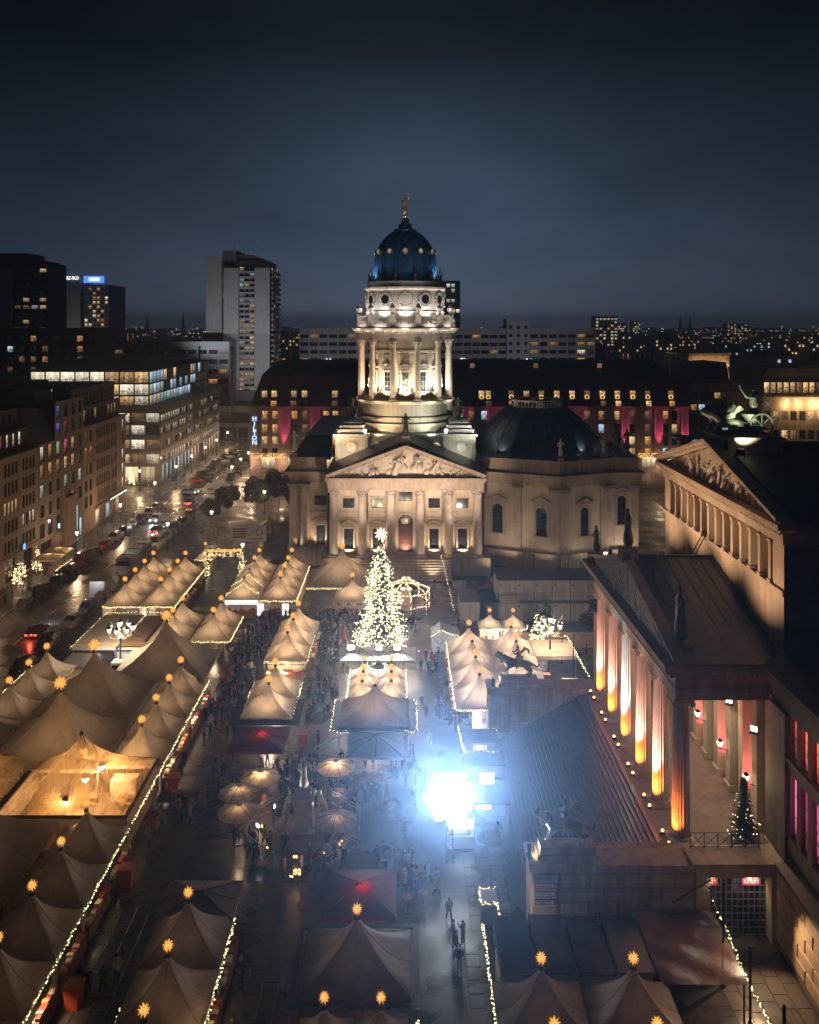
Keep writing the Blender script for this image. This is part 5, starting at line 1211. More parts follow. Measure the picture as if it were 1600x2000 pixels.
slab('roof_house', 'dark house with a lit amber attic above the street blocks', at(-40, Y), at(95, Y), Y, 14, hz(748, Y) + 1, 'render_dark', 3, 9, 1.6, 1.7, [('lit_amber', 3), (DARK, 4)], 14, zb=18)
Y = 262
slab('roof_house', 'dark apartment house with scattered amber windows below the sign tower', at(-60, Y), at(190, Y), Y, 16, hz(640, Y), 'render_dark', 9, 11, 1.7, 1.8, [(DARK, 6), ('lit_amber', 1.8), ('lit_dim', 1.5), ('lit_cool', .4)], 15, zb=12)
# hotel behind the cathedral, pink floodlit, mansard roof
YH = 224.0
Hh = thing('hotel', 'long hotel with pink floodlit pilasters, mansard roof and wreaths in its dormers', 'hotel', (17, YH, 0)); mh = YH / F_PX
zc = hz(797, YH)
xl, xr = at(489, YH), at(1345, YH)
w = []; rs = random.Random(31)
bays_h = []
x = 524.0
cols_px = [517, 537] + [575, 596, 637, 655] + [699, 722, 760, 800, 842, 868] + [921, 946, 985, 1010] + [1040, 1058] + [1147, 1175, 1206, 1235, 1266, 1300, 1318]
for px in cols_px:
 for r_, pz in enumerate((812, 838, 862, 885)):
  g = rs.choices(['lit_amber', 'lit_warm', 'lit_dim', DARK, 'lit_cool'], [2.4, 2, 2.6, 3.5, .3])[0]
  w.append((at(px, YH) - xl, hz(pz + 8, YH), 1.5, 2.3, 2, 2, g))
for px in [524, 575, 640, 1268, 1310]: w.append((at(px, YH) - xl, 4.9, 3.6, 3.0, 3, 2, 'lit_shop'))
for px in [524, 575, 640, 1268, 1310]: w.append((at(px, YH) - xl, .4, 3.4, 3.6, 3, 2, 'lit_dim'))
facade(Hh, (xl, YH, 0), (1, 0), xr - xl, zc, w, mat('hotel_stone', (.36, .25, .22), .8, var=.1, scale=.3, streak=.1))
q = MB(); q.box(xl - .4, xr + .4, YH - .7, YH + .2, zc, zc + .5); q.box(xl, xr, YH - .3, YH, 8.0, 8.4); q.build('cornice', 'hotel_stone', Hh)
pil = [496, 553, 616, 680, 1025, 1110, 1220, 1285, 1337]
for px, wd in ((496, 2.0), (556, 3.2), (616, 2.6), (905, 1.6), (965, 1.6), (1130, 2.4), (1221, 2.0), (1286, 2.2), (1337, 1.8)):
 q = MB(); xx = at(px, YH); q.box(xx - wd / 2, xx + wd / 2, YH - .55, YH, 9.0, zc); o = q.build('pilaster', 'hotel_stone', Hh)
 q = MB()
 for j in range(18): q.box(xx - wd * .3, xx + wd * .3, YH - .62, YH - .55, 10 + j * .6, 10.3 + j * .6)
 q.build('rustication', 'hotel_stone', o, kind='stuff')
q = MB(); zr = hz(706, YH + 14)
q.add([(xl, YH, zc + .5), (xr, YH, zc + .5), (xr - 3, YH + 4, zc + 8.5), (xl + 2.5, YH + 4, zc + 8.5), (xr - 5, YH + 12, zr), (xl + 5, YH + 12, zr), (xl + 5, YH + 30, zr), (xr - 5, YH + 30, zr), (xl, YH + 34, zc + .5), (xr, YH + 34, zc + .5)],
      [(0, 1, 2, 3), (3, 2, 4, 5), (5, 4, 7, 6), (0, 3, 5, 6, 8), (1, 9, 7, 4, 2)]); q.build('mansard', 'tile_roof', Hh)
for q in (MB().quad((xl, YH + 34, 0), (xl, YH, 0), (xl, YH, zc), (xl, YH + 34, zc)), MB().quad((xr, YH, 0), (xr, YH + 34, 0), (xr, YH + 34, zc), (xr, YH, zc))): q.build('side_wall', 'hotel_stone', Hh)
tor = MB(); n = 14
for i in range(n): a = 2 * PI * i / n; tor.ball((.5 * math.cos(a), 0, .5 * math.sin(a)), .13, 5, 4)
wreath_me = tor.mesh('wreath', lit('wreath_gold', (1, .62, .15), 1.5, .2, 8))
dorm = MB(); dorm.box(-1.0, 1.0, 0, 3.0, 0, 2.3); dorm.box(-1.15, 1.15, -.15, 3.0, 2.3, 2.5); dorm_me = dorm.mesh('dormer', 'slate_roof')
for r_, pz in enumerate((770, 789)):
 for i, px in enumerate([518, 537, 575, 596, 655, 940, 953, 998, 1027, 1056, 1086, 1116, 1145, 1175, 1204, 1234, 1263, 1308]):
  zz = hz(pz + 8, YH + 2); yy = YH + (zz - zc) * .45
  d = inst('dormer', dorm_me, Hh, (at(px, YH + 2), yy, zz))
  g = rs.choices(['lit_warm', 'lit_amber', 'lit_dim', DARK], [3, 2, 2, .4 if r_ == 0 else 4])[0]
  o = window(Hh, (at(px, YH + 2), yy - .05, zz + .3), 0, 1.5, 1.8, 2, 2, g)
  if r_ == 0 and px > 900 and i != 8: inst('wreath', wreath_me, Hh, (at(px, YH + 2), yy - .25, zz + .45))
for j in range(6):
 px = 860 + j * 62; q = MB(); q.box(at(px, YH + 8) - .6, at(px, YH + 8) + .6, YH + 7.2, YH + 7.4, zc + 10, zc + 11.2); q.build('roof_window', 'lit_dim' if j % 2 else 'glass_dark', Hh)
for i, ch in enumerate('HILTON'): inst('letter', text_mesh(ch, 1.62, 'sign_letters', .08, 'letter'), Hh, (at(498, YH), YH - .75, hz(817.5 + i * 9.3, YH)), rot=(PI / 2, 0, 0))
# string of lights over the hotel entrance storey
for xa, xb in ((489, 560), (1246, 1312)):
 q = MB(); rs2 = random.Random(xa)
 for i in range(260):
  xx = at(rs2.uniform(xa, xb), YH); q.ball((xx, YH - .45 - rs2.random() * .3, 8.5 + rs2.uniform(-.9, .5)), .07, 4, 3)
 q.build('fairy_lights', lit('bulb_gold', (1, .55, .16), 2.2, 0), Hh, kind='stuff')
for px in (556, 616, 905, 965, 1130, 1221, 1286, 1337): lamp('SPOT', (at(px, YH), YH - 1.6, 9.2), 11000, PINK, None, (at(px, YH), YH - .3, 20), 32, .8, .2)
for px in (493, 552, 1285): lamp('POINT', (at(px, YH), YH - 2.2, 6.6), 420, (1, .68, .38))
# lit cornice building and houses on the right
Y = 300
t = slab('office_building', 'corner building whose colonnaded upper floors are lit gold', at(1345, Y), at(1425, Y), Y, 26, hz(692, Y), 'cream_stone', 4, 7, 1.3, 2.4, [(DARK, 3), ('lit_warm', 2)], 41, zb=13)
w = [(2 + k * 3.0, z, 1.4, 2.6, 1, 2, pick([(DARK, 3), ('lit_dim', 1)])) for k in range(12) for z in (hz(735, Y), hz(712, Y))]
facade(t, (at(1345, Y) - 14, Y + 38, 0), (.3455, -.9384), 40.5, hz(692, Y), w, 'cream_stone')
q = MB(); q.box(at(1345, Y), at(1425, Y), Y - .6, Y, hz(695, Y), hz(690, Y)); q.box(at(1345, Y), at(1425, Y), Y - .4, Y, hz(728, Y), hz(724, Y)); q.build('cornice', 'cream_stone', t)
for k in range(8): lamp('SPOT', (at(1270 + k * 9.5, Y + 30 - k * 3.7) , Y + 30 - k * 4.4 , hz(722, Y)), 900, (1, .58, .24), None, (at(1272 + k * 9.5, Y + 30) , Y + 36 - k * 4.4, hz(690, Y)), 90, .7, .2)
for k in range(5): lamp('SPOT', (at(1352 + k * 17, Y), Y - 1.4, hz(724, Y)), 900, (1, .58, .24), None, (at(1352 + k * 17, Y), Y + .3, hz(690, Y)), 80, .7, .2); lamp('SPOT', (at(1352 + k * 17, Y), Y - 1.4, hz(752, Y)), 700, (1, .58, .24), None, (at(1352 + k * 17, Y), Y + .3, hz(722, Y)), 80, .7, .2)
Y = 236
t = slab('town_house', 'grey rendered house with a mansard and a few cool lit windows behind the chariot group', at(1348, Y), at(1425, Y), Y, 20, hz(748, Y), 'render_pale', 6, 5, 1.7, 1.7, [(DARK, 5), ('lit_cool', 1.2), ('lit_amber', 1.6)], 42, zb=6)
q = MB(); q.prism([(at(1346, Y), hz(748, Y)), (at(1427, Y), hz(748, Y)), (at(1420, Y), hz(708, Y)), (at(1352, Y), hz(712, Y))], Y + .5, Y + 18, 'y'); q.build('mansard', 'slate_roof', t)
slab('town_house', 'pale house with dark windows beside the grey mansard house', at(1425, Y), at(1495, Y), Y + 2, 20, hz(752, Y), 'render_grey', 5, 5, 1.5, 1.8, [(DARK, 5), ('lit_amber', 1)], 43, zb=6)
Y = 205
t = slab('corner_house', 'warm lit stone house with a glazed roof storey at the right edge', at(1490, Y), at(1680, Y), Y, 22, hz(775, Y), 'warm_stone', 4, 11, 1.5, 2.2, [(DARK, 4), ('lit_warm', 2), ('lit_dim', 2)], 44, zb=6)
w = [(1 + k * 1.55, .3, 1.3, 2.6, 1, 2, pick([('lit_warm', 3), ('lit_dim', 2)])) for k in range(14)]
facade(t, (at(1500, Y), Y + 3, hz(772, Y)), (1, 0), 22, 3.6, w, 'frame_dark', .1, 'glazed_storey'); q = MB(); q.quad((at(1490, Y), Y + .1, hz(775, Y)), (at(1680, Y), Y + .1, hz(775, Y)), (at(1680, Y), Y + 3, hz(770, Y)), (at(1490, Y), Y + 3, hz(770, Y))); q.prism([(at(1495, Y), hz(748, Y)), (at(1690, Y), hz(748, Y)), (at(1690, Y), hz(720, Y)), (at(1510, Y), hz(720, Y))], Y + 3, Y + 20, 'y'); q.build('mansard', 'slate_roof', t)
for px in (1535, 1560, 1585, 1600): lamp('POINT', (at(px, Y), Y - 1.2, hz(790, Y)), 420, (1, .62, .28));
q = MB()
for px in (1535, 1552, 1585): q.ball((at(px, Y), Y - .8, hz(781, Y)), .28, 8, 6)
q.build('wall_lamp', lit('lamp_amber', (1, .55, .2), 6, 0), t, kind='stuff')
# the far city: roofs as individual houses where they can be told apart
rs = random.Random(77)
def far_house(x, y, w_, d, h, roof, lab_i):
 t = thing('city_house', '', 'house', (x, y, 0), 0, 'houses of the distant city'); q = MB(); q.box(x - w_ / 2, x + w_ / 2, y, y + d, 0, h); q.build('wall', 'render_dark' if lab_i % 3 else 'concrete_dark', t)
 if roof:
  q = MB(); q.prism([(x - w_ / 2 - .3, h), (x + w_ / 2 + .3, h), (x + w_ / 2 - 2, h + 4), (x - w_ / 2 + 2, h + 4)], y - .3, y + d, 'y'); q.build('roof', 'slate_roof', t)
 q = MB(); n = 0
 for i in range(int(w_ / 3.2)):
  for j in range(3):
   if rs.random() < .3: q.box(x - w_ / 2 + 1 + i * 3.2, x - w_ / 2 + 2.5 + i * 3.2, y - .12, y - .02, h - 3 - j * 3.3, h - 1.2 - j * 3.3); n += 1
 g = rs.choice(['lit_warm', 'lit_warm', 'lit_white', 'lit_amber', 'lit_cool'])
 if n: q.build('lit_windows', g, t, kind='stuff')
 t['label'] = '%s %s-roofed house %s in the distant city, %s' % ('broad' if w_ > 30 else 'narrow', 'pitched' if roof else 'flat', 'without lights' if not n else 'with %s %s windows' % ('many' if n > 8 else 'few', {'lit_warm': 'warm', 'lit_white': 'white', 'lit_amber': 'amber', 'lit_cool': 'bluish'}[g]), 'left of the tower' if x < 0 else 'right of the dome')
ii = 0
for row in range(11):
 y = 430 + row * 95 + row * row * 9
 x = -.55 * y
 while x < .56 * y:
  w_ = rs.uniform(16, 44);
  if rs.random() < .66: far_house(x + w_ / 2, y + rs.uniform(-25, 25), w_, rs.uniform(14, 26), min(rs.uniform(17, 27) + row * .9, 35), rs.random() < .6, ii); ii += 1
  x += w_ + rs.choice([1, 1, 8, 20])
for (px, Y, top, lab) in ((1329, 1800, 612, 'left spire of the twin-spired church on the right horizon'), (1348, 1800, 613, 'right spire of the twin-spired church on the right horizon'), (358, 1500, 604, 'slim church spire on the horizon left of the pale tower'), (287, 1500, 610, 'small church spire on the left horizon beside the sign tower')):
 t = thing('church_spire', lab, 'spire', (at(px, Y), Y, 0)); x = at(px, Y); q = MB(); q.box(x - 3, x + 3, Y - 3, Y + 3, 0, 38); q.build('tower', 'concrete_dark', t); q = MB(); q.lathe([(3.8, 38), (2.0, 46), (0, hz(top, Y))], (x, Y, 0), 8); q.build('spire', 'copper_roof', t)
for (px0, px1, Y, top, lab, sd) in ((1163, 1207, 900, 617, 'distant slab tower with lit windows right of the apartment slab', 3), (1208, 1225, 1100, 630, 'small distant block beside the distant slab tower', 4), (1237, 1250, 1300, 627, 'narrow dark block on the right horizon', 5), (1420, 1460, 1300, 632, 'flat distant block on the far right horizon', 6)):
 slab('distant_tower', lab, at(px0, Y), at(px1, Y), Y, 20, hz(top, Y), 'concrete_dark', 9, 6, 2.6, 2.0, [(DARK, 4), ('lit_white', 1.5), ('lit_warm', 1.5)], sd, zb=20, cat='tower block')
# scattered lamps of the far streets
q = MB(); rs = random.Random(5)
for i in range(430):
 y = rs.uniform(450, 3200); x = rs.uniform(-.5, .5) * y; r_ = y * .00034 * rs.uniform(.6, 1.3); q.ball((x, y, rs.uniform(22, 36)), r_, 4, 3, mi=rs.choice([0, 0, 1, 2]))
tag(q.build('distant_lights', [lit('dot_warm', (1, .7, .4), 2.2, 0), lit('dot_white', (1, .95, .9), 2.2, 0), lit('dot_cool', (.5, .85, 1), 2.0, 0)], kind='stuff'), 'tiny lamps scattered over the distant city', 'lights')

# added floodlights on unseen masts, put in to brighten the pale tower and the slabs
for i, (x, y, z, tx, ty, tz, p) in enumerate(((-62, 318, 33, -66, 350, 40, 8000), (-74, 318, 33, -72, 350, 55, 7000), (-40, 318, 20, -52, 362, 40, 9000), (-10, 352, 24, -10, 390, 32, 3500), (30, 352, 24, 32, 390, 32, 3500), (62, 352, 24, 64, 390, 33, 6000), (-36, 352, 24, -34, 390, 32, 2600), (-240, 610, 30, -242, 650, 60, 14000))):
 t = floodlight('added far floodlight brightening the pale blocks behind the hotel', (x, y, z), (tx, ty, tz), p, (.86, .9, 1), 120, 2, 1.5, 'added far floodlights'); q = MB(); q.box(x - .3, x + .3, y - .3, y + .3, 0, z); q.build('mast', 'concrete_dark', t)
# ---------------------------------------------------------------- the christmas market
mat('tent_fabric', (.60, .53, .45), .48, var=.14, scale=.8, transl=.36, spec=.4, streak=.2, bump=.5, bscale=1.3)
mat('tent_grey', (.42, .39, .37), .5, var=.06, scale=.5, transl=.25, spec=.35, streak=.08)
mat('tent_red', (.20, .014, .014), .5, var=.08, scale=.5, transl=.3, spec=.3)
mat('tent_seam', (.5, .44, .37), .55, var=.2, scale=2); mat('tent_trim', (.05, .045, .04), .5, var=.1)
mat('tent_clear', (.75, .58, .36), .12, var=.25, scale=1.5, spec=.7, transl=.14, alpha=.3, bump=.5, bscale=1.2)
def clear_folds():
 nt = MATS['tent_clear'].node_tree; n = nt.nodes; L = nt.links.new; g_ = n.new('ShaderNodeNewGeometry'); mp = n.new('ShaderNodeMapping'); mp.inputs['Scale'].default_value = (1.6, .35, .5); mp.inputs['Rotation'].default_value = (0, 0, .6); L(g_.outputs['Position'], mp.inputs[0]); z = n.new('ShaderNodeTexNoise'); z.inputs['Scale'].default_value = 1.5; z.inputs['Detail'].default_value = 5; L(mp.outputs[0], z.inputs['Vector']); m = n.new('ShaderNodeMapRange'); L(z.outputs[0], m.inputs[0]); m.inputs[1].default_value = .42; m.inputs[2].default_value = .68; m.inputs[3].default_value = .16; m.inputs[4].default_value = .55; L(m.outputs[0], n['Principled BSDF'].inputs['Alpha'])
clear_folds()
mat('timber', (.22, .12, .06), .6, var=.3, scale=3)
mat('board_brown', (.20, .13, .085), .6, var=.25, scale=2)
mat('goods_a', (.5, .2, .08), .7, var=.6, scale=6); mat('goods_b', (.75, .66, .5), .7, var=.5, scale=7); mat('goods_c', (.35, .05, .04), .6, var=.5, scale=6)
mat('bin_orange', (.55, .10, .03), .45, var=.08)
mat('cloth_white', (.62, .56, .48), .7, var=.08)
lit('star_gold', (1, .40, .07), 1.15, 0); lit('star_core', (1, .68, .28), 2.4, 0); lit('bulb_warm', (1, .72, .34), 5.0, 0); lit('bulb_yellow', (1, .85, .42), 5.0, 0); lit('bulb_green', (.72, .9, .35), 3.0, 0); lit('bulb_white', (1, .93, .75), 5.5, 0); lit('bulb_pink', (1, .6, .42), 4.5, 0)
# many-pointed paper star
def star_mesh(m='star_gold', nsp=0):
 q = MB(); q.ball((0, 0, 0), .2, 10, 7, 1)
 ds = []
 for j, (el, n) in enumerate(((90, 1), (52, 5), (14, 8), (-14 - 10, 8), (-58, 5))):
  for i in range(n): a = 2 * PI * (i + .5 * (j % 2)) / n; e = R(el); ds.append(Vector((math.cos(e) * math.cos(a), math.cos(e) * math.sin(a), math.sin(e))))
 for d in ds:
  up = Vector((0, 0, 1)) if abs(d.z) < .9 else Vector((1, 0, 0)); a = d.cross(up).normalized(); b = a.cross(d); r = .105
  base = [d * .14 + (a * math.cos(t) + b * math.sin(t)) * r for t in (0, PI / 2, PI, 3 * PI / 2)]
  q.add(base + [d * .58], [(0, 1, 4), (1, 2, 4), (2, 3, 4), (3, 0, 4)])
 return q.mesh('star', [m, 'star_core' if m == 'star_gold' else m])
STAR = star_mesh()
_tc = {}
def roof_mesh(wx, wy, eave, peak, m, n=9):
 k = (wx, wy, eave, peak, m)
 if k in _tc: return _tc[k]
 q = MB(); rings = []; N = 32; top = .13
 for j in range(n + 1):
  u = 1 - j / n; u = u ** 1.25
  u = max(u, top / (wx / 2)); z = eave + (peak - eave) * (.5 * (1 - u) + .5 * (1 - u) ** 2.8)
  sq = min(1.0, u * 1.6 + .25); ring = []
  for i in range(N):
   a = 2 * PI * (i + .0) / N + PI / 4; c, s = math.cos(a), math.sin(a); mx = max(abs(c), abs(s)); f = sq / mx + (1 - sq) * 1.05
   edge = 1 - abs(abs(c) - abs(s)) * 0; side = 1 - min(1, abs(abs(c / mx) - abs(s / mx)))  # 1 at a corner, 0 mid-side
   sag = (1 - side) * .06 * math.sin(PI * min(1, (1 - u) * 1.4 + .02)) * (peak - eave)
   ring.append((c * f * u * wx / 2, s * f * u * wy / 2, z - sag))
  rings.append(ring)
 vs = [p for r_ in rings for p in r_]; fs = []
 for j in range(n):
  for i in range(N): fs.append((j * N + i, j * N + (i + 1) % N, (j + 1) * N + (i + 1) % N, (j + 1) * N + i))
 q.add(vs, fs); me = q.mesh('roof', m, 'all'); _tc[k] = me
 e = MB()
 for i in range(0, N, 4):
  r_ = .014 if i % 8 else .026
  e.tube([(a, b, c + .012) for a, b, c in (rings[j][i] for j in range(n + 1))], r_, 4, cap=False)
 _tc[('seams', wx, wy, eave, peak)] = e.mesh('seams', 'tent_seam'); return me
def shared(k, f):
 if k not in _tc: _tc[k] = f()
 return _tc[k]
def garland(label, pts, group=None, dens=7.0, seed=0, sag=.06, r=.05, w=.07, dbl=True, mats=('bulb_warm', 'bulb_yellow', 'bulb_green')):
 """cable with bulbs along a polyline"""
 rs = random.Random(seed * 13 + 1); q = MB(); P = [Vector(p) for p in pts]; b = MB()
 for a, c in zip(P, P[1:]):
  L_ = (c - a).length; n = max(1, int(L_ / 2.4)); prev = a
  for i in range(1, n + 1):
   d = a.lerp(c, i / n); q.bar(prev, d, .03); prev = d
  for i in range(int(L_ * dens)):
   t = (i + rs.random()) / (L_ * dens); p = a.lerp(c, t); p.z -= sag * abs(math.sin(t * n * PI)); p += Vector((rs.uniform(-w, w), rs.uniform(-w, w), rs.uniform(-w * 1.4, w * 1.4)))
   rr_ = r * rs.uniform(.7, 1.15); o = [(p.x + rr_, p.y, p.z), (p.x, p.y + rr_, p.z), (p.x - rr_, p.y, p.z), (p.x, p.y - rr_, p.z), (p.x, p.y, p.z + rr_), (p.x, p.y, p.z - rr_)]
   b.add(o, [(0, 1, 4), (1, 2, 4), (2, 3, 4), (3, 0, 4), (1, 0, 5), (2, 1, 5), (3, 2, 5), (0, 3, 5)], rs.choices((0, 1, 2), (5, 4, 2))[0])
 t = thing('light_garland', label, 'light garland', pts[0], 0, group)
 q.build('cable', 'black_metal', t); b.build('bulbs', list(mats), t, kind='stuff')
 return t
def stall(t, x, y, wx, wy, front, z=1.0, seed=0, shelf=True):
 """counter and goods on one open side: 'e','w','s','n' (s is towards the viewer)"""
 rs = random.Random(seed); ex = {'e': (1, 0), 'w': (-1, 0), 's': (0, -1), 'n': (0, 1)}[front]; half = (wx if ex[0] else wy) / 2; run = (wy if ex[0] else wx) - .5
 def M():
  q = MB(); q.box(-run / 2, run / 2, -.35, .0, 0, z); q.box(-run / 2 - .05, run / 2 + .05, -.02 - .45, .1, z, z + .06)
  return q.mesh('counter', 'timber')
 me = shared(('counter', run, z), M); rz = {'s': 0, 'e': PI / 2, 'n': PI, 'w': -PI / 2}[front]
 px, py = x + ex[0] * (half - .12), y + ex[1] * (half - .12)
 inst('counter', me, t, (px, py, 0), rz)
 def G(s):
  r2 = random.Random(s); q = MB(); a = -run / 2 + .1
  while a < run / 2 - .2:
   w_ = r2.uniform(.15, .45); h = r2.uniform(.08, .35); q.box(a, a + w_ * .9, .02 - .4, .0 - .02 + r2.uniform(-.1, .05), z + .07, z + .07 + h, r2.randrange(3)); a += w_
  a = -run / 2 + .1
  while a < run / 2 - .2:
   w_ = r2.uniform(.2, .5); h = r2.uniform(.2, .5); q.box(a, a + w_ * .9, 1.2, 1.5, z + .5, z + .5 + h, r2.randrange(3)); q.box(a, a + w_ * .92, 1.2, 1.5, z + 1.05, z + 1.05 + h * .7, r2.randrange(3)); a += w_
  q.box(-run / 2, run / 2, 1.5, 1.56, 0, 2.3, 1)
  return q.mesh('goods', ['goods_a', 'goods_b', 'goods_c'])
 o = inst('goods', shared(('goods', run, seed % 5), lambda: G(seed % 5)), t, (px, py, 0), rz); o['kind'] = 'stuff'
def drape_mesh():
 q = MB(); n = 10
 prof = [(2.25, .42), (1.7, .3), (1.2, .13), (1.05, .12), (.6, .28), (.05, .36)]; vs = []; fs = []
 for z, hw in prof:
  for i in range(n + 1): vs.append((-hw + 2 * hw * i / n, .06 * (-1) ** i * (hw / .4), z))
 for j in range(len(prof) - 1):
  for i in range(n): fs.append((j * (n + 1) + i, j * (n + 1) + i + 1, (j + 1) * (n + 1) + i + 1, (j + 1) * (n + 1) + i))
 q.add(vs, fs); return q.mesh('curtain', 'cloth_white', 'all')
DRAPE = drape_mesh()
tent_i = 0; TP = 5.0
def tent(label, x, y, wx, wy, eave, peak, power=60, color=(1, .69, .42), fabric='tent_fabric', star=1.0, fronts='', walls='', group=None, trim=False, drapes=(), name='pagoda_tent', zl=None, cat='tent'):
 global tent_i; tent_i += 1
 t = thing(name, label, cat, (x, y, 0), 0, group)
 inst('roof', roof_mesh(wx, wy, eave, peak, fabric), t, (x, y, 0))
 inst('seams', _tc[('seams', wx, wy, eave, peak)], t, (x, y, 0))
 def V():
  q = MB(); a, b = wx / 2, wy / 2; h = .28
  for (x0, y0, x1, y1) in ((-a, -b, a, -b), (a, -b, a, b), (a, b, -a, b), (-a, b, -a, -b)):
   d = Vector((x1 - x0, y1 - y0)).normalized(); nx, ny = d.y * .03, -d.x * .03
   q.add([(x0, y0, eave - h), (x1, y1, eave - h), (x1, y1, eave + .02), (x0, y0, eave + .02), (x0 - nx, y0 - ny, eave - h), (x1 - nx, y1 - ny, eave - h), (x1 - nx, y1 - ny, eave + .02), (x0 - nx, y0 - ny, eave + .02)], [(0, 1, 2, 3), (7, 6, 5, 4), (0, 4, 5, 1)])
  return q.mesh('valance', fabric if fabric != 'tent_clear' else 'tent_trim')
 inst('valance', shared(('val', wx, wy, eave, fabric), V), t, (x, y, 0))
 lg = shared(('leg', eave), lambda: MB().box(-.05, .05, -.05, .05, 0, eave - .02).mesh('leg', 'grey_metal'))
 for sx in (-1, 1):
  for sy in (-1, 1): inst('leg', lg, t, (x + sx * (wx / 2 - .08), y + sy * (wy / 2 - .08), 0))
 for w_ in walls:
  ex = {'e': (1, 0), 'w': (-1, 0), 's': (0, -1), 'n': (0, 1)}[w_]; L_ = (wy if ex[0] else wx) - .2; half = (wx if ex[0] else wy) / 2 - .05
  me = shared(('wallp', L_, eave, fabric), lambda: MB().box(-L_ / 2, L_ / 2, -.02, .02, .05, eave - .1).mesh('side_panel', 'tent_fabric'))
  inst('side_panel', me, t, (x + ex[0] * half, y + ex[1] * half, 0), PI / 2 if ex[0] else 0)
 for f in fronts: stall(t, x, y, wx, wy, f, seed=tent_i)
 for (dx, dy, rz) in drapes: inst('curtain', DRAPE, t, (x + dx, y + dy, 0), rz)
 cap = shared(('cap',), lambda: MB().lathe([(.2, -.12), (.16, .1), (.06, .14), (.03, .16), (.03, .4)], n=10).mesh('cap', 'tent_trim'))
 inst('cap', cap, t, (x, y, peak))
 if star: inst('star', STAR, t, (x, y, peak + .26 + .26 * star), rnd.random() * 6, star * (.66 if y < 70 else .8))
 if power: lamp('POINT', (x, y, zl or eave - .15), power * TP, color, None, radius=.35)
 return t
GA, GB = 'pagoda tents of the street row', 'pagoda tents of the lane row'
n_ = ['first', 'second', 'third', 'fourth', 'fifth', 'sixth', 'seventh', 'eighth', 'ninth', 'tenth']
# block by the street, two wide and four deep
for r_ in range(4):
 for c, X in ((0, -39.6), (1, -34.5)):
  tent('cream tent in the block beside the coach, %s row from the front, %s column' % (n_[r_], ('street-side', 'lane-side')[c]), X, 124.5 + 4.75 * r_, 5.05, 4.7, 2.5, 5.1, 60, fronts='e' if c else '', walls='n' if r_ == 3 else ('w' if not c else ''), group='tents of the block by the street')
garland('string of warm bulbs along the front eave of the tent block beside the coach', [(-42.1, 122.05, 2.4), (-31.9, 122.05, 2.4)], None, 11, 1)
garland('string of warm bulbs along the lane-side eave of the tent block beside the coach', [(-31.9, 122.05, 2.4), (-31.9, 141.2, 2.4)], None, 8, 2)
# two-by-two block
for r_ in range(2):
 for c, X in ((0, -29.2), (1, -24.05)):
  tent('cream tent beyond the biggest tents, %s pair from the front, %s of two' % (n_[r_], ('street-side', 'lane-side')[c]), X, 111.1 + 4.75 * r_, 5.05, 4.7, 2.5, 5.1, 55, fronts='e' if c else '', walls='w' if not c else '')
garland('string of bulbs on the front edge of the two-by-two tent block', [(-26.6, 108.65, 2.4), (-21.5, 108.65, 2.4)], None, 9, 3); garland('string of bulbs on the lane edge of the two-by-two tent block', [(-21.5, 108.65, 2.4), (-21.5, 118.2, 2.4)], None, 9, 4)
# three large tents
for lab, x, y, w_, p in (('largest cream tent nearest the viewer with a big glowing star', -31.8, 81, 10.4, 32), ('large cream tent with a glowing star, middle of the three big ones', -32.0, 90.6, 10.0, 26), ('large cream tent with a star beside the candelabra, farthest of the three big ones', -27.0, 99.8, 10.6, 24)):
 tent(lab, x, y, w_, 9.6 if y < 98 else 9.0, 3.0, 8.0, p, star=1.55, walls='w', name='large_pagoda_tent', zl=2.6)
# column by the lane
for i, (y, pw, dr) in enumerate(((94.5, 26, 1), (89.75, 24, 0), (85.0, 20, 1), (80.3, 18, 0), (66.2, 2, 1), (61.3, 1.5, 0), (56.5, 1.2, 1), (51.7, 2.4, 1), (47.0, 2, 0))):
 tent('cream pagoda tent, %s from the far end of the long lane-side row' % n_[i], -24.0, y, 5.05, 4.7, 2.5, 5.1, pw, fronts='e', walls='', group='pagoda tents of the long lane-side row', drapes=((2.6, 2.0, PI / 2),) if dr else ())
 lamp('SPOT', (-21.75, y, 2.3), 330 if y > 70 or y < 54 else 18, (1, .68, .40) if i != 8 else (.9, .95, 1), None, (-21.9, y, .5), 135, .6, .15)
garland('long string of bulbs on the far part of the lane-side tent row', [(-21.45, 79, 2.42), (-21.45, 97, 2.42)], None, 8, 5)
garland('string of bulbs on the lane edge of the clear tent', [(-21.4, 69.2, 2.45), (-21.4, 78.6, 2.45)], None, 8, 6)
garland('long string of bulbs on the near part of the lane-side tent row', [(-21.45, 44.5, 2.42), (-21.45, 68.6, 2.42)], None, 8, 7)
for i, y in enumerate((98.5, 93.8, 89.1, 84.4)):
 tent('cream tent in the short row by the kerb, %s from the far end' % n_[i], -40.2, y, 5.05, 4.7, 2.5, 5.1, 18, group='pagoda tents of the short kerb row', walls='w')
for i, y in enumerate((74, 62, 51)):
 tent('dark large tent at the left edge, %s from the clear tent' % n_[i], -42.6 if i == 0 else -32.0, (80, 63.5, 53.5)[i], 10.2, 9.6, 3.0, 8.0, 2, star=0, name='large_pagoda_tent')
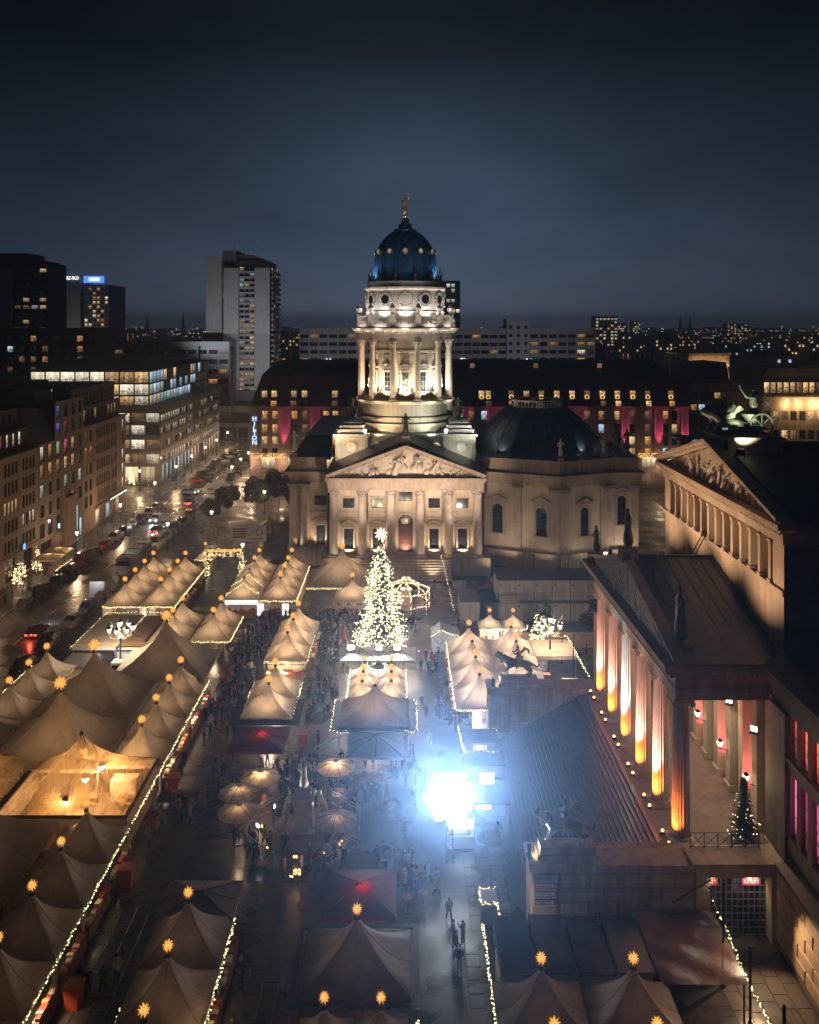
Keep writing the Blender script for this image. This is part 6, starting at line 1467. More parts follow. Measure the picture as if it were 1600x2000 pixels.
# clear-roofed tents full of lamplight
for x, lab in ((-27.2, 'clear-roofed tent glowing orange with lamps inside'), (-38.0, 'second clear-roofed tent glowing orange at the left edge')):
 t = tent(lab, x, 73.9, 10.6, 9.2, 2.9, 7.3, 0, fabric='tent_clear', star=0, name='clear_tent', walls='es')
 q = MB(); q.box(x - 5.2, x + 5.2, 69.4, 78.4, .02, .1); q.build('floor', mat('matting', (.11, .085, .065), .8, var=.25, scale=1), t)
 for dx in (-5.25, 5.25): q = MB(); q.box(x + dx - .12, x + dx + .12, 69.3, 78.5, 2.75, 2.95); q.build('gutter', 'tent_trim', t)
 rs = random.Random(int(-x));
 for i in range(9):
  tx, ty = x - 3.6 + (i % 3) * 3.4, 70.8 + (i // 3) * 2.7; q = MB(); q.box(tx - .8, tx + .8, ty - .4, ty + .4, .7, .76); q.box(tx - .06, tx + .06, ty - .06, ty + .06, .1, .7); q.box(tx - .8, tx + .8, ty - .85, ty - .55, .42, .48); q.box(tx - .8, tx + .8, ty + .55, ty + .85, .42, .48); q.build('table', 'timber', t)
 q = MB(); q.box(x + 1.6, x + 3.8, 76.4, 77.8, .1, 1.9); q.build('bar_hut', 'cloth_white', t)
 for (dx, y, z) in ((.9, 76.3, 3.4), (.3, 74.0, 3.5), (-.2, 71.0, 3.2)):
  if x < -30 and dx < .5: continue
  q = MB(); q.lathe([(.32, .0), (.36, .1), (.1, .35), (.04, .4)], (x + dx, y, z), 14); s_ = q.build('lamp_shade', 'black_metal', t); q = MB(); q.ball((x + dx, y, z - .08), .3, 10, 7); q.build('bulb', lit('lamp_hot', (1, .76, .42), 9, 0), s_)
  lamp('POINT', (x + dx, y, z - .5), 1500, (1, .52, .19), None, radius=.3)
 garl = None
# back row of tents near the cathedral
for r_ in range(4):
 for c, X in ((0, -23.0), (1, -17.75)):
  st = 1 if (c == 1 or r_ >= 2) else 0
  tent('cream tent in the block left of the tree, %s row, %s column' % (n_[r_], ('left', 'right')[c]) + ('' if st else ', no star'), X, 127.0 + 4.5 * r_, 5.15, 4.5, 2.5, 5.1, 70, star=st, fronts='s' if r_ == 0 else '', walls='e' if c else 'w', group=None)
garland('string of bulbs along the front of the tent block left of the tree', [(-20.3, 124.65, 2.4), (-15.1, 124.65, 2.4)], None, 10, 8); garland('string of bulbs up the right eave of the tent block left of the tree', [(-15.1, 124.65, 2.4), (-15.1, 142.8, 2.4)], None, 6, 9); garland('string of bulbs up the left eave of the tent block left of the tree', [(-25.6, 124.65, 2.4), (-25.6, 142.8, 2.4)], None, 5, 10)
for i in range(2): garland('swag of bulbs draped over the starless tents, %s of two' % n_[i], [(-25.3, 125.2 + 4 * i, 3.2), (-23.0, 126.0 + 4.4 * i, 4.6), (-20.6, 125.2 + 4 * i, 3.2)], None, 8, 11 + i)
t = thing('light_sign', 'white glowing sign board over the stall front left of the tree', 'sign', (-23.2, 124.5, 2)); q = MB(); q.box(-25.3, -20.6, 124.42, 124.56, 2.0, 2.55); q.build('board', lit('panel_white', (1, .93, .98), 1.6, .1), t)
for x in (-20.2, -16.6):
 t = thing('menu_sign', 'upright glowing white menu panel, %s of two at the stall front' % ('left' if x < -18 else 'right'), 'sign', (x, 124.3, .6)); q = MB(); q.box(x - .45, x + .45, 124.26, 124.36, .5, 2.1); q.build('board', 'panel_white', t)
tent('big cream tent with a star in front of the cathedral, left of the tree', -9.2, 134, 10.4, 9.8, 3.0, 7.3, 120, star=1.3, fronts='', name='large_pagoda_tent')
tent('cream pagoda tent in front of the big one beside the tree', -7.2, 126.6, 5.1, 4.6, 2.5, 5.1, 80, fronts='s')
garland('string of bulbs on the front eave of the big tent beside the tree', [(-14.3, 128.95, 2.9), (-4.0, 128.95, 2.9)], None, 10, 13)
# middle row of the lane
for i, (y, x) in enumerate(((113.6, -13.5), (109.0, -13.6), (104.4, -13.7))):
 tent('cream pagoda tent in the middle lane row, %s from the far end' % n_[i], x, y, 5.05, 4.5, 2.5, 5.1, 95, fronts='s' if i == 2 else 'e')
for i, (y, x) in enumerate(((94.2, -13.7), (89.5, -13.7))):
 tent('cream pagoda tent above the red awning, %s of the pair' % ('rear', 'front')[i], x, y, 5.05, 4.6, 2.5, 5.1, 75, fronts='', trim=True)
q = None
t = thing('tent_frame', 'dark flat eave frame around the tent above the red awning', 'awning frame', (-13.7, 89.5, 2.4)); q = MB()
for (a, b, c, d) in ((-17.2, -10.2, 86.2, 87.1), (-17.2, -16.3, 87.1, 92), (-11.1, -10.2, 87.1, 92)): q.box(a, b, c, d, 2.3, 2.42)
q.build('frame', 'tent_trim', t)
garland('string of bulbs on the front eave of the middle lane row', [(-16.2, 102.1, 2.35), (-11.2, 102.1, 2.35)], None, 10, 14); garland('string of bulbs on the right eave of the middle lane row', [(-11.1, 102.1, 2.4), (-11.1, 115.8, 2.4)], None, 4, 15); garland('string of bulbs on the left eave of the tents above the red awning', [(-16.3, 87.3, 2.4), (-16.3, 96.5, 2.4)], None, 5, 16); garland('string of bulbs on the right eave of the tents above the red awning', [(-11.0, 87.3, 2.4), (-11.0, 96.5, 2.4)], None, 5, 17)
lamp('POINT', (-14.2, 101.2, 1.6), 500, (1, .72, .42), None); lamp('POINT', (-15.6, 101.0, 1.4), 60, (1, .5, .3), None)
# centre cluster before the tree
k = 0
for y in (98.8, 96.2, 93.6):
 for x in (-4.25, -1.15): tent('small cream tent in the cluster before the tree, %s row, %s side' % (n_[k // 2], ('left', 'right')[k % 2]), x, y, 3.0, 2.55, 2.3, 3.7, 55, star=.8, name='small_pagoda_tent'); k += 1
tent('wide cream tent closing the cluster before the tree', -2.75, 88.9, 7.0, 6.4, 2.4, 5.2, 45, star=1)
t = thing('tent_frame', 'dark flat eave frame around the wide tent of the tree cluster', 'awning frame', (-2.75, 88.9, 2.4)); q = MB()
for (a, b, c, d) in ((-7.0, 1.5, 85.0, 85.75), (-7.0, -6.3, 85.75, 92), (.8, 1.5, 85.75, 92)): q.box(a, b, c, d, 2.2, 2.3)
q.build('frame', 'tent_trim', t)
garland('string of bulbs round the left side of the tree cluster', [(-5.2, 85.0, 2.3), (-7.0, 85.0, 2.3), (-7.0, 92, 2.3), (-5.9, 92, 2.35), (-5.9, 100.2, 2.35)], None, 7, 18); garland('string of bulbs round the right side of the tree cluster', [(.2, 85.0, 2.3), (1.5, 85.0, 2.3), (1.5, 92, 2.3), (.5, 92, 2.35), (.5, 100.2, 2.35)], None, 7, 19)
# red and grey flat-pitched awnings
def awning(label, x, y, w_, d, z, h, fab, power=0, col=(1, .2, .08), name='awning', ribs=True):
 t = thing(name, label, 'awning', (x, y, 0)); a, b = w_ / 2, d / 2; q = MB()
 q.add([(x - a, y - b, z), (x + a, y - b, z), (x + a, y + b, z), (x - a, y + b, z), (x, y, z + h)], [(0, 1, 4), (1, 2, 4), (2, 3, 4), (3, 0, 4)])
 for (x0, y0, x1, y1) in ((-a, -b, a, -b), (a, -b, a, b), (a, b, -a, b), (-a, b, -a, -b)): q.quad((x + x0, y + y0, z - .25), (x + x1, y + y1, z - .25), (x + x1, y + y1, z), (x + x0, y + y0, z))
 q.build('canopy', fab, t)
 q = MB()
 for sx in (-1, 1):
  for sy in (-1, 1): q.bar((x + sx * a, y + sy * b, z + .02), (x, y, z + h + .02), .05)
  q.bar((x + sx * a, y, z + .0), (x, y, z + h + .02), .04)
 for sy in (-1, 1): q.bar((x, y + sy * b, z), (x, y, z + h + .02), .04)
 q.build('ribs', 'tent_trim', t); q = MB(); q.tube([(x, y, 0), (x, y, z + h - .05)], .06, 8); q.build('pole', 'grey_metal', t)
 if power: lamp('POINT', (x + .2, y - .1, z + h - .38), power * .5, col, None, radius=.2)
 return t
awning('red awning glowing from a lamp beneath, below the middle lane tents', -13.5, 82.6, 5.2, 5.0, 2.7, .7, 'tent_red', 260)
awning('red awning glowing from a lamp beneath, behind the nearest big tent', -2.9, 60.2, 5.0, 5.0, 2.7, .7, 'tent_red', 220)
awning('grey awning beside the glaring lamp, in front of the tree cluster', -2.4, 81.8, 5.2, 5.2, 2.6, .9, 'tent_grey', 14, WARM)
awning('beige square awning behind the two near tents of the lane', -13.8, 59.6, 5.2, 4.2, 2.6, .6, 'tent_fabric', 0)
for x in (-5.0, -.6): awning('grey square parasol in front of the tree, %s of two' % ('left' if x < -2 else 'right'), x, 103.2, 4.6, 4.2, 3.0, .7, 'tent_grey', 12, WARM, name='square_parasol')
# near rows
for i, y in enumerate((55.8, 51.0, 46.2)): tent('brownish pagoda tent in the near short row, %s from the beige awning' % n_[i], -13.7, y, 5.05, 4.7, 2.5, 5.1, 3, star=1, fronts='e' if i < 2 else '', drapes=((2.6, 1.9, PI / 2),) if i == 1 else ())
garland('string of bulbs on the right edge of the near short tent row', [(-11.1, 44, 2.4), (-11.1, 58, 2.4)], None, 7, 20); garland('string of bulbs on the left edge of the near short tent row', [(-16.3, 43.5, 2.4), (-16.3, 50.5, 2.4)], None, 5, 21)
lamp('POINT', (-10.9, 49.5, 1.7), 80, (1, .62, .3), None, radius=.2)
tent('wide dark tent at the bottom centre under the red awning', -2.75, 53.4, 6.6, 5.9, 2.9, 5.65, 2.5, star=1, name='pagoda_tent')
t = thing('tent_frame', 'pale aluminium eave frame of the bottom centre tent', 'awning frame', (-2.75, 53.4, 2.9)); q = MB()
for (a, b, c, d) in ((-6.6, 1.1, 49.9, 50.3), (-6.6, 1.1, 56.5, 56.9), (-6.6, -6.25, 50.3, 56.5), (.75, 1.1, 50.3, 56.5)): q.box(a, b, c, d, 2.72, 2.85)
q.build('frame', 'grey_metal', t)
for x in (-4.3, -1.15): tent('small dark tent at the bottom edge, %s of the pair' % ('left' if x < -3 else 'right'), x, 48.2, 3.05, 3.0, 2.4, 4.25, 2.2, star=.9, name='small_pagoda_tent')
garland('short string of bulbs right of the bottom centre tents', [(.9, 45.5, 2.4), (.9, 49.5, 2.4)], None, 8, 22)
# bottom right
for x, y, l in ((8.0, 50.0, 'left tent with a star'), (13.3, 50.0, 'right tent with a star'), (7.95, 45.3, 'nearest left tent, its star at the picture edge'), (13.3, 45.3, 'nearest right tent, its star at the picture edge')):
 tent('dark pagoda tent at the bottom right, ' + l, x, y, 5.2, 4.65, 2.5, 5.1, 2)
t = thing('stall_row', 'row of flat wet dark stall roofs below the stone cheek wall', 'stall', (10.5, 55, 0)); mat('wet_roof', (.05, .045, .05), .22, var=.4, scale=1.2, bump=.25, bscale=2, spec=.6)
for i in range(4):
 x0 = 6.0 + i * 2.35; q = MB(); q.box(x0, x0 + 2.2, 52.4, 57.6, 2.75 + (i % 2) * .12, 2.85 + (i % 2) * .12); q.box(x0, x0 + .08, 52.4, 57.6, 2.85, 3.02); o = q.build('flat_roof', 'wet_roof', t)
q = MB(); q.box(6.0, 15.3, 56.9, 57.5, 0, 2.7); q.box(6.0, 15.3, 53.0, 53.1, 0, 2.7); q.build('wall', 'board_brown', t)
mat('tarp_brown', (.15, .085, .065), .33, var=.2, scale=.9, bump=.7, bscale=1.6, spec=.55)
t = thing('tarpaulin_stall', 'stall roofed with a creased brown tarpaulin near the gate', 'stall', (18, 55, 0)); q = MB(); nx, ny = 16, 16; rs = random.Random(8); vs = []
for j in range(ny + 1):
 for i in range(nx + 1):
  u, v = i / nx, j / ny; vs.append((15.5 + 5.2 * u, 51.9 + 5.9 * v, 3.0 + .1 * math.sin(u * 9 + v * 4) * math.sin(v * 11) + rs.uniform(-.03, .03) - .35 * (1 - v)))
q.add(vs, [(j * (nx + 1) + i, j * (nx + 1) + i + 1, (j + 1) * (nx + 1) + i + 1, (j + 1) * (nx + 1) + i) for j in range(ny) for i in range(nx)]); q.build('tarpaulin', 'tarp_brown', t, 'all')
for x in (15.7, 20.5):
 for y in (52.1, 57.6): q = MB(); q.box(x - .05, x + .05, y - .05, y + .05, 0, 2.9 if y > 55 else 2.55); q.build('post', 'timber', t)
q = MB(); q.box(15.7, 20.5, 57.5, 57.6, 0, 2.4); q.build('wall', 'board_brown', t)
q = MB(); q.bar((18.2, 58.4, 3.2), (20.6, 58.0, 5.0), .1); q.bar((20.4, 57.9, 4.6), (21.2, 56.0, 2.4), .1); q.build('strut', 'timber', t)
t = thing('service_hut', 'small white hut with a blue board behind the bottom right tents', 'hut', (6.7, 53, 0)); q = MB(); q.box(5.9, 8.2, 52.6, 52.7, 0, 2.6); q.box(5.9, 6.0, 52.7, 55, 0, 2.6); q.box(7.05, 7.25, 52.55, 52.6, 1.7, 2.0); q.build('wall', 'cloth_white', t); q = MB(); q.box(6.0, 6.55, 52.5, 52.58, .75, 1.0); q.build('board', mat('blue_glow', (.02, .12, .6), .4, var=.05, emis=(.02, .15, .9), estr=.55), t)  # the board's blue carries a glow of its own, no lamp behind it
q = MB(); q.box(6.05, 6.4, 52.55, 52.6, 1.05, 1.6); q.build('window', lit('hut_window', (1, .85, .5), .5, .3), t)
garland('string of bulbs on the fence along the dark lane at the bottom right', [(5.35, 46, 2.3), (5.35, 57.6, 2.35)], None, 9, 23); garland('string of bulbs framing the small booth roof left of the arrow sign', [(6.55, 57.7, 2.4), (6.5, 59.6, 2.4), (5.4, 59.6, 2.4), (5.4, 61.2, 2.4), (6.7, 61.2, 2.4)], None, 9, 24)
lamp('SPOT', (6.6, 57.9, 2.3), 130, (1, .8, .65), None, (9.7, 59, 3.4), 70); t = thing('booth', 'small dark booth with bulbs round its roof left of the arrow sign', 'booth', (6, 60.4, 0)); q = MB(); q.box(5.45, 6.6, 59.65, 61.15, 2.2, 2.3); q.build('roof', 'tent_grey', t); q = MB(); q.box(5.5, 6.5, 59.7, 61.1, 0, 2.2); q.build('wall', 'board_brown', t)
garland('string of bulbs descending past the gate along the tarpaulin stall', [(20.75, 58.6, 3.9), (20.9, 52.5, 2.4), (21.0, 44.5, 2.0)], None, 8, 25)
lamp('SPOT', (23.2, 57.0, 4.9), 1500, (1, .62, .34), None, (23.0, 50, 0), 110); lamp('POINT', (17.8, 46.2, 2.0), 110, (1, .7, .45), None)
for i, (x, y, h) in enumerate(((20.4, 55.2, 6.5), (20.9, 52.2, 4.6), (22.5, 51.2, 1.9))):
 t = thing('post', ('tall black pole through the tarpaulin stall', 'shorter black pole at the corner of the tarpaulin stall', 'black bollard on the lit paving by the gate')[i], 'pole', (x, y, 0)); q = MB(); q.tube([(x, y, 0), (x, y, h)], .085 if i < 2 else .11, 8); q.lathe([(.16, 0), (.16, .12), (.09, .16)], (x, y, 0), 10); q.ball((x, y, h), .11, 8, 6); q.build('pole', 'black_metal', t)
t = thing('stall_table', 'lit work table with a blue box beside the bottom right tents', 'table', (17.3, 46.5, 0)); q = MB(); q.box(16.2, 18.6, 46.1, 47.2, .85, .92); q.box(16.3, 16.4, 46.2, 46.3, 0, .85); q.box(18.4, 18.5, 46.2, 46.3, 0, .85); q.box(16.3, 16.4, 47, 47.1, 0, .85); q.box(18.4, 18.5, 47, 47.1, 0, .85); q.build('table_top', 'timber', t)
t = thing('box', 'bright blue box on the work table', 'box', (16.7, 46.6, .92)); q = MB(); q.box(16.4, 17.0, 46.3, 46.9, .93, 1.3); q.build('box_body', mat('blue_box', (.03, .2, .6), .5, var=.05), t); q = MB(); q.box(16.55, 16.7, 46.28, 46.3, 1.0, 1.2); q.box(16.5, 16.6, 46.4, 46.8, 1.3, 1.305); q.build('paper', 'cloth_white', t)
# right-hand cluster beyond the monument side
k = 0
for y in (106.3, 101.5, 96.7, 91.9):
 for x in (8.2, 13.35):
  tent('pale tent in the right-hand block before the far rider statue, %s row, %s column' % (n_[k // 2], ('left', 'right')[k % 2]), x, y, 5.15, 4.75, 2.5, 5.1, 110, (1, .78, .62), star=0 if k == 7 else 1, fronts='w' if k % 2 == 0 else '', walls='e' if k % 2 else ''); k += 1
for x in (11.6, 14.7): tent('small bright tent before the containers, %s of the pair' % ('left' if x < 13 else 'right'), x, 115, 3.0, 2.8, 2.3, 3.8, 90, WARMW, star=.8, fronts='s', name='small_pagoda_tent')
lamp('POINT', (12.4, 112.9, 1.7), 500, WARMW, None); garland('string of bulbs under the eaves of the two small bright tents', [(10.1, 113.5, 2.2), (16.3, 113.5, 2.2), (16.6, 115, 2.3)], None, 9, 26, mats=('bulb_white', 'bulb_warm', 'bulb_yellow'))
garland('string of bulbs along the lane side of the right-hand block', [(5.5, 89.4, 2.4), (5.5, 108.7, 2.4)], None, 8, 27); garland('string of bulbs along the front of the right-hand block', [(5.5, 89.4, 2.4), (9.8, 89.4, 2.4)], None, 14, 28)
garland('string of bulbs edging the booths near the glaring lamp', [(5.5, 86, 2.4), (5.8, 80.6, 2.4), (9.0, 80.6, 2.4)], None, 9, 29); garland('short string of bulbs over the booth counter near the glaring lamp', [(7.6, 85.4, 2.3), (9.4, 85.4, 2.3)], None, 12, 30)
for i, (x, y, lab) in enumerate(((7.4, 84.0, 'dark booth with a lit counter between the right-hand block and the glaring lamp'), (7.6, 79.6, 'booth with a glowing white front near the glaring lamp'))):
 t = thing('booth', lab, 'booth', (x, y, 0)); q = MB(); q.box(x - 1.8, x + 1.8, y - 1.3, y + 1.3, 2.25, 2.4); q.build('roof', 'tent_trim', t); q = MB(); q.box(x - 1.7, x + 1.7, y - 1.2, y - 1.1, 0, 1.0); q.box(x - 1.7, x + 1.7, y + 1.1, y + 1.2, 0, 2.25); q.build('wall', 'board_brown', t)
 q = MB(); q.box(x - .6, x + .7, y - 1.25, y - 1.2, .3 if i else 1.2, 1.6 if i else 2.0); q.build('panel', 'panel_white' if i else 'lit_shop', t)
 lamp('POINT', (x, y - .5, 1.9), 60, WARMW, None)
# open stalls by the candelabra on the right
t = thing('canopy_stall', 'pale canopy stall with red boxes below the right-hand candelabra', 'stall', (18, 106, 0)); q = MB(); q.box(15.9, 20.8, 103.4, 108.8, 2.5, 2.62); q.box(15.9, 20.8, 103.36, 103.4, 2.2, 2.62); q.build('canopy', 'tent_fabric', t)
for x in (16, 20.7):
 for y in (103.5, 108.7): q = MB(); q.box(x - .05, x + .05, y - .05, y + .05, 0, 2.5); q.build('post', 'grey_metal', t)
q = MB(); q.box(16.4, 17.2, 100.6, 101.3, 0, .5, 0); q.box(16.4, 17.2, 100.6, 101.3, .52, 1.0, 0); q.box(16.4, 17.2, 100.6, 101.3, 1.02, 1.5, 0); q.build('crates', 'bin_orange', t)
q = MB(); q.box(18.6, 20.4, 98, 101, .9, 1.0); q.box(18.7, 18.8, 98.1, 98.2, 0, .9); q.box(20.2, 20.3, 98.1, 98.2, 0, .9); q.box(18.7, 18.8, 100.8, 100.9, 0, .9); q.box(20.2, 20.3, 100.8, 100.9, 0, .9); q.build('table', 'tent_fabric', t)
q = MB(); q.box(18.9, 20.6, 91.6, 94, 0, 1.8); q.build('covered_cart', 'tent_grey', t)
garland('string of bulbs along the fence beside the portico columns', [(20.95, 109.6, 2.6), (21.0, 92.5, 2.5)], None, 7, 31); garland('string of bulbs along the canopy of the stall below the right-hand candelabra', [(16, 110, 2.8), (21, 109.6, 2.8)], None, 8, 32)
lamp('POINT', (18.4, 101, 2.0), 260, WARMW, None)
for i, (x, y, h) in enumerate(((19.9, 108, 6.0), (20.3, 103, 5.4), (20.7, 97.5, 6.2))):
 t = thing('post', 'thin dark flagpole beside the portico columns, %s from the viewer' % ('farthest', 'middle one', 'nearest')[i], 'pole', (x, y, 0)); q = MB(); q.tube([(x, y, 0), (x, y, h)], .07, 8); q.lathe([(.15, 0), (.15, .1), (.08, .14)], (x, y, 0), 10); q.build('pole', 'black_metal', t)
t = thing('hoarding', 'brown timber hoarding in front of the containers', 'fence', (21, 113, 0))
for i in range(12): q = MB(); q.box(15.6 + i * .92, 15.6 + i * .92 + .9, 112.9, 113.0, .05, 2.1); q.build('board', 'board_brown', t)
# stacked white containers
t = thing('container_stack', 'two-storey stack of white site containers with a gallery', 'containers', (19, 126, 0)); mat('container_white', (.42, .40, .37), .6, var=.08, scale=.5, streak=.2)
for lv in range(2):
 for i in range(7 if lv == 0 else 6):
  x0 = (11.0 if lv == 0 else 13.55) + i * 2.56; z0_ = lv * 2.95 + .1; q = MB(); q.box(x0 + .03, x0 + 2.53, 123, 129, z0_, z0_ + 2.75); o = q.build('container', 'container_white', t)
  q = MB(); q.box(x0 + 1.0, x0 + 1.9, 122.95, 123.0, z0_ + .1, z0_ + 2.2); q.build('door', mat('door_grey', (.32, .31, .30), .5, var=.1), o)
  q = MB(); q.box(x0 + .35, x0 + .55, 122.9, 123, z0_ + 2.0, z0_ + 2.25); q.box(x0, x0 + .06, 122.94, 123, z0_, z0_ + 2.75); q.build('fitting', 'frame_dark', o)
q = MB(); q.box(13.5, 29, 121.9, 123, 2.9, 3.0)
for i in range(13): q.box(13.6 + i * 1.27, 13.64 + i * 1.27, 121.9, 121.95, 3.0, 4.0)
for z in (3.5, 4.0): q.box(13.5, 29, 121.9, 121.95, z, z + .04)
q.build('gallery', 'grey_metal', t)
q = MB(); q.box(13.5, 28.9, 122.8, 129.2, 5.82, 5.9); q.build('roof', mat('container_roof', (.17, .18, .2), .5, var=.2, scale=.7), t)
q = MB(); q.box(8.3, 13.5, 123, 129, .1, 2.75); q.build('container', 'container_white', t); q = MB(); q.box(8.2, 13.52, 122.9, 129.1, 2.76, 2.85); q.build('roof', 'container_roof', t)
t = thing('sign_board', 'pale board with faded lettering on the container gallery', 'sign', (15, 121.8, 3.2)); q = MB(); q.box(13.8, 16.4, 121.8, 121.88, 3.05, 4.1); q.build('board', mat('pink_board', (.42, .30, .27), .6, var=.1), t); q = MB(); rs = random.Random(3)
for z in (3.3, 3.7):
 x = 14.0
 while x < 16.1: w_ = rs.uniform(.1, .2); q.box(x, x + w_, 121.78, 121.8, z, z + .16); x += w_ + .06
q.build('lettering', mat('grey_print', (.2, .16, .16), .7, var=0), t)
t = thing('notice_panels', 'three small pale notice panels standing before the dark cathedral steps', 'sign', (9.5, 137, 0));
for i in range(3): q = MB(); q.box(8.0 + i * .85, 8.75 + i * .85 - (.4 if i == 2 else 0), 137, 137.08, .6, 1.7); q.build('panel', 'container_white', t)
# white service area with the left candelabra
t = thing('canopy_roof', 'large beige flat canopy between the street kerb and the candelabra', 'canopy', (-37, 111, 0)); q = MB(); q.box(-39.9, -34.6, 105.3, 117, 2.9, 3.02); q.box(-39.9, -34.6, 105.26, 105.3, 2.6, 3.02); q.build('canopy', 'tent_fabric', t)
for x in (-39.8, -34.7):
 for y in (105.4, 111, 116.9): q = MB(); q.box(x - .06, x + .06, y - .06, y + .06, 0, 2.9); q.build('post', 'grey_metal', t)
garland('string of bulbs along the kerb side of the beige canopy', [(-40.0, 105, 2.95), (-40.0, 118, 2.95)], None, 5, 33); garland('sparse string of bulbs on the back edge of the beige canopy and deck roof', [(-40, 118.4, 2.9), (-31.8, 118.4, 2.9)], None, 4, 34); garland('string of bulbs down the kerb side of the short kerb row', [(-42.9, 82, 2.5), (-42.9, 101, 2.5)], None, 4, 35)
t = thing('deck_roof', 'flat roof of brown boards behind the candelabra', 'roof', (-32, 112, 0))
for i in range(9): q = MB(); q.box(-34.4, -29.6 if i < 1 else -31.9, 106.3 + i * 1.2, 107.45 + i * 1.2, 2.7, 2.8); q.build('board', 'board_brown', t)
q = MB(); q.box(-34.3, -34.2, 106.4, 117, 0, 2.7); q.box(-32.0, -31.9, 106.4, 117, 0, 2.7); q.build('wall', 'board_brown', t)
t = thing('site_container', 'white container with a blue edge and two lit windows below the candelabra', 'container', (-32, 105.6, 0)); q = MB(); q.box(-34.5, -29.4, 105.3, 106.2, .1, 2.6); q.build('wall', 'cloth_white', t); q = MB(); q.box(-34.5, -29.4, 105.22, 105.3, 2.45, 2.68); q.build('edge', mat('blue_edge', (.02, .05, .18), .5, var=.05), t)
for x in (-33.0, -30.4): q = MB(); q.box(x - .45, x + .45, 105.2, 105.29, 1.05, 2.1); q.build('window', lit('win_cool', (.8, .92, 1), .9, .25, 3), t)
t = thing('site_container', 'white container with a corrugated roof left of the candelabra', 'container', (-38, 102, 0)); q = MB(); q.box(-39.6, -36.2, 100.4, 104.6, .1, 2.4); q.build('wall', 'cloth_white', t)
q = MB()
for i in range(22): q.box(-39.7 + i * .16, -39.62 + i * .16, 100.3, 104.7, 2.41, 2.5)
q.box(-39.7, -36.1, 100.3, 104.7, 2.4, 2.41); q.build('roof', 'grey_metal', t); q = MB(); q.box(-36.25, -36.15, 100.4, 104.6, 2.2, 2.42); q.build('edge', 'blue_edge', t)
t = thing('van_box', 'white vehicle roof parked in the service yard by the candelabra', 'vehicle', (-32.6, 103.6, 0)); q = MB(); q.prism([(102.6, .4), (104.6, .4), (104.6, 1.5), (104.2, 2.0), (102.9, 2.0), (102.6, 1.3)], -34.4, -31.2, 'x'); q.build('body', 'cloth_white', t); q = MB(); q.box(-34.2, -31.4, 102.55, 102.66, 1.3, 1.8); q.build('windscreen', 'glass_dark', t)
for xx in (-33.9, -31.7):
 for yy in (102.9, 104.3): q = MB(); q.tube([(xx - .1, yy, .4), (xx + .1, yy, .4)], .36, 12); q.build('wheel', 'black_metal', t)
lamp('POINT', (-35.6, 103.4, 2.6), 250, (.85, .95, 1), None)
def candelabra(label, x, y, h, sc=1.0):
 t = thing('candelabra_lamp', label, 'street lamp', (x, y, 0)); q = MB(); q.lathe([(.4, 0), (.42, .3), (.3, .5), (.28, 1.2), (.34, 1.3), (.17, 1.5), (.13, 2.2), (.12, h - 1.3), (.2, h - 1.2), (.5, h - .95), (.22, h - .8), (.1, h - .5), (.06, h)], (x, y, 0), 12)
 q.build('post', 'bronze', t, True)
 P = [(0, 0, h + .35)] + [(1.35 * math.cos(2 * PI * i / 7 + .2), 1.35 * math.sin(2 * PI * i / 7 + .2), h - .2) for i in range(7)]
 for i, (dx, dy, z) in enumerate(P):
  if i:
   q = MB(); q.tube([(x, y, h - .95), (x + dx * .5, y + dy * .5, h - 1.05), (x + dx * .95, y + dy * .95, h - .8), (x + dx, y + dy, z - .05)], .045, 6); q.build('arm', 'bronze', t)
  q = MB(); q.lathe([(.14, 0), (.3, .5), (.34, .52)], (x + dx, y + dy, z), 8); g_ = q.build('lantern', lit('lantern_glow', (1, .80, .55), 3.2, 0), t)
  q = MB(); q.lathe([(.38, .52), (.3, .62), (.12, .8), (.05, .95), (0, 1.0)], (x + dx, y + dy, z), 8); q.build('hood', 'bronze', g_)
 lamp('POINT', (x, y, h - .3), 3000, (1, .72, .45), None, radius=1.0)
candelabra('black candelabra lamp with eight glowing lanterns over the white service yard', -33.7, 104.2, 5.6); candelabra('black candelabra lamp with glowing lanterns beside the portico columns', 18.0, 105.6, 5.6)
# clear night-black entrance arch seen from behind
t = thing('entrance_arch', 'garlanded entrance arch with glowing lettering seen from behind', 'arch', (-29.6, 145.2, 0)); mat('fir', (.022, .045, .02), .8, var=.4, scale=4); rs = random.Random(4)
def foliage_tube(q, a, b, r, n, rs, mi=0, s=.16):
 a, b = Vector(a), Vector(b)
 for i in range(n):
  p = a.lerp(b, rs.random()) + Vector((rs.gauss(0, r * .5), rs.gauss(0, r * .5), rs.gauss(0, r * .5))); d = Vector((rs.gauss(0, 1), rs.gauss(0, 1), rs.gauss(0, 1))).normalized() * s; e = d.cross(Vector((rs.random(), rs.random(), rs.random()))).normalized() * s * .4
  q.add([p - d, p + d + e, p + d - e], [(0, 1, 2)], mi)
for nm, a, b in (('post', (-32.5, 145.2, 0), (-32.5, 145.2, 3.6)), ('post', (-26.7, 145.2, 0), (-26.7, 145.2, 3.6)), ('beam', (-32.7, 145.2, 3.7), (-26.5, 145.2, 3.7))):
 q = MB(); q.bar(a, b, .35); o = q.build(nm, 'timber', t); q = MB(); foliage_tube(q, a, b, .5, 260, rs); q.build('fir_garland', 'fir', o, kind='stuff')
 q = MB()
 for i in range(110): p = Vector(a).lerp(Vector(b), rs.random()) + Vector((rs.gauss(0, .25), rs.gauss(-.1, .25), rs.gauss(0, .22))); q.ball(p, .05, 4, 3, rs.randrange(2))
 q.build('bulbs', ['bulb_yellow', 'bulb_warm'], o, kind='stuff')
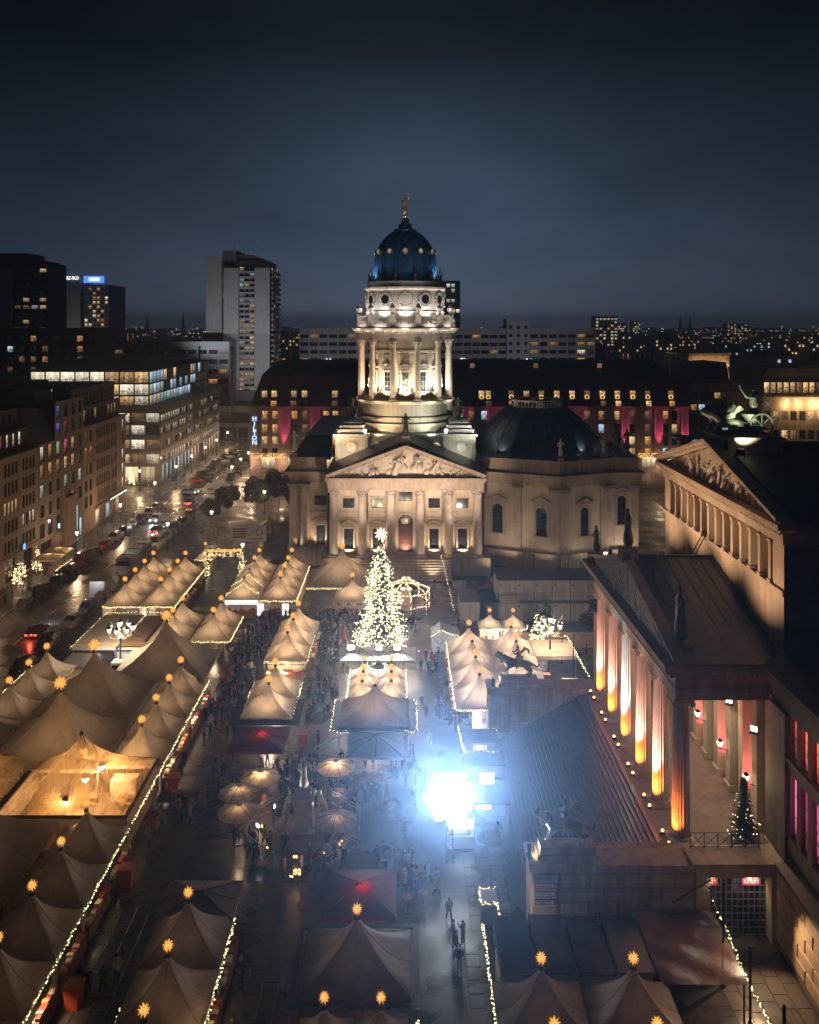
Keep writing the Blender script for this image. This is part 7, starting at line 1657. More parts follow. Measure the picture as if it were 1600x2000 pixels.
inst('lettering', text_mesh('WeihnachtsZauber', .78, lit('letters_gold', (1, .5, .08), 2.4, 0), .05), t, (-29.6, 145.2, 4.35), rot=(PI / 2, 0, PI), sc=(.98, 1, 1))
tent('tiny cream tent with a star beside the entrance arch', -33.4, 148, 3.0, 3.0, 2.4, 4.3, 90, star=.8, name='small_pagoda_tent', fronts='s'); garland('string of bulbs under the eaves of the tiny tent beside the arch', [(-34.9, 146.45, 2.4), (-31.9, 146.45, 2.4)], None, 10, 36)
# ---------------------------------------------------------------- big christmas tree
def conifer(name, label, x, y, h, r, nb, seed, lights=0, light_mats=('bulb_warm', 'bulb_yellow', 'bulb_white'), br=.055, base=.5, group=None, star=False, cat='tree', zb=0.0, lsc=1.0):
 rs = random.Random(seed); t = thing(name, label, cat, (x, y, zb), 0, group); q = MB(); q.tube([(x, y, zb), (x, y, zb + h * .6), (x, y, zb + h * .98)], [r * .07, r * .04, .02], 8); q.build('trunk', 'timber', t)
 q = MB(); tips = []
 for i in range(nb):
  f = (i + rs.random()) / nb; f = 1 - (1 - f) ** 1.0; z = base + (h - base) * f; L_ = r * (1 - f) ** .85 * rs.uniform(.72, 1.12) * (1 + .16 * math.sin(i * .9)) + .1; a = i * 2.39996 + rs.uniform(-.3, .3); dz = -L_ * .22 + .1 * L_ * f
  d = Vector((math.cos(a), math.sin(a), 0)); n = max(4, int(L_ * 7))
  for k in range(n):
   u = (k + .5) / n; p = Vector((x, y, zb + z)) + d * L_ * u + Vector((0, 0, dz * u + .12 * L_ * u * u))
   for s in range(4):
    sd = Vector((-d.y, d.x, 0)) * rs.uniform(-1, 1) + d * .6 + Vector((0, 0, rs.uniform(-.5, .35))); sd.normalize(); ln = (.18 + .34 * (1 - u)) * min(1, .5 + L_ * .3) * lsc; w_ = sd.cross(Vector((0, 0, 1))).normalized() * .06 * lsc
    q.add([p - w_, p + w_, p + sd * ln], [(0, 1, 2)])
  tips.append((p, L_, d, z, dz))
 q.build('crown', 'fir', t, kind='stuff')
 if lights:
  b = MB()
  for i in range(lights):
   f = 1 - math.sqrt(rs.random()) ; f = min(.985, f); z = base + (h - base) * f; lump = 1 + .13 * math.sin(rs.random() * 6)
   k = rs.randrange(len(tips)); # near a branch
   k = min(len(tips) - 1, max(0, int(f * len(tips)) + rs.randrange(-6, 7))); p0, L_, d, zz, dz = tips[k]; u = rs.uniform(.55, 1.04)
   p = Vector((x, y, zb + zz)) + d * L_ * u + Vector((0, 0, dz * u + .12 * L_ * u * u + rs.uniform(-.15, .2))) + Vector((rs.gauss(0, .14), rs.gauss(0, .14), 0)) * min(1, L_)
   b.ball(p, br * rs.uniform(.65, 1.2), 4, 3, rs.choices((0, 1, 2), (4, 3, 3))[0])
  b.build('bulbs', list(light_mats), t, kind='stuff')
 return t
TX, TYY = -2.6, 109.0
tr = conifer('christmas_tree', 'tall christmas tree covered in white lights in the middle of the market', TX, TYY, 15.2, 3.7, 620, 3, 3300, br=.06, base=.9)
inst('star', star_mesh('bulb_pink'), tr, (TX, TYY, 15.75), 0, 1.5)
for i in range(6):
 a = 2 * PI * i / 6; lamp('POINT', (TX + 3.9 * math.cos(a), TYY + 3.9 * math.sin(a), 3.5), 550, (1, .82, .55), None, radius=.8);
for i in range(3): a = 2 * PI * i / 3 - .5; lamp('POINT', (TX + 2.6 * math.cos(a), TYY + 2.6 * math.sin(a), 9), 250, (1, .82, .55), None, radius=.6)
for i, x in enumerate((-6.0, -2.7, -.55)):
 floodlight('glaring white floodlight at the foot of the christmas tree, %s of three' % n_[i], (x, 102.4, 3.5), (x * .8, 92, 0), 1500, (1, .93, .84), 140, 60, 1.2, 'floodlights at the tree foot')
t = thing('lamp_beam', 'horizontal truss carrying the floodlights before the tree', 'truss', (-3.2, 102.5, 3.3)); q = MB()
for dz in (0, .25): q.bar((-6.8, 102.5, 3.2 + dz), (.3, 102.5, 3.2 + dz), .05)
for i in range(14): x = -6.8 + i * .5; q.bar((x, 102.5, 3.2), (x + .5, 102.5, 3.45), .03)
q.build('beam', 'grey_metal', t)
for x in (-6.7, .2): q = MB(); q.bar((x, 102.5, 0), (x, 102.5, 3.4), .1); q.build('post', 'grey_metal', t)
conifer('christmas_tree', 'small lit christmas tree beside the right-hand candelabra', 17.4, 111.0, 5.2, 1.3, 140, 8, 420, br=.06, base=.5)
t = thing('light_bar', 'slanting orange light bar leaning on the small christmas tree', 'light bar', (17.8, 110.4, 4)); q = MB(); q.bar((17.7, 110.3, 5.0), (18.6, 110.2, 3.4), .12); q.build('tube', lit('tube_orange', (1, .45, .08), 3, 0), t)
conifer('potted_conifer', 'clipped dark conifer with tiny lights standing on the terrace by the gate', 24.6, 62.6, 4.4, 1.0, 170, 12, 60, br=.03, base=.3, cat='conifer', zb=5.0)
for i, (x, y, h) in enumerate(((-61.5, 139, 3.6), (-61.5, 146.8, 4.4), (-62.6, 143.2, 3.2))): conifer('lit_conifer', ('slender conifer wrapped in gold lights by the bank door, nearest of three', 'slender conifer wrapped in gold lights by the café parasols', 'conifer wrapped in gold lights inside the bank doorway')[i], x, y, h, .8, 90, 20 + i, 170, ('bulb_gold2', 'bulb_gold2', 'bulb_gold2') if False else ('bulb_pink', 'bulb_warm', 'bulb_warm'), br=.06, cat='tree', zb=.11)
for i, (x, y, h) in enumerate(((-66.8 + .0, 227.2, 3.6), (-68.5, 227.4, 4.8))): conifer('lit_conifer', 'gold-lit conifer in front of the glass office corner, %s of two' % ('right', 'left')[i], (-70.5, -73.3)[i], y, h, .8, 60, 30 + i, 130, ('bulb_warm', 'bulb_warm', 'bulb_yellow'), br=.08)
# dark clipped shrubs before the containers
def shrub(name, label, x, y, rx, rz_, seed, m='fir', n=1500, cat='shrub', s=.16, zc=None):
 rs = random.Random(seed); t = thing(name, label, cat, (x, y, 0)); q = MB(); zc = zc or rz_; blobs = [(0, 0, 0, .62)] + [(rx * .62 * math.cos(a_), rx * .62 * math.sin(a_), rz_ * rs.uniform(-.5, .75), rs.uniform(.3, .5)) for a_ in [rs.uniform(0, 6.28) for _ in range(9)]]
 for i in range(n):
  d = Vector((rs.gauss(0, 1), rs.gauss(0, 1), rs.gauss(0, 1))).normalized() * (rs.uniform(.7, 1.05)); b_ = blobs[rs.randrange(len(blobs))]; p = Vector((x + b_[0] + d.x * rx * b_[3], y + b_[1] + d.y * rx * b_[3], max(.05, zc + b_[2] + d.z * rz_ * b_[3])))
  e = Vector((rs.gauss(0, 1), rs.gauss(0, 1), rs.gauss(0, 1))).normalized() * s; f = e.cross(d).normalized() * s * .6; q.add([p - e, p + f, p + e, p - f], [(0, 1, 2, 3)])
 q.build('foliage', m, t, kind='stuff'); q = MB(); q.tube([(x, y, 0), (x, y, zc)], .12, 6); q.build('stem', 'timber', t); return t
shrub('round_shrub', 'dark round shrub in front of the white containers by the columns', 26.2, 119.5, 2.0, 1.9, 4); shrub('round_shrub', 'dark shrub beside the slanting orange light bar', 18.9, 118, 1.4, 2.2, 5)
# ---------------------------------------------------------------- monument with railing and parasols
MX, MY = -8.05, 71.6
mo = thing('monument', 'marble poet standing on a pedestal with seated figures around its foot', 'monument', (MX, MY, 0))
for i in range(3): q = MB(); q.lathe([(3.2 - i * .5, 0), (3.2 - i * .5, .22 * (i + 1))], (MX, MY, 0), 8, capt=True); q.build('step', 'dark_stone', mo)
q = MB(); q.box(MX - .95, MX + .95, MY - .95, MY + .95, .66, 1.1); q.box(MX - .75, MX + .75, MY - .75, MY + .75, 1.1, 3.2); q.box(MX - .9, MX + .9, MY - .9, MY + .9, 3.2, 3.4); q.box(MX - .6, MX + .6, MY - .6, MY + .6, 3.4, 3.75); q.build('pedestal', 'marble', mo)
inst('standing_figure', FIG_MARBLE, mo, (MX, MY, 3.75), .3, (1.5, 1.5, 1.5))
for i, (dx, dy) in enumerate(((-1.25, -1.0), (1.25, -1.0), (-1.25, 1.0), (1.25, 1.0))): inst('seated_figure', SEAT_MARBLE, mo, (MX + dx, MY + dy, .9), math.atan2(dy, dx) + PI / 2, 1.25)
q = MB()
for sx in (-1, 1): q.lathe([(.45, 1.0), (.5, 1.2), (.2, 1.3)], (MX + sx * .0, MY - 1.3, 0), 12)
q.build('basin', 'marble', mo)
rl = thing('railing', 'octagonal wrought iron railing around the monument', 'railing', (MX, MY, 0)); RR = 4.9
for k in range(8):
 a, b = 2 * PI * (k + .5) / 8, 2 * PI * (k + 1.5) / 8; p, q_ = Vector((MX + RR * math.cos(a), MY + RR * math.sin(a), 0)), Vector((MX + RR * math.cos(b), MY + RR * math.sin(b), 0))
 m = MB(); m.tube([p, p + Vector((0, 0, 1.35))], .06, 6); m.ball(p + Vector((0, 0, 1.42)), .1, 6, 4); m.build('post', 'grey_metal', rl)
 if k == 5: continue
 m = MB()
 for z in (.2, 1.0, 1.25): m.bar(p + Vector((0, 0, z)), q_ + Vector((0, 0, z)), .06)
 for i in range(1, 9): c = p.lerp(q_, i / 9); m.bar(c + Vector((0, 0, .2)), c + Vector((0, 0, 1.0)), .025)
 for i in range(4):
  c = p.lerp(q_, (i + .5) / 4) + Vector((0, 0, .6)); d = (q_ - p).normalized()
  for j in range(8): t0, t1 = 2 * PI * j / 8, 2 * PI * (j + 1) / 8; m.bar(c + d * .28 * math.cos(t0) + Vector((0, 0, .28 * math.sin(t0))), c + d * .28 * math.cos(t1) + Vector((0, 0, .28 * math.sin(t1))), .03)
 m.build('scroll_panel', 'grey_metal', rl)
def parasol(label, x, y, r, z, seed, tilt=0, power=0):
 t = thing('parasol', label, 'parasol', (x, y, 0), 0, 'parasols around the monument'); N = 8; q = MB()
 for k in range(N):
  a, b = 2 * PI * k / N + seed, 2 * PI * (k + 1) / N + seed; m_ = (a + b) / 2
  A, B, M_, T = [Vector((x + rr_ * math.cos(t_), y + rr_ * math.sin(t_), zz)) for rr_, t_, zz in ((r, a, z), (r, b, z), (r * .93, m_, z - .04), (0, 0, z + .62))]
  q.add([A, M_, B, T], [(0, 1, 3), (1, 2, 3)])
 q.build('canopy', 'tent_fabric', t); q = MB()
 for k in range(N): a = 2 * PI * k / N + seed; q.bar((x + r * math.cos(a), y + r * math.sin(a), z + .02), (x, y, z + .64), .03)
 q.build('ribs', 'tent_trim', t); q = MB(); q.lathe([(.28, z + .56), (.3, z + .6), (.05, z + .75), (0, z + .78)], (x, y, 0), 8); q.build('cap', 'tent_fabric', t); q = MB(); q.tube([(x, y, 0), (x, y, z + .6)], .05, 6); q.build('pole', 'grey_metal', t); q = MB(); q.lathe([(.45, 0), (.45, .08), (.08, .12)], (x, y, 0), 12); q.build('foot', 'grey_metal', t)
 if power: lamp('POINT', (x, y - .1, z + .1), power, WARM, None, radius=.2)
for i, (x, y, lab, pw) in enumerate(((-12.3, 75.8, 'beige parasol behind the railing, topmost of the three on the left', 170), (-13.7, 73.4, 'beige parasol, middle of the three left of the monument', 60), (-13.2, 70.5, 'beige parasol, lowest of the three left of the monument', 45), (-5.9, 77.6, 'brightest beige parasol behind the monument on the lamp side', 230), (-5.2, 69.2, 'greyish parasol in front of the monument on the lamp side', 30))): parasol(lab, x, y, 1.8, 2.55, .2 + i * .3, power=pw)
for i, (x, y, tx, ty, pw) in enumerate(((-10.6, 71.9, MX, MY, 650), (-11.4, 69.2, -14, 66, 90), (-4.95, 71.8, MX, MY, 600))):
 floodlight('small floodlight on a post by the monument, %s' % ('left of the pedestal', 'lowest one on the left', 'right of the pedestal')[i], (x, y, 1.9), (tx, ty, 4.6 if i != 1 else .5), pw, (1, .92, .82), 75, 16, .6, 'floodlights around the monument')
 t = thing('post', 'thin post carrying the %s monument floodlight' % ('left', 'lowest', 'right')[i], 'pole', (x, y, 0)); q = MB(); q.tube([(x, y, 0), (x, y, 1.9)], .05, 6); q.lathe([(.2, 0), (.2, .06), (.05, .1)], (x, y, 0), 8); q.build('pole', 'black_metal', t)
rs = random.Random(6)
for i in range(7):
 a = rs.uniform(PI * .95, PI * 2.05); x, y = MX + 3.6 * math.cos(a), MY + 3.6 * math.sin(a)
 t = thing('candle_lantern', 'small lantern with an orange flame on the monument steps', 'lantern', (x, y, .0), 0, 'candle lanterns on the monument steps'); q = MB(); q.box(x - .1, x + .1, y - .1, y + .1, .24, .27); q.box(x - .1, x + .1, y - .1, y + .1, .6, .65)
 for sx in (-1, 1):
  for sy in (-1, 1): q.box(x + sx * .09 - .01, x + sx * .09 + .01, y + sy * .09 - .01, y + sy * .09 + .01, .27, .6)
 q.box(x - .12, x + .12, y - .12, y + .12, 0, .24); q.build('frame', 'black_metal', t); q = MB(); q.ball((x, y, .42), .075, 6, 5, sc=(1, 1, 1.5)); q.build('flame', lit('flame', (1, .4, .1), 6, 0), t)
t = thing('fire_basket', 'glowing fire basket in front of the monument steps', 'fire basket', (-8.0, 65.4, 0)); q = MB()
for i in range(8): a = 2 * PI * i / 8; q.bar((-8 + .3 * math.cos(a), 65.4 + .3 * math.sin(a), 0), (-8 + .5 * math.cos(a), 65.4 + .5 * math.sin(a), 1.2), .05)
for z, r_ in ((.5, .38), (1.15, .49)):
 for i in range(8): a, b = 2 * PI * i / 8, 2 * PI * (i + 1) / 8; q.bar((-8 + r_ * math.cos(a), 65.4 + r_ * math.sin(a), z), (-8 + r_ * math.cos(b), 65.4 + r_ * math.sin(b), z), .04)
q.build('basket', 'black_metal', t); q = MB(); rs = random.Random(2)
for i in range(14): q.ball((-8 + rs.uniform(-.35, .35), 65.4 + rs.uniform(-.35, .35), rs.uniform(.6, .95)), rs.uniform(.06, .14), 5, 4)
q.build('embers', lit('embers', (1, .55, .22), 3.5, .5, 9), t); lamp('POINT', (-8, 65.4, 1.4), 40, (1, .5, .2), None)
t = thing('cable', 'pale cable strung in curves behind the monument', 'cable', (-8.2, 80, 3)); q = MB(); q.tube([(-8.3, 80, 2.9), (-7.0, 81, 3.2), (-5.4, 81.8, 3.5), (-3.7, 81.4, 3.5), (-2.9, 79.8, 3.0), (-2.3, 78.6, 2.6), (-1.4, 79.4, 3.0)], .05, 5); q.build('cord', mat('cord_pale', (.5, .5, .4), .6, var=.1), t)
t = thing('post', 'slim mast behind the marble figure carrying the pale cable', 'pole', (-8.3, 80, 0)); q = MB(); q.tube([(-8.3, 80, 0), (-8.3, 80, 4.4)], .06, 6); q.lathe([(.2, 0), (.2, .06), (.06, .1)], (-8.3, 80, 0), 8); q.build('pole', 'grey_metal', t)
# the glaring lamp: a bank of stage floodlights facing the viewer, over a lit white booth
LX, LY = 3.75, 68.2
t = thing('lamp_mast', 'truss mast carrying a glaring bank of white floodlights that face the viewer', 'light mast', (LX, LY, 0)); q = MB()
for sx in (-.25, .25):
 for sy in (-.25, .25): q.tube([(LX + sx, LY + sy, 0), (LX + sx, LY + sy, 5.6)], .04, 6)
for i in range(11):
 z = i * .5; q.bar((LX - .25, LY - .25, z), (LX + .25, LY - .25, z + .5), .03); q.bar((LX - .25, LY + .25, z + .5), (LX + .25, LY + .25, z), .03); q.bar((LX - .25, LY - .25, z), (LX - .25, LY + .25, z + .5), .03); q.bar((LX + .25, LY - .25, z + .5), (LX + .25, LY + .25, z), .03)
q.bar((LX - 1.9, LY - .35, 5.3), (LX + 1.9, LY - .35, 5.3), .12); q.build('truss', 'grey_metal', t)
for j, n_h in enumerate((3, 4, 5, 4, 3)):
 for i in range(n_h):
  x, z = LX + (i - (n_h - 1) / 2) * .84, 3.9 + j * .73; q = MB(); q.tube([(x, LY - .4, z), (x, LY - .62, z)], .42, 14); h = q.build('lamp_head', 'black_metal', t); q = MB(); q.tube([(x, LY - .62, z), (x, LY - .67, z + .01)], .415, 16); q.build('lens', lit('lens_glare', (.93, .97, 1), 13, 0), h)
lamp('SPOT', (LX, LY - .9, 5.0), 205000, (.34, .58, 1.0), None, (0, 0, 90), 58, .55, .6)  # added blue spot, aimed above the camera to make the glow in the haze
lamp('POINT', (LX, LY - 1.1, 4.9), 70, (.5, .74, 1.0), None, radius=.6)
t = thing('booth', 'brightly lit white booth under the glaring lamp bank', 'booth', (5.0, 70.80, 0)); q = MB(); q.box(3.6, 5.9, 69.60, 72.00, 2.5, 2.62); q.build('roof', 'cloth_white', t); q = MB(); q.box(3.65, 5.85, 71.80, 71.90, 0, 2.5); q.box(3.65, 3.75, 69.70, 71.80, 0, 2.5); q.box(5.75, 5.85, 69.70, 71.80, 0, 2.5); q.box(3.75, 5.75, 69.70, 69.80, 0, 1.0); q.build('wall', 'cloth_white', t); q = MB(); q.box(3.8, 5.7, 70.60, 70.70, 1.1, 2.4); q.build('light_panel', lit('booth_glow', (.9, .95, 1), 4, 0), t)
t = thing('booth', 'dark booth with a red sign behind the glaring lamp', 'booth', (7.3, 73, 0)); q = MB(); q.box(5.4, 9.0, 71.6, 74.6, 2.5, 2.62); q.build('roof', 'tent_trim', t); q = MB(); q.box(5.5, 8.9, 74.4, 74.5, 0, 2.5); q.build('wall', 'board_brown', t); q = MB(); q.box(5.8, 7.4, 71.55, 71.6, 2.1, 2.5); q.build('sign', lit('sign_red', (1, .25, .15), .8, .3, 3), t)
for x in (5.5, 8.9): q = MB(); q.box(x - .05, x + .05, 71.65, 71.75, 0, 2.5); q.build('post', 'grey_metal', t)
# carousel
CXX, CYY = .6, 127.5
ca = thing('carousel', 'small open carousel outlined with pinkish bulbs to the right of the big tree', 'carousel', (CXX, CYY, 0)); n = 8; r_ = 3.5; bp = []
q = MB(); q.tube([(CXX, CYY, 0), (CXX, CYY, 4.6)], .18, 10); q.build('mast', 'cloth_white', ca); q = MB(); q.lathe([(3.4, .15), (3.4, .35), (0, .36)], (CXX, CYY, 0), 24); q.build('platform', 'board_brown', ca)
q = MB(); q.lathe([(.9, 0), (1.0, 1.5), (.9, 3.0)], (CXX, CYY, .3), 12); q.build('centre_drum', mat('carousel_cream', (.6, .45, .4), .5, var=.4, scale=2), ca)
fr = MB(); bl = MB(); rs = random.Random(1)
def bulbs_line(a, b, m=11):
 a, b = Vector(a), Vector(b); fr.bar(a, b, .07)
 for i in range(int((b - a).length * m)): p = a.lerp(b, rs.random()) + Vector((rs.gauss(0, .04), rs.gauss(0, .04), rs.gauss(0, .04))); bl.ball(p, .055, 4, 3, rs.randrange(2))
V = [(CXX + r_ * math.cos(2 * PI * i / n + .2), CYY + r_ * math.sin(2 * PI * i / n + .2)) for i in range(n)]
for i in range(n):
 (x0, y0), (x1, y1) = V[i], V[(i + 1) % n]
 bulbs_line((x0, y0, 3.2), (x1, y1, 3.2)); bulbs_line((x0, y0, 3.2), (CXX + .5 * math.cos(2 * PI * i / n + .2), CYY + .5 * math.sin(2 * PI * i / n + .2), 4.7), 9)
 bulbs_line((x0, y0, .3), (x0, y0, 3.2), 7)
 if i % 2 == 0: bulbs_line((x0, y0, 1.4), (x1, y1, 1.4), 7)
for i in range(12): a = 2 * PI * i / 12; b_ = 2 * PI * (i + 1) / 12; bulbs_line((CXX + .55 * math.cos(a), CYY + .55 * math.sin(a), 4.85), (CXX + .55 * math.cos(b_), CYY + .55 * math.sin(b_), 4.85), 14)
fr.build('frame', 'cloth_white', ca); bl.build('bulbs', ['bulb_pink', 'bulb_warm'], ca, kind='stuff')
for i in range(6):
 a = 2 * PI * i / 6 + .5; x, y = CXX + 2.3 * math.cos(a), CYY + 2.3 * math.sin(a); q = MB(); q.ball((x, y, 1.2), .35, 8, 6, sc=(1.7, .8, .9)); q.ball((x + .6, y, 1.65), .2, 6, 5, sc=(1.2, .8, 1.2)); q.tube([(x, y, .3), (x, y, 3.1)], .035, 6); q.tube([(x + .3, y, 1.1), (x + .45, y, .55)], .08, 5); q.tube([(x - .4, y, 1.1), (x - .5, y, .55)], .08, 5); q.build('carousel_horse', mat('horse_paint', (.6, .35, .35), .4, var=.5, scale=1), ca)
lamp('POINT', (CXX, CYY, 3.6), 500, (1, .62, .45), None, radius=.5)
# frosted booth with garland beside the right-hand block
t = thing('booth', 'bluish booth wreathed in fairy lights beyond the right-hand tents', 'booth', (5.6, 113, 0)); q = MB(); q.box(3.9, 7.4, 111.6, 114.6, .0, 2.0); q.build('wall', mat('frost_blue', (.35, .42, .55), .5, var=.5, scale=3), t); q = MB(); q.prism([(3.8, 2.0), (7.5, 2.0), (5.0, 2.9)], 111.5, 114.7, 'y'); q.build('roof', 'frost_blue', t)
garland('curved string of bulbs over the bluish booth', [(3.7, 111.4, 2.1), (5.0, 111.4, 2.95), (7.6, 111.4, 2.0), (8.6, 111.8, 1.6)], None, 9, 41); garland('thin string of bulbs rising behind the bluish booth', [(7.3, 122, 2), (6.8, 126, 4), (6.4, 131, 5.5), (6.1, 136, 6.0)], None, 3, 42)
# waste bins
bq = MB(); bq.add([(-.38, -.38, 0), (.38, -.38, 0), (.38, .38, 0), (-.38, .38, 0), (-.48, -.48, 1.25), (.48, -.48, 1.25), (.48, .48, 1.25), (-.48, .48, 1.25)], [(3, 2, 1, 0), (4, 5, 6, 7), (0, 1, 5, 4), (1, 2, 6, 5), (2, 3, 7, 6), (3, 0, 4, 7)]); bme = bq.mesh('body', 'bin_orange'); bl_ = MB(); bl_.box(-.52, .52, -.52, .52, 1.26, 1.42); bl_.box(-.3, .3, -.535, -.52, 1.28, 1.38); blm = bl_.mesh('lid', 'bin_orange')
for i, (x, y, lab) in enumerate(((-20.2, 53.6, 'orange waste bin by the near lit stall of the lane-side row'), (-20.6, 65.2, 'dim orange waste bin under the row past the clear tent'), (-20.6, 78.4, 'orange waste bin at the corner of the clear tent'), (-20.5, 100.5, 'red waste bin by the far lane-side tents'), (-9.9, 86.6, 'red waste bin beside the tent above the red awning'), (-21.0, 49.6, 'orange-red box under the near lane-side stall'))):
 t = thing('waste_bin', lab, 'bin', (x, y, 0), rnd.uniform(-.2, .2));
 for nm, me in (('body', bme), ('lid', blm)): o = bpy.data.objects.new(nm, me); COL.objects.link(o); o.parent = t
# ---------------------------------------------------------------- vehicles
def loft(q, st, mi=0):
 """stations (y, half width, z0, z1, top half width)"""
 vs = []
 for y, w_, z0, z1, wt in st: vs += [(-w_, y, z0), (-w_, y, z0 + (z1 - z0) * .55), (-wt, y, z1), (wt, y, z1), (w_, y, z0 + (z1 - z0) * .55), (w_, y, z0)]
 fs = []
 for i in range(len(st) - 1):
  for k in range(6): fs.append((i * 6 + k, i * 6 + (k + 1) % 6, (i + 1) * 6 + (k + 1) % 6, (i + 1) * 6 + k))
 fs += [tuple(range(5, -1, -1)), tuple((len(st) - 1) * 6 + k for k in range(6))]; return q.add(vs, fs, mi)
paints = {'black': (.012, .012, .014), 'silver': (.30, .31, .32), 'white': (.42, .42, .41), 'red': (.35, .02, .02), 'dark blue': (.015, .025, .06), 'beige': (.5, .40, .25), 'grey': (.1, .1, .11), 'dark red': (.10, .02, .025)}
for k_, c in paints.items(): mat('paint_' + k_, c, .25, metal=.2, var=.06, coat=.6, spec=.6)
_cars = {}
def car_parts(kind):
 if kind in _cars: return _cars[kind]
 L_, W_, hb, hr, c0, c1 = {'saloon': (4.5, .89, .92, 1.44, -.75, 1.75), 'hatchback': (4.0, .86, .92, 1.48, -.8, 1.85), 'suv': (4.7, .94, 1.08, 1.72, -.95, 2.2), 'van': (5.4, .98, 1.35, 2.35, -1.75, 2.62)}[kind]
 h = L_ / 2; b = MB(); z0 = .24
 loft(b, [(-h, W_ * .82, z0 + .12, hb - .34, W_ * .7), (-h + .12, W_ * .94, z0, hb - .2, W_ * .82), (c0 - .5, W_, z0, hb - .06, W_ * .9), (c0 + .2, W_, z0, hb, W_ * .93), (c1 - .3, W_, z0, hb, W_ * .93), (h - .25, W_ * .97, z0, hb - .03, W_ * .88), (h, W_ * .86, z0 + .14, hb - .16, W_ * .76)])
 b2 = MB(); rw = W_ * .72
 loft(b2, [(c0 + .72, rw * .96, hr - .05, hr, rw * .9), (c0 + .85, rw, hr - .06, hr + .03, rw * .92), (c1 - .75, rw, hr - .06, hr + .02, rw * .92), (c1 - .55, rw * .96, hr - .06, hr - .02, rw * .9)])
 g = MB(); wt = W_ * .74; wb = W_ * .92
 g.add([(-wb, c0, hb - .02), (wb, c0, hb - .02), (wb, c1, hb - .02), (-wb, c1, hb - .02), (-wt, c0 + .75, hr - .05), (wt, c0 + .75, hr - .05), (wt, c1 - .55, hr - .05), (-wt, c1 - .55, hr - .05)], [(0, 1, 5, 4), (1, 2, 6, 5), (2, 3, 7, 6), (3, 0, 4, 7), (4, 5, 6, 7)])
 pl = MB()
 for s in (-1, 1):
  for f in (.36, .66): y = c0 + (c1 - c0) * f; pl.bar((s * wb * 1.005, y, hb), (s * wt * 1.01, y + .05 * (1 if f < .5 else -1), hr - .04), .07)
  pl.bar((s * wb, c0 + .02, hb), (s * wt, c0 + .76, hr - .03), .07); pl.bar((s * wb, c1 - .02, hb), (s * wt, c1 - .56, hr - .03), .09)
  pl.box(s * W_ * 1.0 - .06, s * W_ * 1.0 + .06, c0 + .3, c0 + .45, hb, hb + .14)
 w = MB(); w.tube([(-.1, 0, 0), (.1, 0, 0)], .32, 14); rim = MB(); rim.tube([(-.11, 0, 0), (.11, 0, 0)], .19, 10)
 hl = MB(); hl.ball((0, 0, 0), .12, 8, 5, sc=(1.5, .5, .8)); tl = MB(); tl.box(-.16, .16, -.03, .03, -.09, .09)
 r = dict(body=b, roof=b2, glass=g.mesh('windows', 'glass_dark'), pillars=pl, tyre=w.mesh('wheel', 'black_metal', True), rim=rim.mesh('rim', 'grey_metal'), hl=hl, tl=tl, L=L_, W=W_, hb=hb)
 _cars[kind] = r; return r
_cm = {}
mat('head_off', (.5, .5, .5), .15, var=0, spec=.8); mat('tail_off', (.25, .01, .01), .2, var=0); lit('head_on', (.9, .95, 1), 25, 0); lit('tail_on', (1, .06, .03), 6, 0)
def car(label, kind, paint, x, y, rz, lights=False, group=None, name='parked_car', cat='car', z=0.0):
 c = car_parts(kind); t = thing(name, label, cat, (x, y, z), rz, group)
 def add(nm, me, loc=(0, 0, 0), par=None): o = bpy.data.objects.new(nm, me); COL.objects.link(o); o.parent = par or t; o.location = loc; WL[o.name] = WL[t.name]; return o
 for part in ('body', 'roof', 'pillars'):
  k = (kind, paint, part)
  if k not in _cm: _cm[k] = c[part].mesh(part, 'paint_' + paint, part != 'pillars')
  o_ = add(part, _cm[k])
  if part == 'pillars': o_['kind'] = 'stuff'
 add('windows', c['glass'])
 for sx in (-1, 1):
  for sy in (-1, 1): w_ = add('wheel', c['tyre'], (sx * (c['W'] - .1), sy * c['L'] * .3, .32)); add('rim', c['rim'], (0, 0, 0), w_)
  for nm, src, on, off, yy, zz in (('headlight', 'hl', 'head_on', 'head_off', -c['L'] / 2 + .1, c['hb'] - .3), ('tail_light', 'tl', 'tail_on', 'tail_off', c['L'] / 2 - .02, c['hb'] - .25)):
   k = (kind, nm, lights)
   if k not in _cm: _cm[k] = c[src].mesh(nm, on if lights else off)
   add(nm, _cm[k], (sx * c['W'] * .68, yy, zz))
 return t
# headlights face local -y; cars parked along the left kerb
lk = [('saloon', 'black'), ('suv', 'black'), ('saloon', 'dark blue'), ('suv', 'black'), ('van', 'dark red'), ('hatchback', 'black'), ('saloon', 'red'), ('suv', 'silver'), ('hatchback', 'grey'), ('saloon', 'silver'), ('saloon', 'black'), ('hatchback', 'dark blue'), ('saloon', 'silver')]
for i, (k_, p) in enumerate(lk): car('%s %s parked at the left kerb, %s from the viewer' % (p, {'saloon': 'saloon car', 'suv': 'off-road car', 'van': 'van', 'hatchback': 'small car'}[k_], (n_ + ['eleventh', 'twelfth', 'thirteenth'])[i]), k_, p, -55.9, 130 + i * 5.75, PI + rnd.uniform(-.03, .03), group='cars parked at the left kerb', cat='van' if k_ == 'van' else 'car')
rk = [('saloon', 'black'), ('suv', 'black'), ('saloon', 'beige'), ('hatchback', 'grey')]
for i, (k_, p) in enumerate(rk): car('%s car parked beside the market tents, %s from the viewer' % (p, n_[i]), k_, p, -46.2, (106, 113.5, 121.5, 127.5)[i], rnd.uniform(-.03, .03), group='cars parked beside the market')
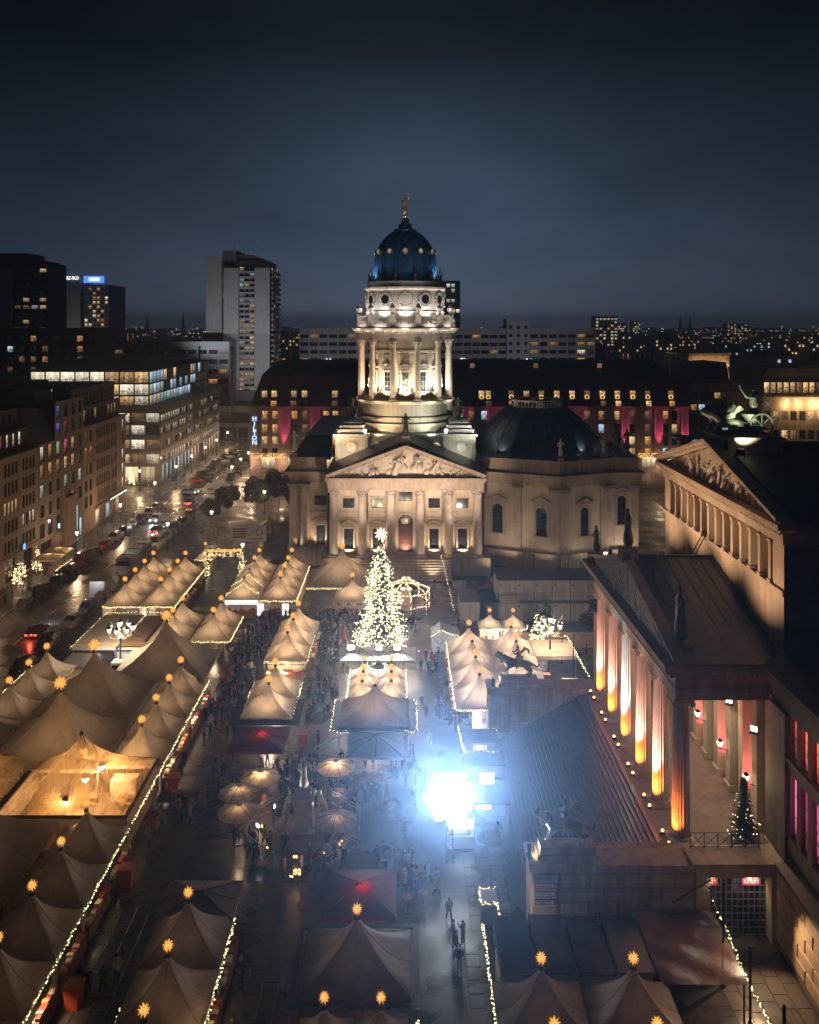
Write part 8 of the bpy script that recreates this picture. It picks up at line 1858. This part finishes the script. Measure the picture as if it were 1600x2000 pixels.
for i, (k_, p, y) in enumerate((('van', 'white', 164), ('saloon', 'beige', 170.5), ('suv', 'grey', 177), ('saloon', 'black', 183), ('suv', 'silver', 189))): car('%s %s parked beyond the coach, %s from it' % (p, 'van' if k_ == 'van' else 'car', n_[i]), k_, p, -46.2, y, rnd.uniform(-.03, .03), group='cars parked beyond the coach', cat='van' if k_ == 'van' else 'car')
ak = [('hatchback', 'red'), ('saloon', 'black'), ('suv', 'black'), ('saloon', 'grey'), ('saloon', 'black'), ('hatchback', 'black'), ('suv', 'black'), ('suv', 'white'), ('saloon', 'black'), ('suv', 'silver'), ('saloon', 'black'), ('hatchback', 'white')]
for i, (k_, p) in enumerate(ak): car('%s car parked at an angle before the glass office, %s from the crossing' % (p, (n_ + ['eleventh', 'twelfth'])[i]), k_, p, -54.6, 231.5 + i * 4.6, PI / 2 + .25 + rnd.uniform(-.05, .05), group='cars parked before the glass office')
for i, y in enumerate((236, 247, 254, 262)): car('%s car at the right kerb near the hotel, %s from the crossing' % (('black', 'black', 'grey', 'silver')[i], n_[i]), ('suv', 'saloon')[i % 2], ('black', 'black', 'grey', 'silver')[i], -46.4, y, rnd.uniform(-.03, .03), group='cars parked near the hotel')
for i, (x, y, rz, p, k_, lab) in enumerate(((-52.6, 186, 0, 'white', 'saloon', 'oncoming car with dazzling headlights on the street'), (-49.6, 176, PI * 0 + PI, 'black', 'saloon', 'car driving away with red tail lights beyond the oncoming car'), (-49.4, 203, PI, 'grey', 'suv', 'car with red tail lights at the crossing'), (-49.4, 118, PI, 'black', 'saloon', 'car with red tail lights at the left edge of the picture'), (-52.7, 216, 1.2, 'silver', 'saloon', 'car turning into the side street with lit headlights'))):
 t = car(lab, k_, p, x, y, rz, True, name='moving_car')
 f = Vector((math.sin(rz), -math.cos(rz), 0)); hp = Vector((x, y, .75)) + f * 2.45
 lamp('SPOT', tuple(hp), 1100, (.85, .93, 1), None, tuple(hp + f * 20 - Vector((0, 0, 1.2))), 80, .8, .3); bp_ = Vector((x, y, .7)) - f * 2.5; lamp('POINT', tuple(bp_), 160, (1, .08, .04), None)
# coach and box truck
t = thing('coach', 'dark coach with a panelled roof parked beside the tent block', 'coach', (-46.2, 150, 0)); q = MB(); q.box(-47.45, -44.95, 144.2, 156.5, .4, 1.5); q.box(-47.45, -44.95, 144.2, 156.5, 2.75, 3.15); q.build('body', 'paint_grey', t); q = MB(); q.box(-47.42, -44.98, 144.23, 156.47, 1.5, 2.75); q.build('windows', 'glass_dark', t); q = MB()
for i in range(6): q.box(-47.2, -45.2, 145.0 + i * 1.9, 146.4 + i * 1.9, 3.15, 3.3 if i % 2 else 3.22)
q.build('roof_panels', 'paint_silver', t)
q = MB(); q.box(-47.46, -44.94, 144.14, 144.2, .5, 2.0); q.build('rear_panel', 'paint_white', t)
for x in (-47.3, -45.1):
 for y in (146.5, 154): q = MB(); q.tube([(x - .15, y, .5), (x + .15, y, .5)], .5, 14); q.build('wheel', 'black_metal', t)
for x in (-47.2, -45.2): q = MB(); q.box(x - .12, x + .12, 144.08, 144.14, .8, 1.1); q.build('tail_light', 'tail_off', t)
t = thing('box_truck', 'small white box truck beside the beige taxi', 'truck', (-46.0, 133.5, 0)); q = MB(); q.box(-47.2, -44.9, 131.4, 135, .8, 3.2); q.build('box_body', 'paint_white', t); q = MB(); loft(q, [(135.05, 1.0, .5, 2.2, .95), (136.3, 1.0, .5, 2.15, .9), (136.9, .98, .5, 1.3, .9)]); q.v = [(a - 46.05, b, c) for a, b, c in q.v]; q.build('cab', 'paint_white', t); q = MB(); q.quad((-46.95, 136.32, 2.12), (-45.15, 136.32, 2.12), (-45.1, 136.92, 1.34), (-47.0, 136.92, 1.34)); q.build('windscreen', 'glass_dark', t)
for x in (-47.0, -45.1):
 for y in (132.3, 136.0): q = MB(); q.tube([(x - .12, y, .4), (x + .12, y, .4)], .4, 12); q.build('wheel', 'black_metal', t)
# ---------------------------------------------------------------- street lamps
lp = MB(); lp.lathe([(.2, 0), (.2, .5), (.11, .7), (.08, 2.5), (.06, 4.4), (.14, 4.5), (.1, 4.6)], n=10); lp_me = lp.mesh('post', 'black_metal', True)
lg_ = MB(); lg_.lathe([(.1, 4.6), (.26, 4.95), (.24, 5.15), (.05, 5.2)], n=10); lh_ = MB(); lh_.lathe([(.3, 5.18), (.2, 5.35), (.04, 5.5), (0, 5.55)], n=10); lh_me = lh_.mesh('hood', 'black_metal')
lg_w = lg_.mesh('lantern', lit('street_glow', (1, .66, .34), 12, 0)); lg_c = lg_.mesh('lantern', lit('street_glow_white', (1, .86, .66), 12, 0))
L1 = [(-57.9, 122), (-57.9, 155), (-57.9, 179), (-57.9, 204)]; L2 = [(-66.6, 221.0), (-59, 227.5), (-59.4, 246), (-59.4, 263), (-59.6, 280), (-60, 300), (-60.3, 327), (-60, 345)]; L3 = [(-44.3, 227), (-44.4, 240), (-44.4, 252), (-44.2, 290), (-44.2, 318)]; L4 = [(-43.6, 162, 0), (-37.6, 172, 1), (-26.8, 146.6, 1), (-30.5, 193, 0), (-18.5, 158.5, 1), (-33.2, 226.8, 0), (55, 212, 0), (33, 141, 1)]
def street_lamp(label, x, y, cool=0, p=420, group=None):
 t = thing('street_lamp', label, 'street lamp', (x, y, 0), 0, group)
 for nm, me in (('post', lp_me), ('lantern', lg_c if cool else lg_w), ('hood', lh_me)): o = bpy.data.objects.new(nm, me); COL.objects.link(o); o.parent = t
 lamp('POINT', (x, y, 4.35), p, (1, .82, .62) if cool else (1, .62, .33), None, radius=.2)
for i, (x, y) in enumerate(L1): street_lamp('glowing street lamp on the left pavement, %s from the viewer' % n_[i], x, y, 0, 1800)
for i, (x, y) in enumerate(L2): street_lamp('glowing street lamp along the glass office, %s from the crossing' % n_[i], x, y, 0, 1700)
for i, (x, y) in enumerate(L3): street_lamp('glowing street lamp on the hotel side of the street, %s from the crossing' % n_[i], x, y, 0, 1700)
for i, (x, y, c) in enumerate(L4): street_lamp(('lamp with an orange glow beside the parked cars past the coach', 'pale street lamp beside the blank notice board', 'white street lamp left of the cathedral wing', 'orange street lamp among the dark trees', 'white lamp close to the cathedral wing corner', 'street lamp before the hotel arch', 'street lamp in the gap between cathedral and concert hall', 'white lamp behind the portico roof of the concert hall')[i], x, y, c, 700)
for i, (x, y) in enumerate(((5.3, 141.2), (-10, 141.0), (17, 141.5))): floodlight('small white floodlight on the dark ground before the cathedral steps, %s from the left' % ('second', 'first', 'third')[i], (x, y, .05), (x * .9, 148, 9), 1300, (1, .78, .55), 100, 12, .7, 'ground floodlights before the cathedral')
# ---------------------------------------------------------------- bare trees
mat('bark', (.06, .05, .042), .8, var=.3, scale=4)
_tm = {}
def bare_tree_meshes(seed, h):
 k = (seed, h)
 if k in _tm: return _tm[k]
 rs = random.Random(seed); tr_, cr = MB(), MB()
 def grow(q, p, d, L_, r, lv):
  pts = [p]; rs_ = [r]
  for i in range(3): d = (d + Vector((rs.gauss(0, .12), rs.gauss(0, .12), rs.gauss(.03, .08)))).normalized(); pts.append(pts[-1] + d * L_ / 3); rs_.append(r * (1 - .22 * (i + 1)))
  q.tube(pts, rs_, 5 if lv < 2 else 3, cap=False)
  if lv < 4:
   for i in range(3 if lv < 3 else 2):
    a = rs.uniform(0, 2 * PI); e = rs.uniform(.45, .95); up = Vector((0, 0, 1)); s = d.cross(Vector((math.cos(a), math.sin(a), .2))).normalized(); nd = (d * math.cos(e) + s * math.sin(e)).normalized(); grow(cr, pts[rs.choice((2, 3))], nd, L_ * rs.uniform(.6, .8), rs_[-1] * .75, lv + 1)
   grow(cr, pts[-1], d, L_ * .75, rs_[-1], lv + 1)
 grow(tr_, Vector((0, 0, 0)), Vector((0, 0, 1)), h * .33, h * .016, 0)
 r = (tr_.mesh('trunk', 'bark'), cr.mesh('crown', 'bark')); _tm[k] = r; return r
def bare_tree(label, x, y, h, seed, group=None):
 t = thing('bare_tree', label, 'tree', (x, y, 0), rnd.uniform(0, 6), group); a, b = bare_tree_meshes(seed, h)
 for nm, me in (('trunk', a), ('crown', b)): o = bpy.data.objects.new(nm, me); COL.objects.link(o); o.parent = t
for i in range(9): bare_tree('bare street tree on the left pavement, %s from the viewer' % n_[i], -59.6, 128 + i * 8.6, 8.5, i % 4, 'bare trees on the left pavement')
for i in range(7): bare_tree('bare street tree along the glass office, %s from the crossing' % n_[i], -60.8, 233 + i * 9.4, 8, i % 4, 'bare trees along the glass office')
for i, (x, y) in enumerate(((21.5, 143.5), (25.5, 142.3), (30, 143.8), (34, 146.2), (37, 144.2), (33, 140.5), (27.5, 146.8 - 2))): bare_tree('bare tree before the apse of the cathedral, %s from the left' % n_[i], x, y, 9, 10 + i % 3, 'bare trees before the apse')
for i, (x, y, r_) in enumerate(((-33, 197, 3.2), (-28.5, 202, 3.6), (-24, 199, 3.3), (-38.5, 192, 2.8), (-22.8, 189, 2.4), (-40, 181, 2.2))): shrub('evergreen_tree', 'dark dense evergreen tree left of the cathedral wing, %s of the group' % n_[i], x, y, r_, r_ * .95, 40 + i, n=2600, cat='tree', s=.3, zc=r_ + 1.2)
# notice boards left of the cathedral
t = thing('billboard', 'pale notice board with red lines of text and a drawing left of the cathedral', 'billboard', (-28.7, 163, 0)); q = MB(); q.box(-32.2, -25.4, 163, 163.15, 1.4, 4.4); q.build('board', 'white_paint', t); q = MB(); rs = random.Random(5)
for z in (2.1, 2.6, 3.1, 3.6): q.box(-31.7, -31.7 + rs.uniform(2.1, 2.7), 162.96, 163, z, z + .26)
for i in range(12): a, b = 2 * PI * i / 12, 2 * PI * (i + 1) / 12; q.bar((-26.7 + .6 * math.cos(a), 162.97, 3.0 + .6 * math.sin(a)), (-26.7 + .6 * math.cos(b), 162.97, 3.0 + .6 * math.sin(b)), .16, .06)
q.bar((-28.6, 162.97, 2.5), (-27.6, 162.97, 3.6), .2, .06); q.box(-28.7, -25.9, 162.96, 163, 1.8, 2.0); q.build('print', mat('print_red', (.35, .08, .07), .7, var=.05), t)
for x in (-31.5, -26): q = MB(); q.box(x - .08, x + .08, 163.15, 163.3, 0, 4.2); q.build('post', 'grey_metal', t)
t = thing('billboard', 'blank pale board on posts beside the pale street lamp', 'billboard', (-36.3, 165.4, 0)); q = MB(); q.box(-37.6, -35.1, 165.4, 165.5, .9, 3.2); q.build('board', 'container_white', t)
for x in (-37.4, -35.3): q = MB(); q.box(x - .06, x + .06, 165.5, 165.6, 0, 3.0); q.build('post', 'grey_metal', t)
t = thing('statue', 'pale statue on a stone plinth among the dark trees left of the cathedral', 'statue', (-27, 176, 0)); q = MB(); q.box(-27.9, -26.1, 175.2, 176.8, 0, 2.0); q.build('plinth', 'warm_stone', t); inst('figure', FIG_STONE, t, (-27, 176, 2.0), .3, 1.3)
t = thing('low_fence', 'thin dark rail crossing the paving left of the cathedral', 'fence', (-27, 153, 0)); q = MB(); q.box(-34, -20.8, 153, 153.06, .75, .82); q.build('rail', 'black_metal', t)
for i in range(8): q = MB(); q.box(-34 + i * 1.85, -33.94 + i * 1.85, 153, 153.06, 0, .75); q.build('post', 'black_metal', t)
# barrier boards with orange lamps at the crossing
for i in range(6):
 x, y = -43.5 + i * 2.6, 206.5 + i * .8; t = thing('road_barrier', 'road barrier with a small orange lamp near the crossing', 'barrier', (x, y, 0), 0, 'road barriers at the crossing'); q = MB(); q.box(x - .9, x + .9, y, y + .05, .6, .9); q.box(x - .8, x - .74, y, y + .05, 0, .6); q.box(x + .74, x + .8, y, y + .05, 0, .6); q.build('board', 'paint_white', t); q = MB(); q.ball((x - .6, y, 1.02), .13, 6, 5); q.ball((x + .6, y, 1.02), .13, 6, 5); q.build('lamp', lit('lamp_orange', (1, .42, .08), 5, 0), t)
# cafe on the left pavement
for i, (x, y) in enumerate(((-59.6, 146.5), (-59.6, 150.6))): awning('beige square parasol over the café terrace, %s of two' % ('nearer', 'farther')[i], x, y, 4.2, 4.0, 2.9, .7, 'tent_fabric', 120, WARM, name='square_parasol')
t = thing('cafe_terrace', 'café terrace with a timber rail and gold lights under the beige parasols', 'terrace', (-59.2, 148, .11))
for i in range(3): q = MB(); q.box(-57.75, -57.65, 144.6 + i * 2.6, 147.0 + i * 2.6, .11, 1.1); q.build('panel', 'timber', t)
for i in range(5): q = MB(); q.lathe([(.05, 0), (.05, .7), (.4, .72), (.4, .76)], (-60.4 + (i % 2) * 1.4, 145.4 + i * 1.2, .11), 10); q.build('table', 'timber', t)
garland('gold bulbs along the café terrace rail', [(-57.6, 144.6, 1.1), (-57.6, 152, 1.1)], None, 6, 51, mats=('bulb_warm', 'bulb_warm', 'bulb_pink'))
lamp('POINT', (-58.6, 148, 2.2), 180, (1, .6, .28), None)
# ---------------------------------------------------------------- visitors
mat('skin', (.45, .28, .2), .6, var=.05)
coats = {'black': (.012, .012, .014), 'navy': (.018, .025, .05), 'grey': (.09, .09, .095), 'brown': (.09, .05, .03), 'red': (.3, .025, .03), 'beige': (.34, .26, .18), 'white': (.5, .5, .5), 'pale': (.3, .3, .33)}
for k_, c in coats.items(): mat('coat_' + k_, c, .8, var=.12, scale=3)
mat('trousers', (.02, .022, .03), .8, var=.15, scale=3); mat('hair', (.03, .02, .014), .7, var=.2, scale=6); mat('wool_red', (.3, .03, .03), .8, var=.1)
def person_skeleton(pose):
 p = pose; s = p.get('stride', 0); J = {'p': (0, 0, .92, .15), 'w': (0, 0, 1.08, .145), 'c': (0, -.01, 1.28, .165), 's': (0, 0, 1.42, .105), 'n': (0, -.01, 1.5, .058), 'k': (0, -.035 + p.get('nod', 0), 1.62, .098), 't': (0, -.02 + p.get('nod', 0), 1.72, .072)}
 B = [('p', 'w'), ('w', 'c'), ('c', 's'), ('s', 'n'), ('n', 'k'), ('k', 't')]
 for sg, w_ in ((-1, 'l'), (1, 'r')):
  st = s * sg
  J.update({'h' + w_: (sg * .1, 0, .84, .105), 'e' + w_: (sg * .11, -.1 * st - .02, .48, .075), 'a' + w_: (sg * .11, -.28 * st + .02, .09, .05), 'f' + w_: (sg * .12, -.28 * st - .13, .045, .045)})
  B += [('p', 'h' + w_), ('h' + w_, 'e' + w_), ('e' + w_, 'a' + w_), ('a' + w_, 'f' + w_)]
  arm = p.get('arm' + w_, 'down')
  E, H_ = {'down': ((sg * .26, .03, 1.13), (sg * .25, -.05 + .12 * st, .88)), 'cup': ((sg * .25, -.02, 1.12), (sg * .1, -.3, 1.22)), 'pocket': ((sg * .3, .06, 1.14), (sg * .2, -.1, .96)), 'up': ((sg * .3, -.1, 1.3), (sg * .2, -.32, 1.52))}[arm]
  J.update({'u' + w_: (sg * .19, 0, 1.4, .072), 'b' + w_: (*E, .058), 'd' + w_: (*H_, .045)}); B += [('s', 'u' + w_), ('u' + w_, 'b' + w_), ('b' + w_, 'd' + w_)]
 return J, B
poses = [{'stride': .0, 'arml': 'pocket', 'armr': 'cup'}, {'stride': 1.0}, {'stride': .25, 'arml': 'pocket', 'armr': 'pocket', 'nod': -.03}, {'stride': -.9, 'armr': 'pocket'}, {'stride': .1, 'arml': 'cup', 'armr': 'up'}]
def mf(c):
 r = math.hypot(c.x, c.y + .03)
 if c.z > 1.66 or (c.z > 1.545 and c.y > -.02 and r < .2): return 3
 if c.z > 1.5 and r < .2: return 2
 if c.z > .62: return 0 if not (abs(c.x) < .5 and c.z < .94 and r > .27) else 2
 return 1
PM = []
for p in poses: J, B = person_skeleton(p); PM.append(skin_mesh('person', J, B, ['coat_black', 'trousers', 'skin', 'hair'], sub=1, mfun=mf, root='p'))
hat = MB(); hat.lathe([(.118, 1.63), (.125, 1.66), (.115, 1.72), (.07, 1.78), (0, 1.79)], (0, -.03, 0), 10); hat_me = {m: hat.mesh('hat', m, True) for m in ('coat_black', 'wool_red', 'coat_pale')}
bag = MB(); bag.box(-.15, .15, .13, .28, .98, 1.36); bag_me = bag.mesh('backpack', 'coat_navy')
_pm = {}
def person(x, y, rz, coat, pose, label, group, z=0.0, extra=None, s=1.0):
 k = (pose, coat)
 if k not in _pm: m = PM[pose].copy(); m.materials[0] = MATS['coat_' + coat]; _pm[k] = m
 o = bpy.data.objects.new('person', _pm[k]); COL.objects.link(o); o.location = (x, y, z); o.rotation_euler = (0, 0, rz); o.scale = (s, s, s); tag(o, label, 'person', group)
 if extra: h = bpy.data.objects.new(extra[0], extra[1]); COL.objects.link(h); h.parent = o
 return o
rs = random.Random(11); taken = []
boxes = [(-44, -21.6, 43, 118), (-16.5, -10.9, 87.3, 116), (-7.1, 1.7, 84.8, 101), (-16.3, -11.1, 43, 59), (-6.3, 1, 46, 57), (5.2, 16, 88, 109), (-26, -15, 124.4, 145), (-14.5, -4, 124, 139), (MX - 2, MX + 2, MY - 2, MY + 2), (2.5, 6.2, 65, 69.5), (5.4, 21, 44, 62), (5.3, 9.2, 71.5, 86), (8.6, 21, 59, 91), (CXX - 3.6, CXX + 3.6, CYY - 3.6, CYY + 3.6), (TX - 3.6, TX + 3.6, TYY - 4, TYY + 4), (-9, 2, 101.5, 105.5), (-42.2, -31.8, 122, 142), (3.7, 8, 111, 115)]
def free(x, y):
 if any(a < x < b and c < y < d for a, b, c, d in boxes): return False
 if any((x - u) ** 2 + (y - v) ** 2 < .30 for u, v in taken): return False
 return True
zones = [((-20.9, -16.9, 62, 84), 22, 'in the paved lane past the tents', 'visitors in the left lane'), ((-20.9, -16.9, 86, 118), 52, 'in the lit lane between tents', 'visitors in the left lane'),
         ((-10.6, -6.6, 86, 119), 36, 'in the lane by the tree', 'visitors left of the tree'), ((-20, 2, 117.5, 124), 52, 'before the stalls near the cathedral', 'visitors before the far stalls'),
         ((-17.5, -5.4, 76.5, 81.5), 34, 'in the crowd below the red awning', 'crowd by the red awning'), ((-15.5, 1.5, 64, 77), 44, 'among the monument parasols', 'crowd around the monument'), ((-10, 3, 61.2, 66.5), 16, 'in the dark before the monument', 'crowd around the monument'),
         ((-20.8, -16.8, 46, 61), 8, 'in the near lower-left lane', 'visitors in the near lane'), ((-10.6, -7, 46, 60), 12, 'left of the bottom centre tent', 'visitors in the near middle lane'), ((2.0, 5.0, 70, 110), 18, 'in the bluish lane by the tree', 'visitors in the right lane'), ((1.6, 5, 48, 62), 6, 'in the dark bottom lane', 'visitors in the right lane'), ((4.2, 9, 116, 134), 10, 'near the carousel', 'visitors near the carousel'), ((-60.5, -57.6, 125, 200), 12, 'walking the left pavement', 'pedestrians on the left pavement')]
names = {'black': 'black', 'navy': 'dark blue', 'grey': 'grey', 'brown': 'brown', 'red': 'red', 'beige': 'beige', 'white': 'white', 'pale': 'pale grey'}
npeople = 0
for (x0, x1, y0, y1), n, where, grp in zones:
 k = 0; tries = 0; cl = []; n = int(n * .92)
 while k < n and tries < n * 30:
  tries += 1; x, y = rs.uniform(x0, x1), rs.uniform(y0, y1)
  if cl and rs.random() < .68: u = rs.choice(cl); x, y = u[0] + rs.gauss(0, .75), u[1] + rs.gauss(0, .75)
  if not (x0 < x < x1 and y0 < y < y1) or not free(x, y): continue
  taken.append((x, y)); cl.append((x, y)); coat = rs.choices(list(coats), (8, 5, 3, 3, 1.2, 1.2, .6, 1))[0]; pose = rs.randrange(5); ex = rs.choice([None, None, None, ('hat', hat_me['coat_black'], 'black'), ('hat', hat_me['wool_red'], 'red'), ('hat', hat_me['coat_pale'], 'pale'), ('backpack', bag_me)])
  lab = 'person in %s coat%s %s %s' % (names[coat], '' if not ex else ', backpack,' if ex[0] == 'backpack' else ', %s woolly hat,' % ex[2], ('standing', 'walking', 'standing', 'walking', 'standing')[pose], where)
  person(x, y, rs.uniform(0, 6.28), coat, pose, lab, grp, .11 if x < -57.5 else 0.0 if y0 < 0 else .0, ex, rs.uniform(.93, 1.06)); k += 1; npeople += 1
person(6.15, 58.4, 2.6, 'black', 4, 'person in dark clothes standing behind the white hut, beside the garlanded booth', None)
# standing tables in the crowd
tb = MB(); tb.lathe([(.28, 0), (.28, .04), (.05, .06), (.05, 1.05), (.38, 1.06), (.38, 1.1), (0, 1.1)], n=12); tb_me = tb.mesh('table_top', 'timber'); cup = MB()
for a in (0, 2, 4): cup.lathe([(.035, 1.1), (.045, 1.2)], (.2 * math.cos(a), .2 * math.sin(a), 0), 6)
cup_me = cup.mesh('cups', 'goods_c')
k = 0
while k < 14:
 x, y = rs.uniform(-17, 2), rs.choice((rs.uniform(62, 66), rs.uniform(74, 81), rs.uniform(118, 123)))
 if not free(x, y): continue
 taken.append((x, y)); t = thing('standing_table', 'small round standing table with cups in the crowd', 'table', (x, y, 0), 0, 'standing tables in the crowd'); k += 1
 for nm, me in (('table', tb_me), ('cups', cup_me)): o = bpy.data.objects.new(nm, me); COL.objects.link(o); o.parent = t

# the rest of the crowd, farther off and past telling apart
cm_ = MB(); src = []
for p_ in PM[:4]: src.append(([tuple(v.co) for v in p_.vertices], [tuple(f.vertices) for f in p_.polygons], [f.material_index for f in p_.polygons]))
def crowd_person(x, y):
 vs, fs, ms = src[rs.randrange(4)]; a = rs.uniform(0, 6.28); c, s = math.cos(a), math.sin(a); k = rs.uniform(.92, 1.06); o = len(cm_.v); ct = rs.choices((0, 4, 5, 6), (6, 3, 2, 1))[0]
 cm_.v.extend([((u * c - v * s) * k + x, (u * s + v * c) * k + y, w_ * k) for u, v, w_ in vs]); cm_.f.extend([tuple(i + o for i in f) for f in fs]); cm_.m.extend([ct if m == 0 else m for m in ms])
k = 0
for (x0, x1, y0, y1), n in (((-20.9, -16.9, 92, 119), 85), ((-20, 2, 117.2, 124.2), 95), ((-10.6, -6.6, 92, 119), 50), ((-17.5, 2, 76, 84), 45), ((2, 5.2, 84, 118), 16)):
 c_ = 0; tr2 = 0; cl = []
 while c_ < n and tr2 < n * 25:
  tr2 += 1; x, y = rs.uniform(x0, x1), rs.uniform(y0, y1)
  if cl and rs.random() < .7: u = rs.choice(cl); x, y = u[0] + rs.gauss(0, .8), u[1] + rs.gauss(0, .8)
  if not (x0 < x < x1 and y0 < y < y1) or not free(x, y): continue
  taken.append((x, y)); cl.append((x, y)); crowd_person(x, y); c_ += 1
tag(cm_.build('crowd', ['coat_black', 'trousers', 'skin', 'hair', 'coat_navy', 'coat_grey', 'coat_brown'], None, 'all', kind='stuff'), 'dense dark crowd filling the farther market lanes', 'crowd')
# ---------------------------------------------------------------- floodlighting of the cathedral
CW, CB = (1, .70, .47), (.86, .95, 1)
for i, b in enumerate(bays): lamp('SPOT', (CX + b, PYW - .75, 3.0), 1500, CW, None, (CX + b, PYW - .1, 11), 130, .7, .25);
for b in (-12.0, 12.0): lamp('SPOT', (CX + b, PYW - .7, 3.0), 600, CW, None, (CX + b, PYW - .1, 11), 100, .7, .25)
lamp('SPOT', (-14.4, 152.3, 3.0), 1100, CW, None, (-14.4, 153.3, 11), 120, .7, .2); lamp('SPOT', (-18, 151.6, 3.0), 900, CW, None, (-18, 153.3, 12), 100, .7, .2)
for x, y, p in ((18.5, 150.4, 260), (24.0, 148.0, 240), (31.3, 148.6, 220), (38.6, 151.0, 900)): lamp('SPOT', (x, y - 2.4, 1.6), p * 1.05, (1, .74, .55), None, (x, y + 3.4, 11.5), 120, .7, .3)
for x in (-8, 1, 10): lamp('SPOT', (CX + x, 134, 7.5), 11500, (1, .77, .62), None, (CX + x * .8, 147, 16.5), 70, .8, .4)
for i, (x, y) in enumerate(((-15.8, 154.6), (-17.4, 154.6), (-14.2, 154.6))):
 floodlight('glaring floodlight on the left wing roof, %s' % ('middle one', 'outer one', 'nearest the tower')[i], (x, y, 18.75), (CX - 8, 160, 20.5), 900, (1, .84, .62), 90, 14, .8, 'floodlights on the left wing roof')
for sx, c, p in ((-1, (1, .76, .48), 6500), (1, (.95, 1, .88), 5500)):
 lamp('SPOT', (CX + sx * 7.6, 160.1, 22.3), p * .55, c, None, (CX + sx * 1.5, 164, 26.5), 120, .7, .3); lamp('SPOT', (CX + sx * 17.5, 157.5, 21.0), p * 1.1, c, None, (CX + sx * 4, 165, 27), 60, .7, .4)
 lamp('SPOT', (CX + sx * 5.2, 158.6, 21.6), 1700, c, None, (CX + sx * 4.4, 163, 26), 100, .7, .3)
 lamp('SPOT', (CX + sx * 9.8, 156.2, 18.4), 650, c, None, (CX + sx * 9.8, 160, 19.5), 110, .7, .3)
 lamp('SPOT', (CX + sx * 4.6, 157.4, 19.9), 520, c, None, (CX + sx * 4.8, 160.6, 19.5), 110, .7, .3)
for k in range(12):   # lamps on the podium between columns and drum
 a = -PI / 2 + 2 * PI * k / 12
 if math.sin(a) > .45: continue
 warm = math.cos(a) < .1; r_ = 8.05; x, y = CX + r_ * math.cos(a), TY + r_ * math.sin(a)
 lamp('SPOT', (x, y, 27.95), 5200, (1, .76, .52) if warm else (.98, 1, .86), None, (CX + 6.9 * math.cos(a), TY + 6.9 * math.sin(a), 37.5), 120, .7, .25)
 lamp('SPOT', (CX + 12.5 * math.cos(a), TY + 12.5 * math.sin(a) , 25.2), 2000, (1, .76, .54) if warm else (1, .9, .7), None, (CX + 9.2 * math.cos(a), TY + 9.2 * math.sin(a), 35), 90, .7, .3)
 lamp('SPOT', (CX + 9.0 * math.cos(a), TY + 8.75 * math.sin(a), 43.2), 800, (1, .92, .86), None, (CX + 7.5 * math.cos(a), TY + 7.5 * math.sin(a), 48), 130, .7, .2)
 lamp('SPOT', (CX + 11.6 * math.cos(a), TY + 11.6 * math.sin(a), 41.0), 420, (1, .88, .78), None, (CX + 9.4 * math.cos(a), TY + 9.4 * math.sin(a), 43.6), 110, .7, .2)
lamp('SPOT', (27.4, 89.4, 29.4), 190000, (1, .86, .62), None, (CX, TY, 65.6), 3.6, .6, .6); lamp('SPOT', (-64.5, 160.2, 30.4), 110000, (1, .86, .62), None, (CX, TY, 65.6), 4, .6, .6)  # added distant spots, there only to brighten the gilded statue
for a in (-2.7, -1.85, -1.3, -.45): lamp('SPOT', (CX + 7.2 * math.cos(a), TY + 7.2 * math.sin(a), 50.6), 1500, (.5, .75, 1), None, (CX + 5.8 * math.cos(a), TY + 5.8 * math.sin(a), 56), 100, .8, .2)  # added bluish lamps at the dome's foot to bring out its blue
for x, y in ((17.6, 158.6), (33.2, 158.4)): floodlight('small floodlight at the foot of the dark church dome, %s' % ('left' if x < 20 else 'right'), (x, y - 1.4, 18.6), (26 + (x - 26) * .5, 166, 24), 420, (1, .9, .72), 80, 5, .8, 'floodlights at the church dome')

for (x, y, z), p in (((27.4, 89.6, 28.6), 56000), ((-64.5, 160, 29.5), 42000)):  # added distant floodlights that lift the dome's blue
 floodlight('added narrow floodlight on a %s roof to brighten the cathedral dome' % ('hall' if x > 0 else 'street block'), (x, y, z), (CX, 168, 56), p, (.55, .78, 1), 9, 1, .8, None, 1.0)
# ---------------------------------------------------------------- damp winter air
q = MB(); q.box(-3400, 3400, -60, 5200, -2.2, 86)
hm = bpy.data.materials.new('haze'); hm.use_nodes = True; nt = hm.node_tree; nt.nodes.clear()
out = nt.nodes.new('ShaderNodeOutputMaterial'); pv = nt.nodes.new('ShaderNodeVolumePrincipled'); nt.links.new(pv.outputs[0], out.inputs['Volume'])
pv.inputs['Color'].default_value = (.86, .92, 1, 1); pv.inputs['Density'].default_value = .0004; pv.inputs['Anisotropy'].default_value = .9
MATS['haze'] = hm; q.build('haze', 'haze', kind='stuff')
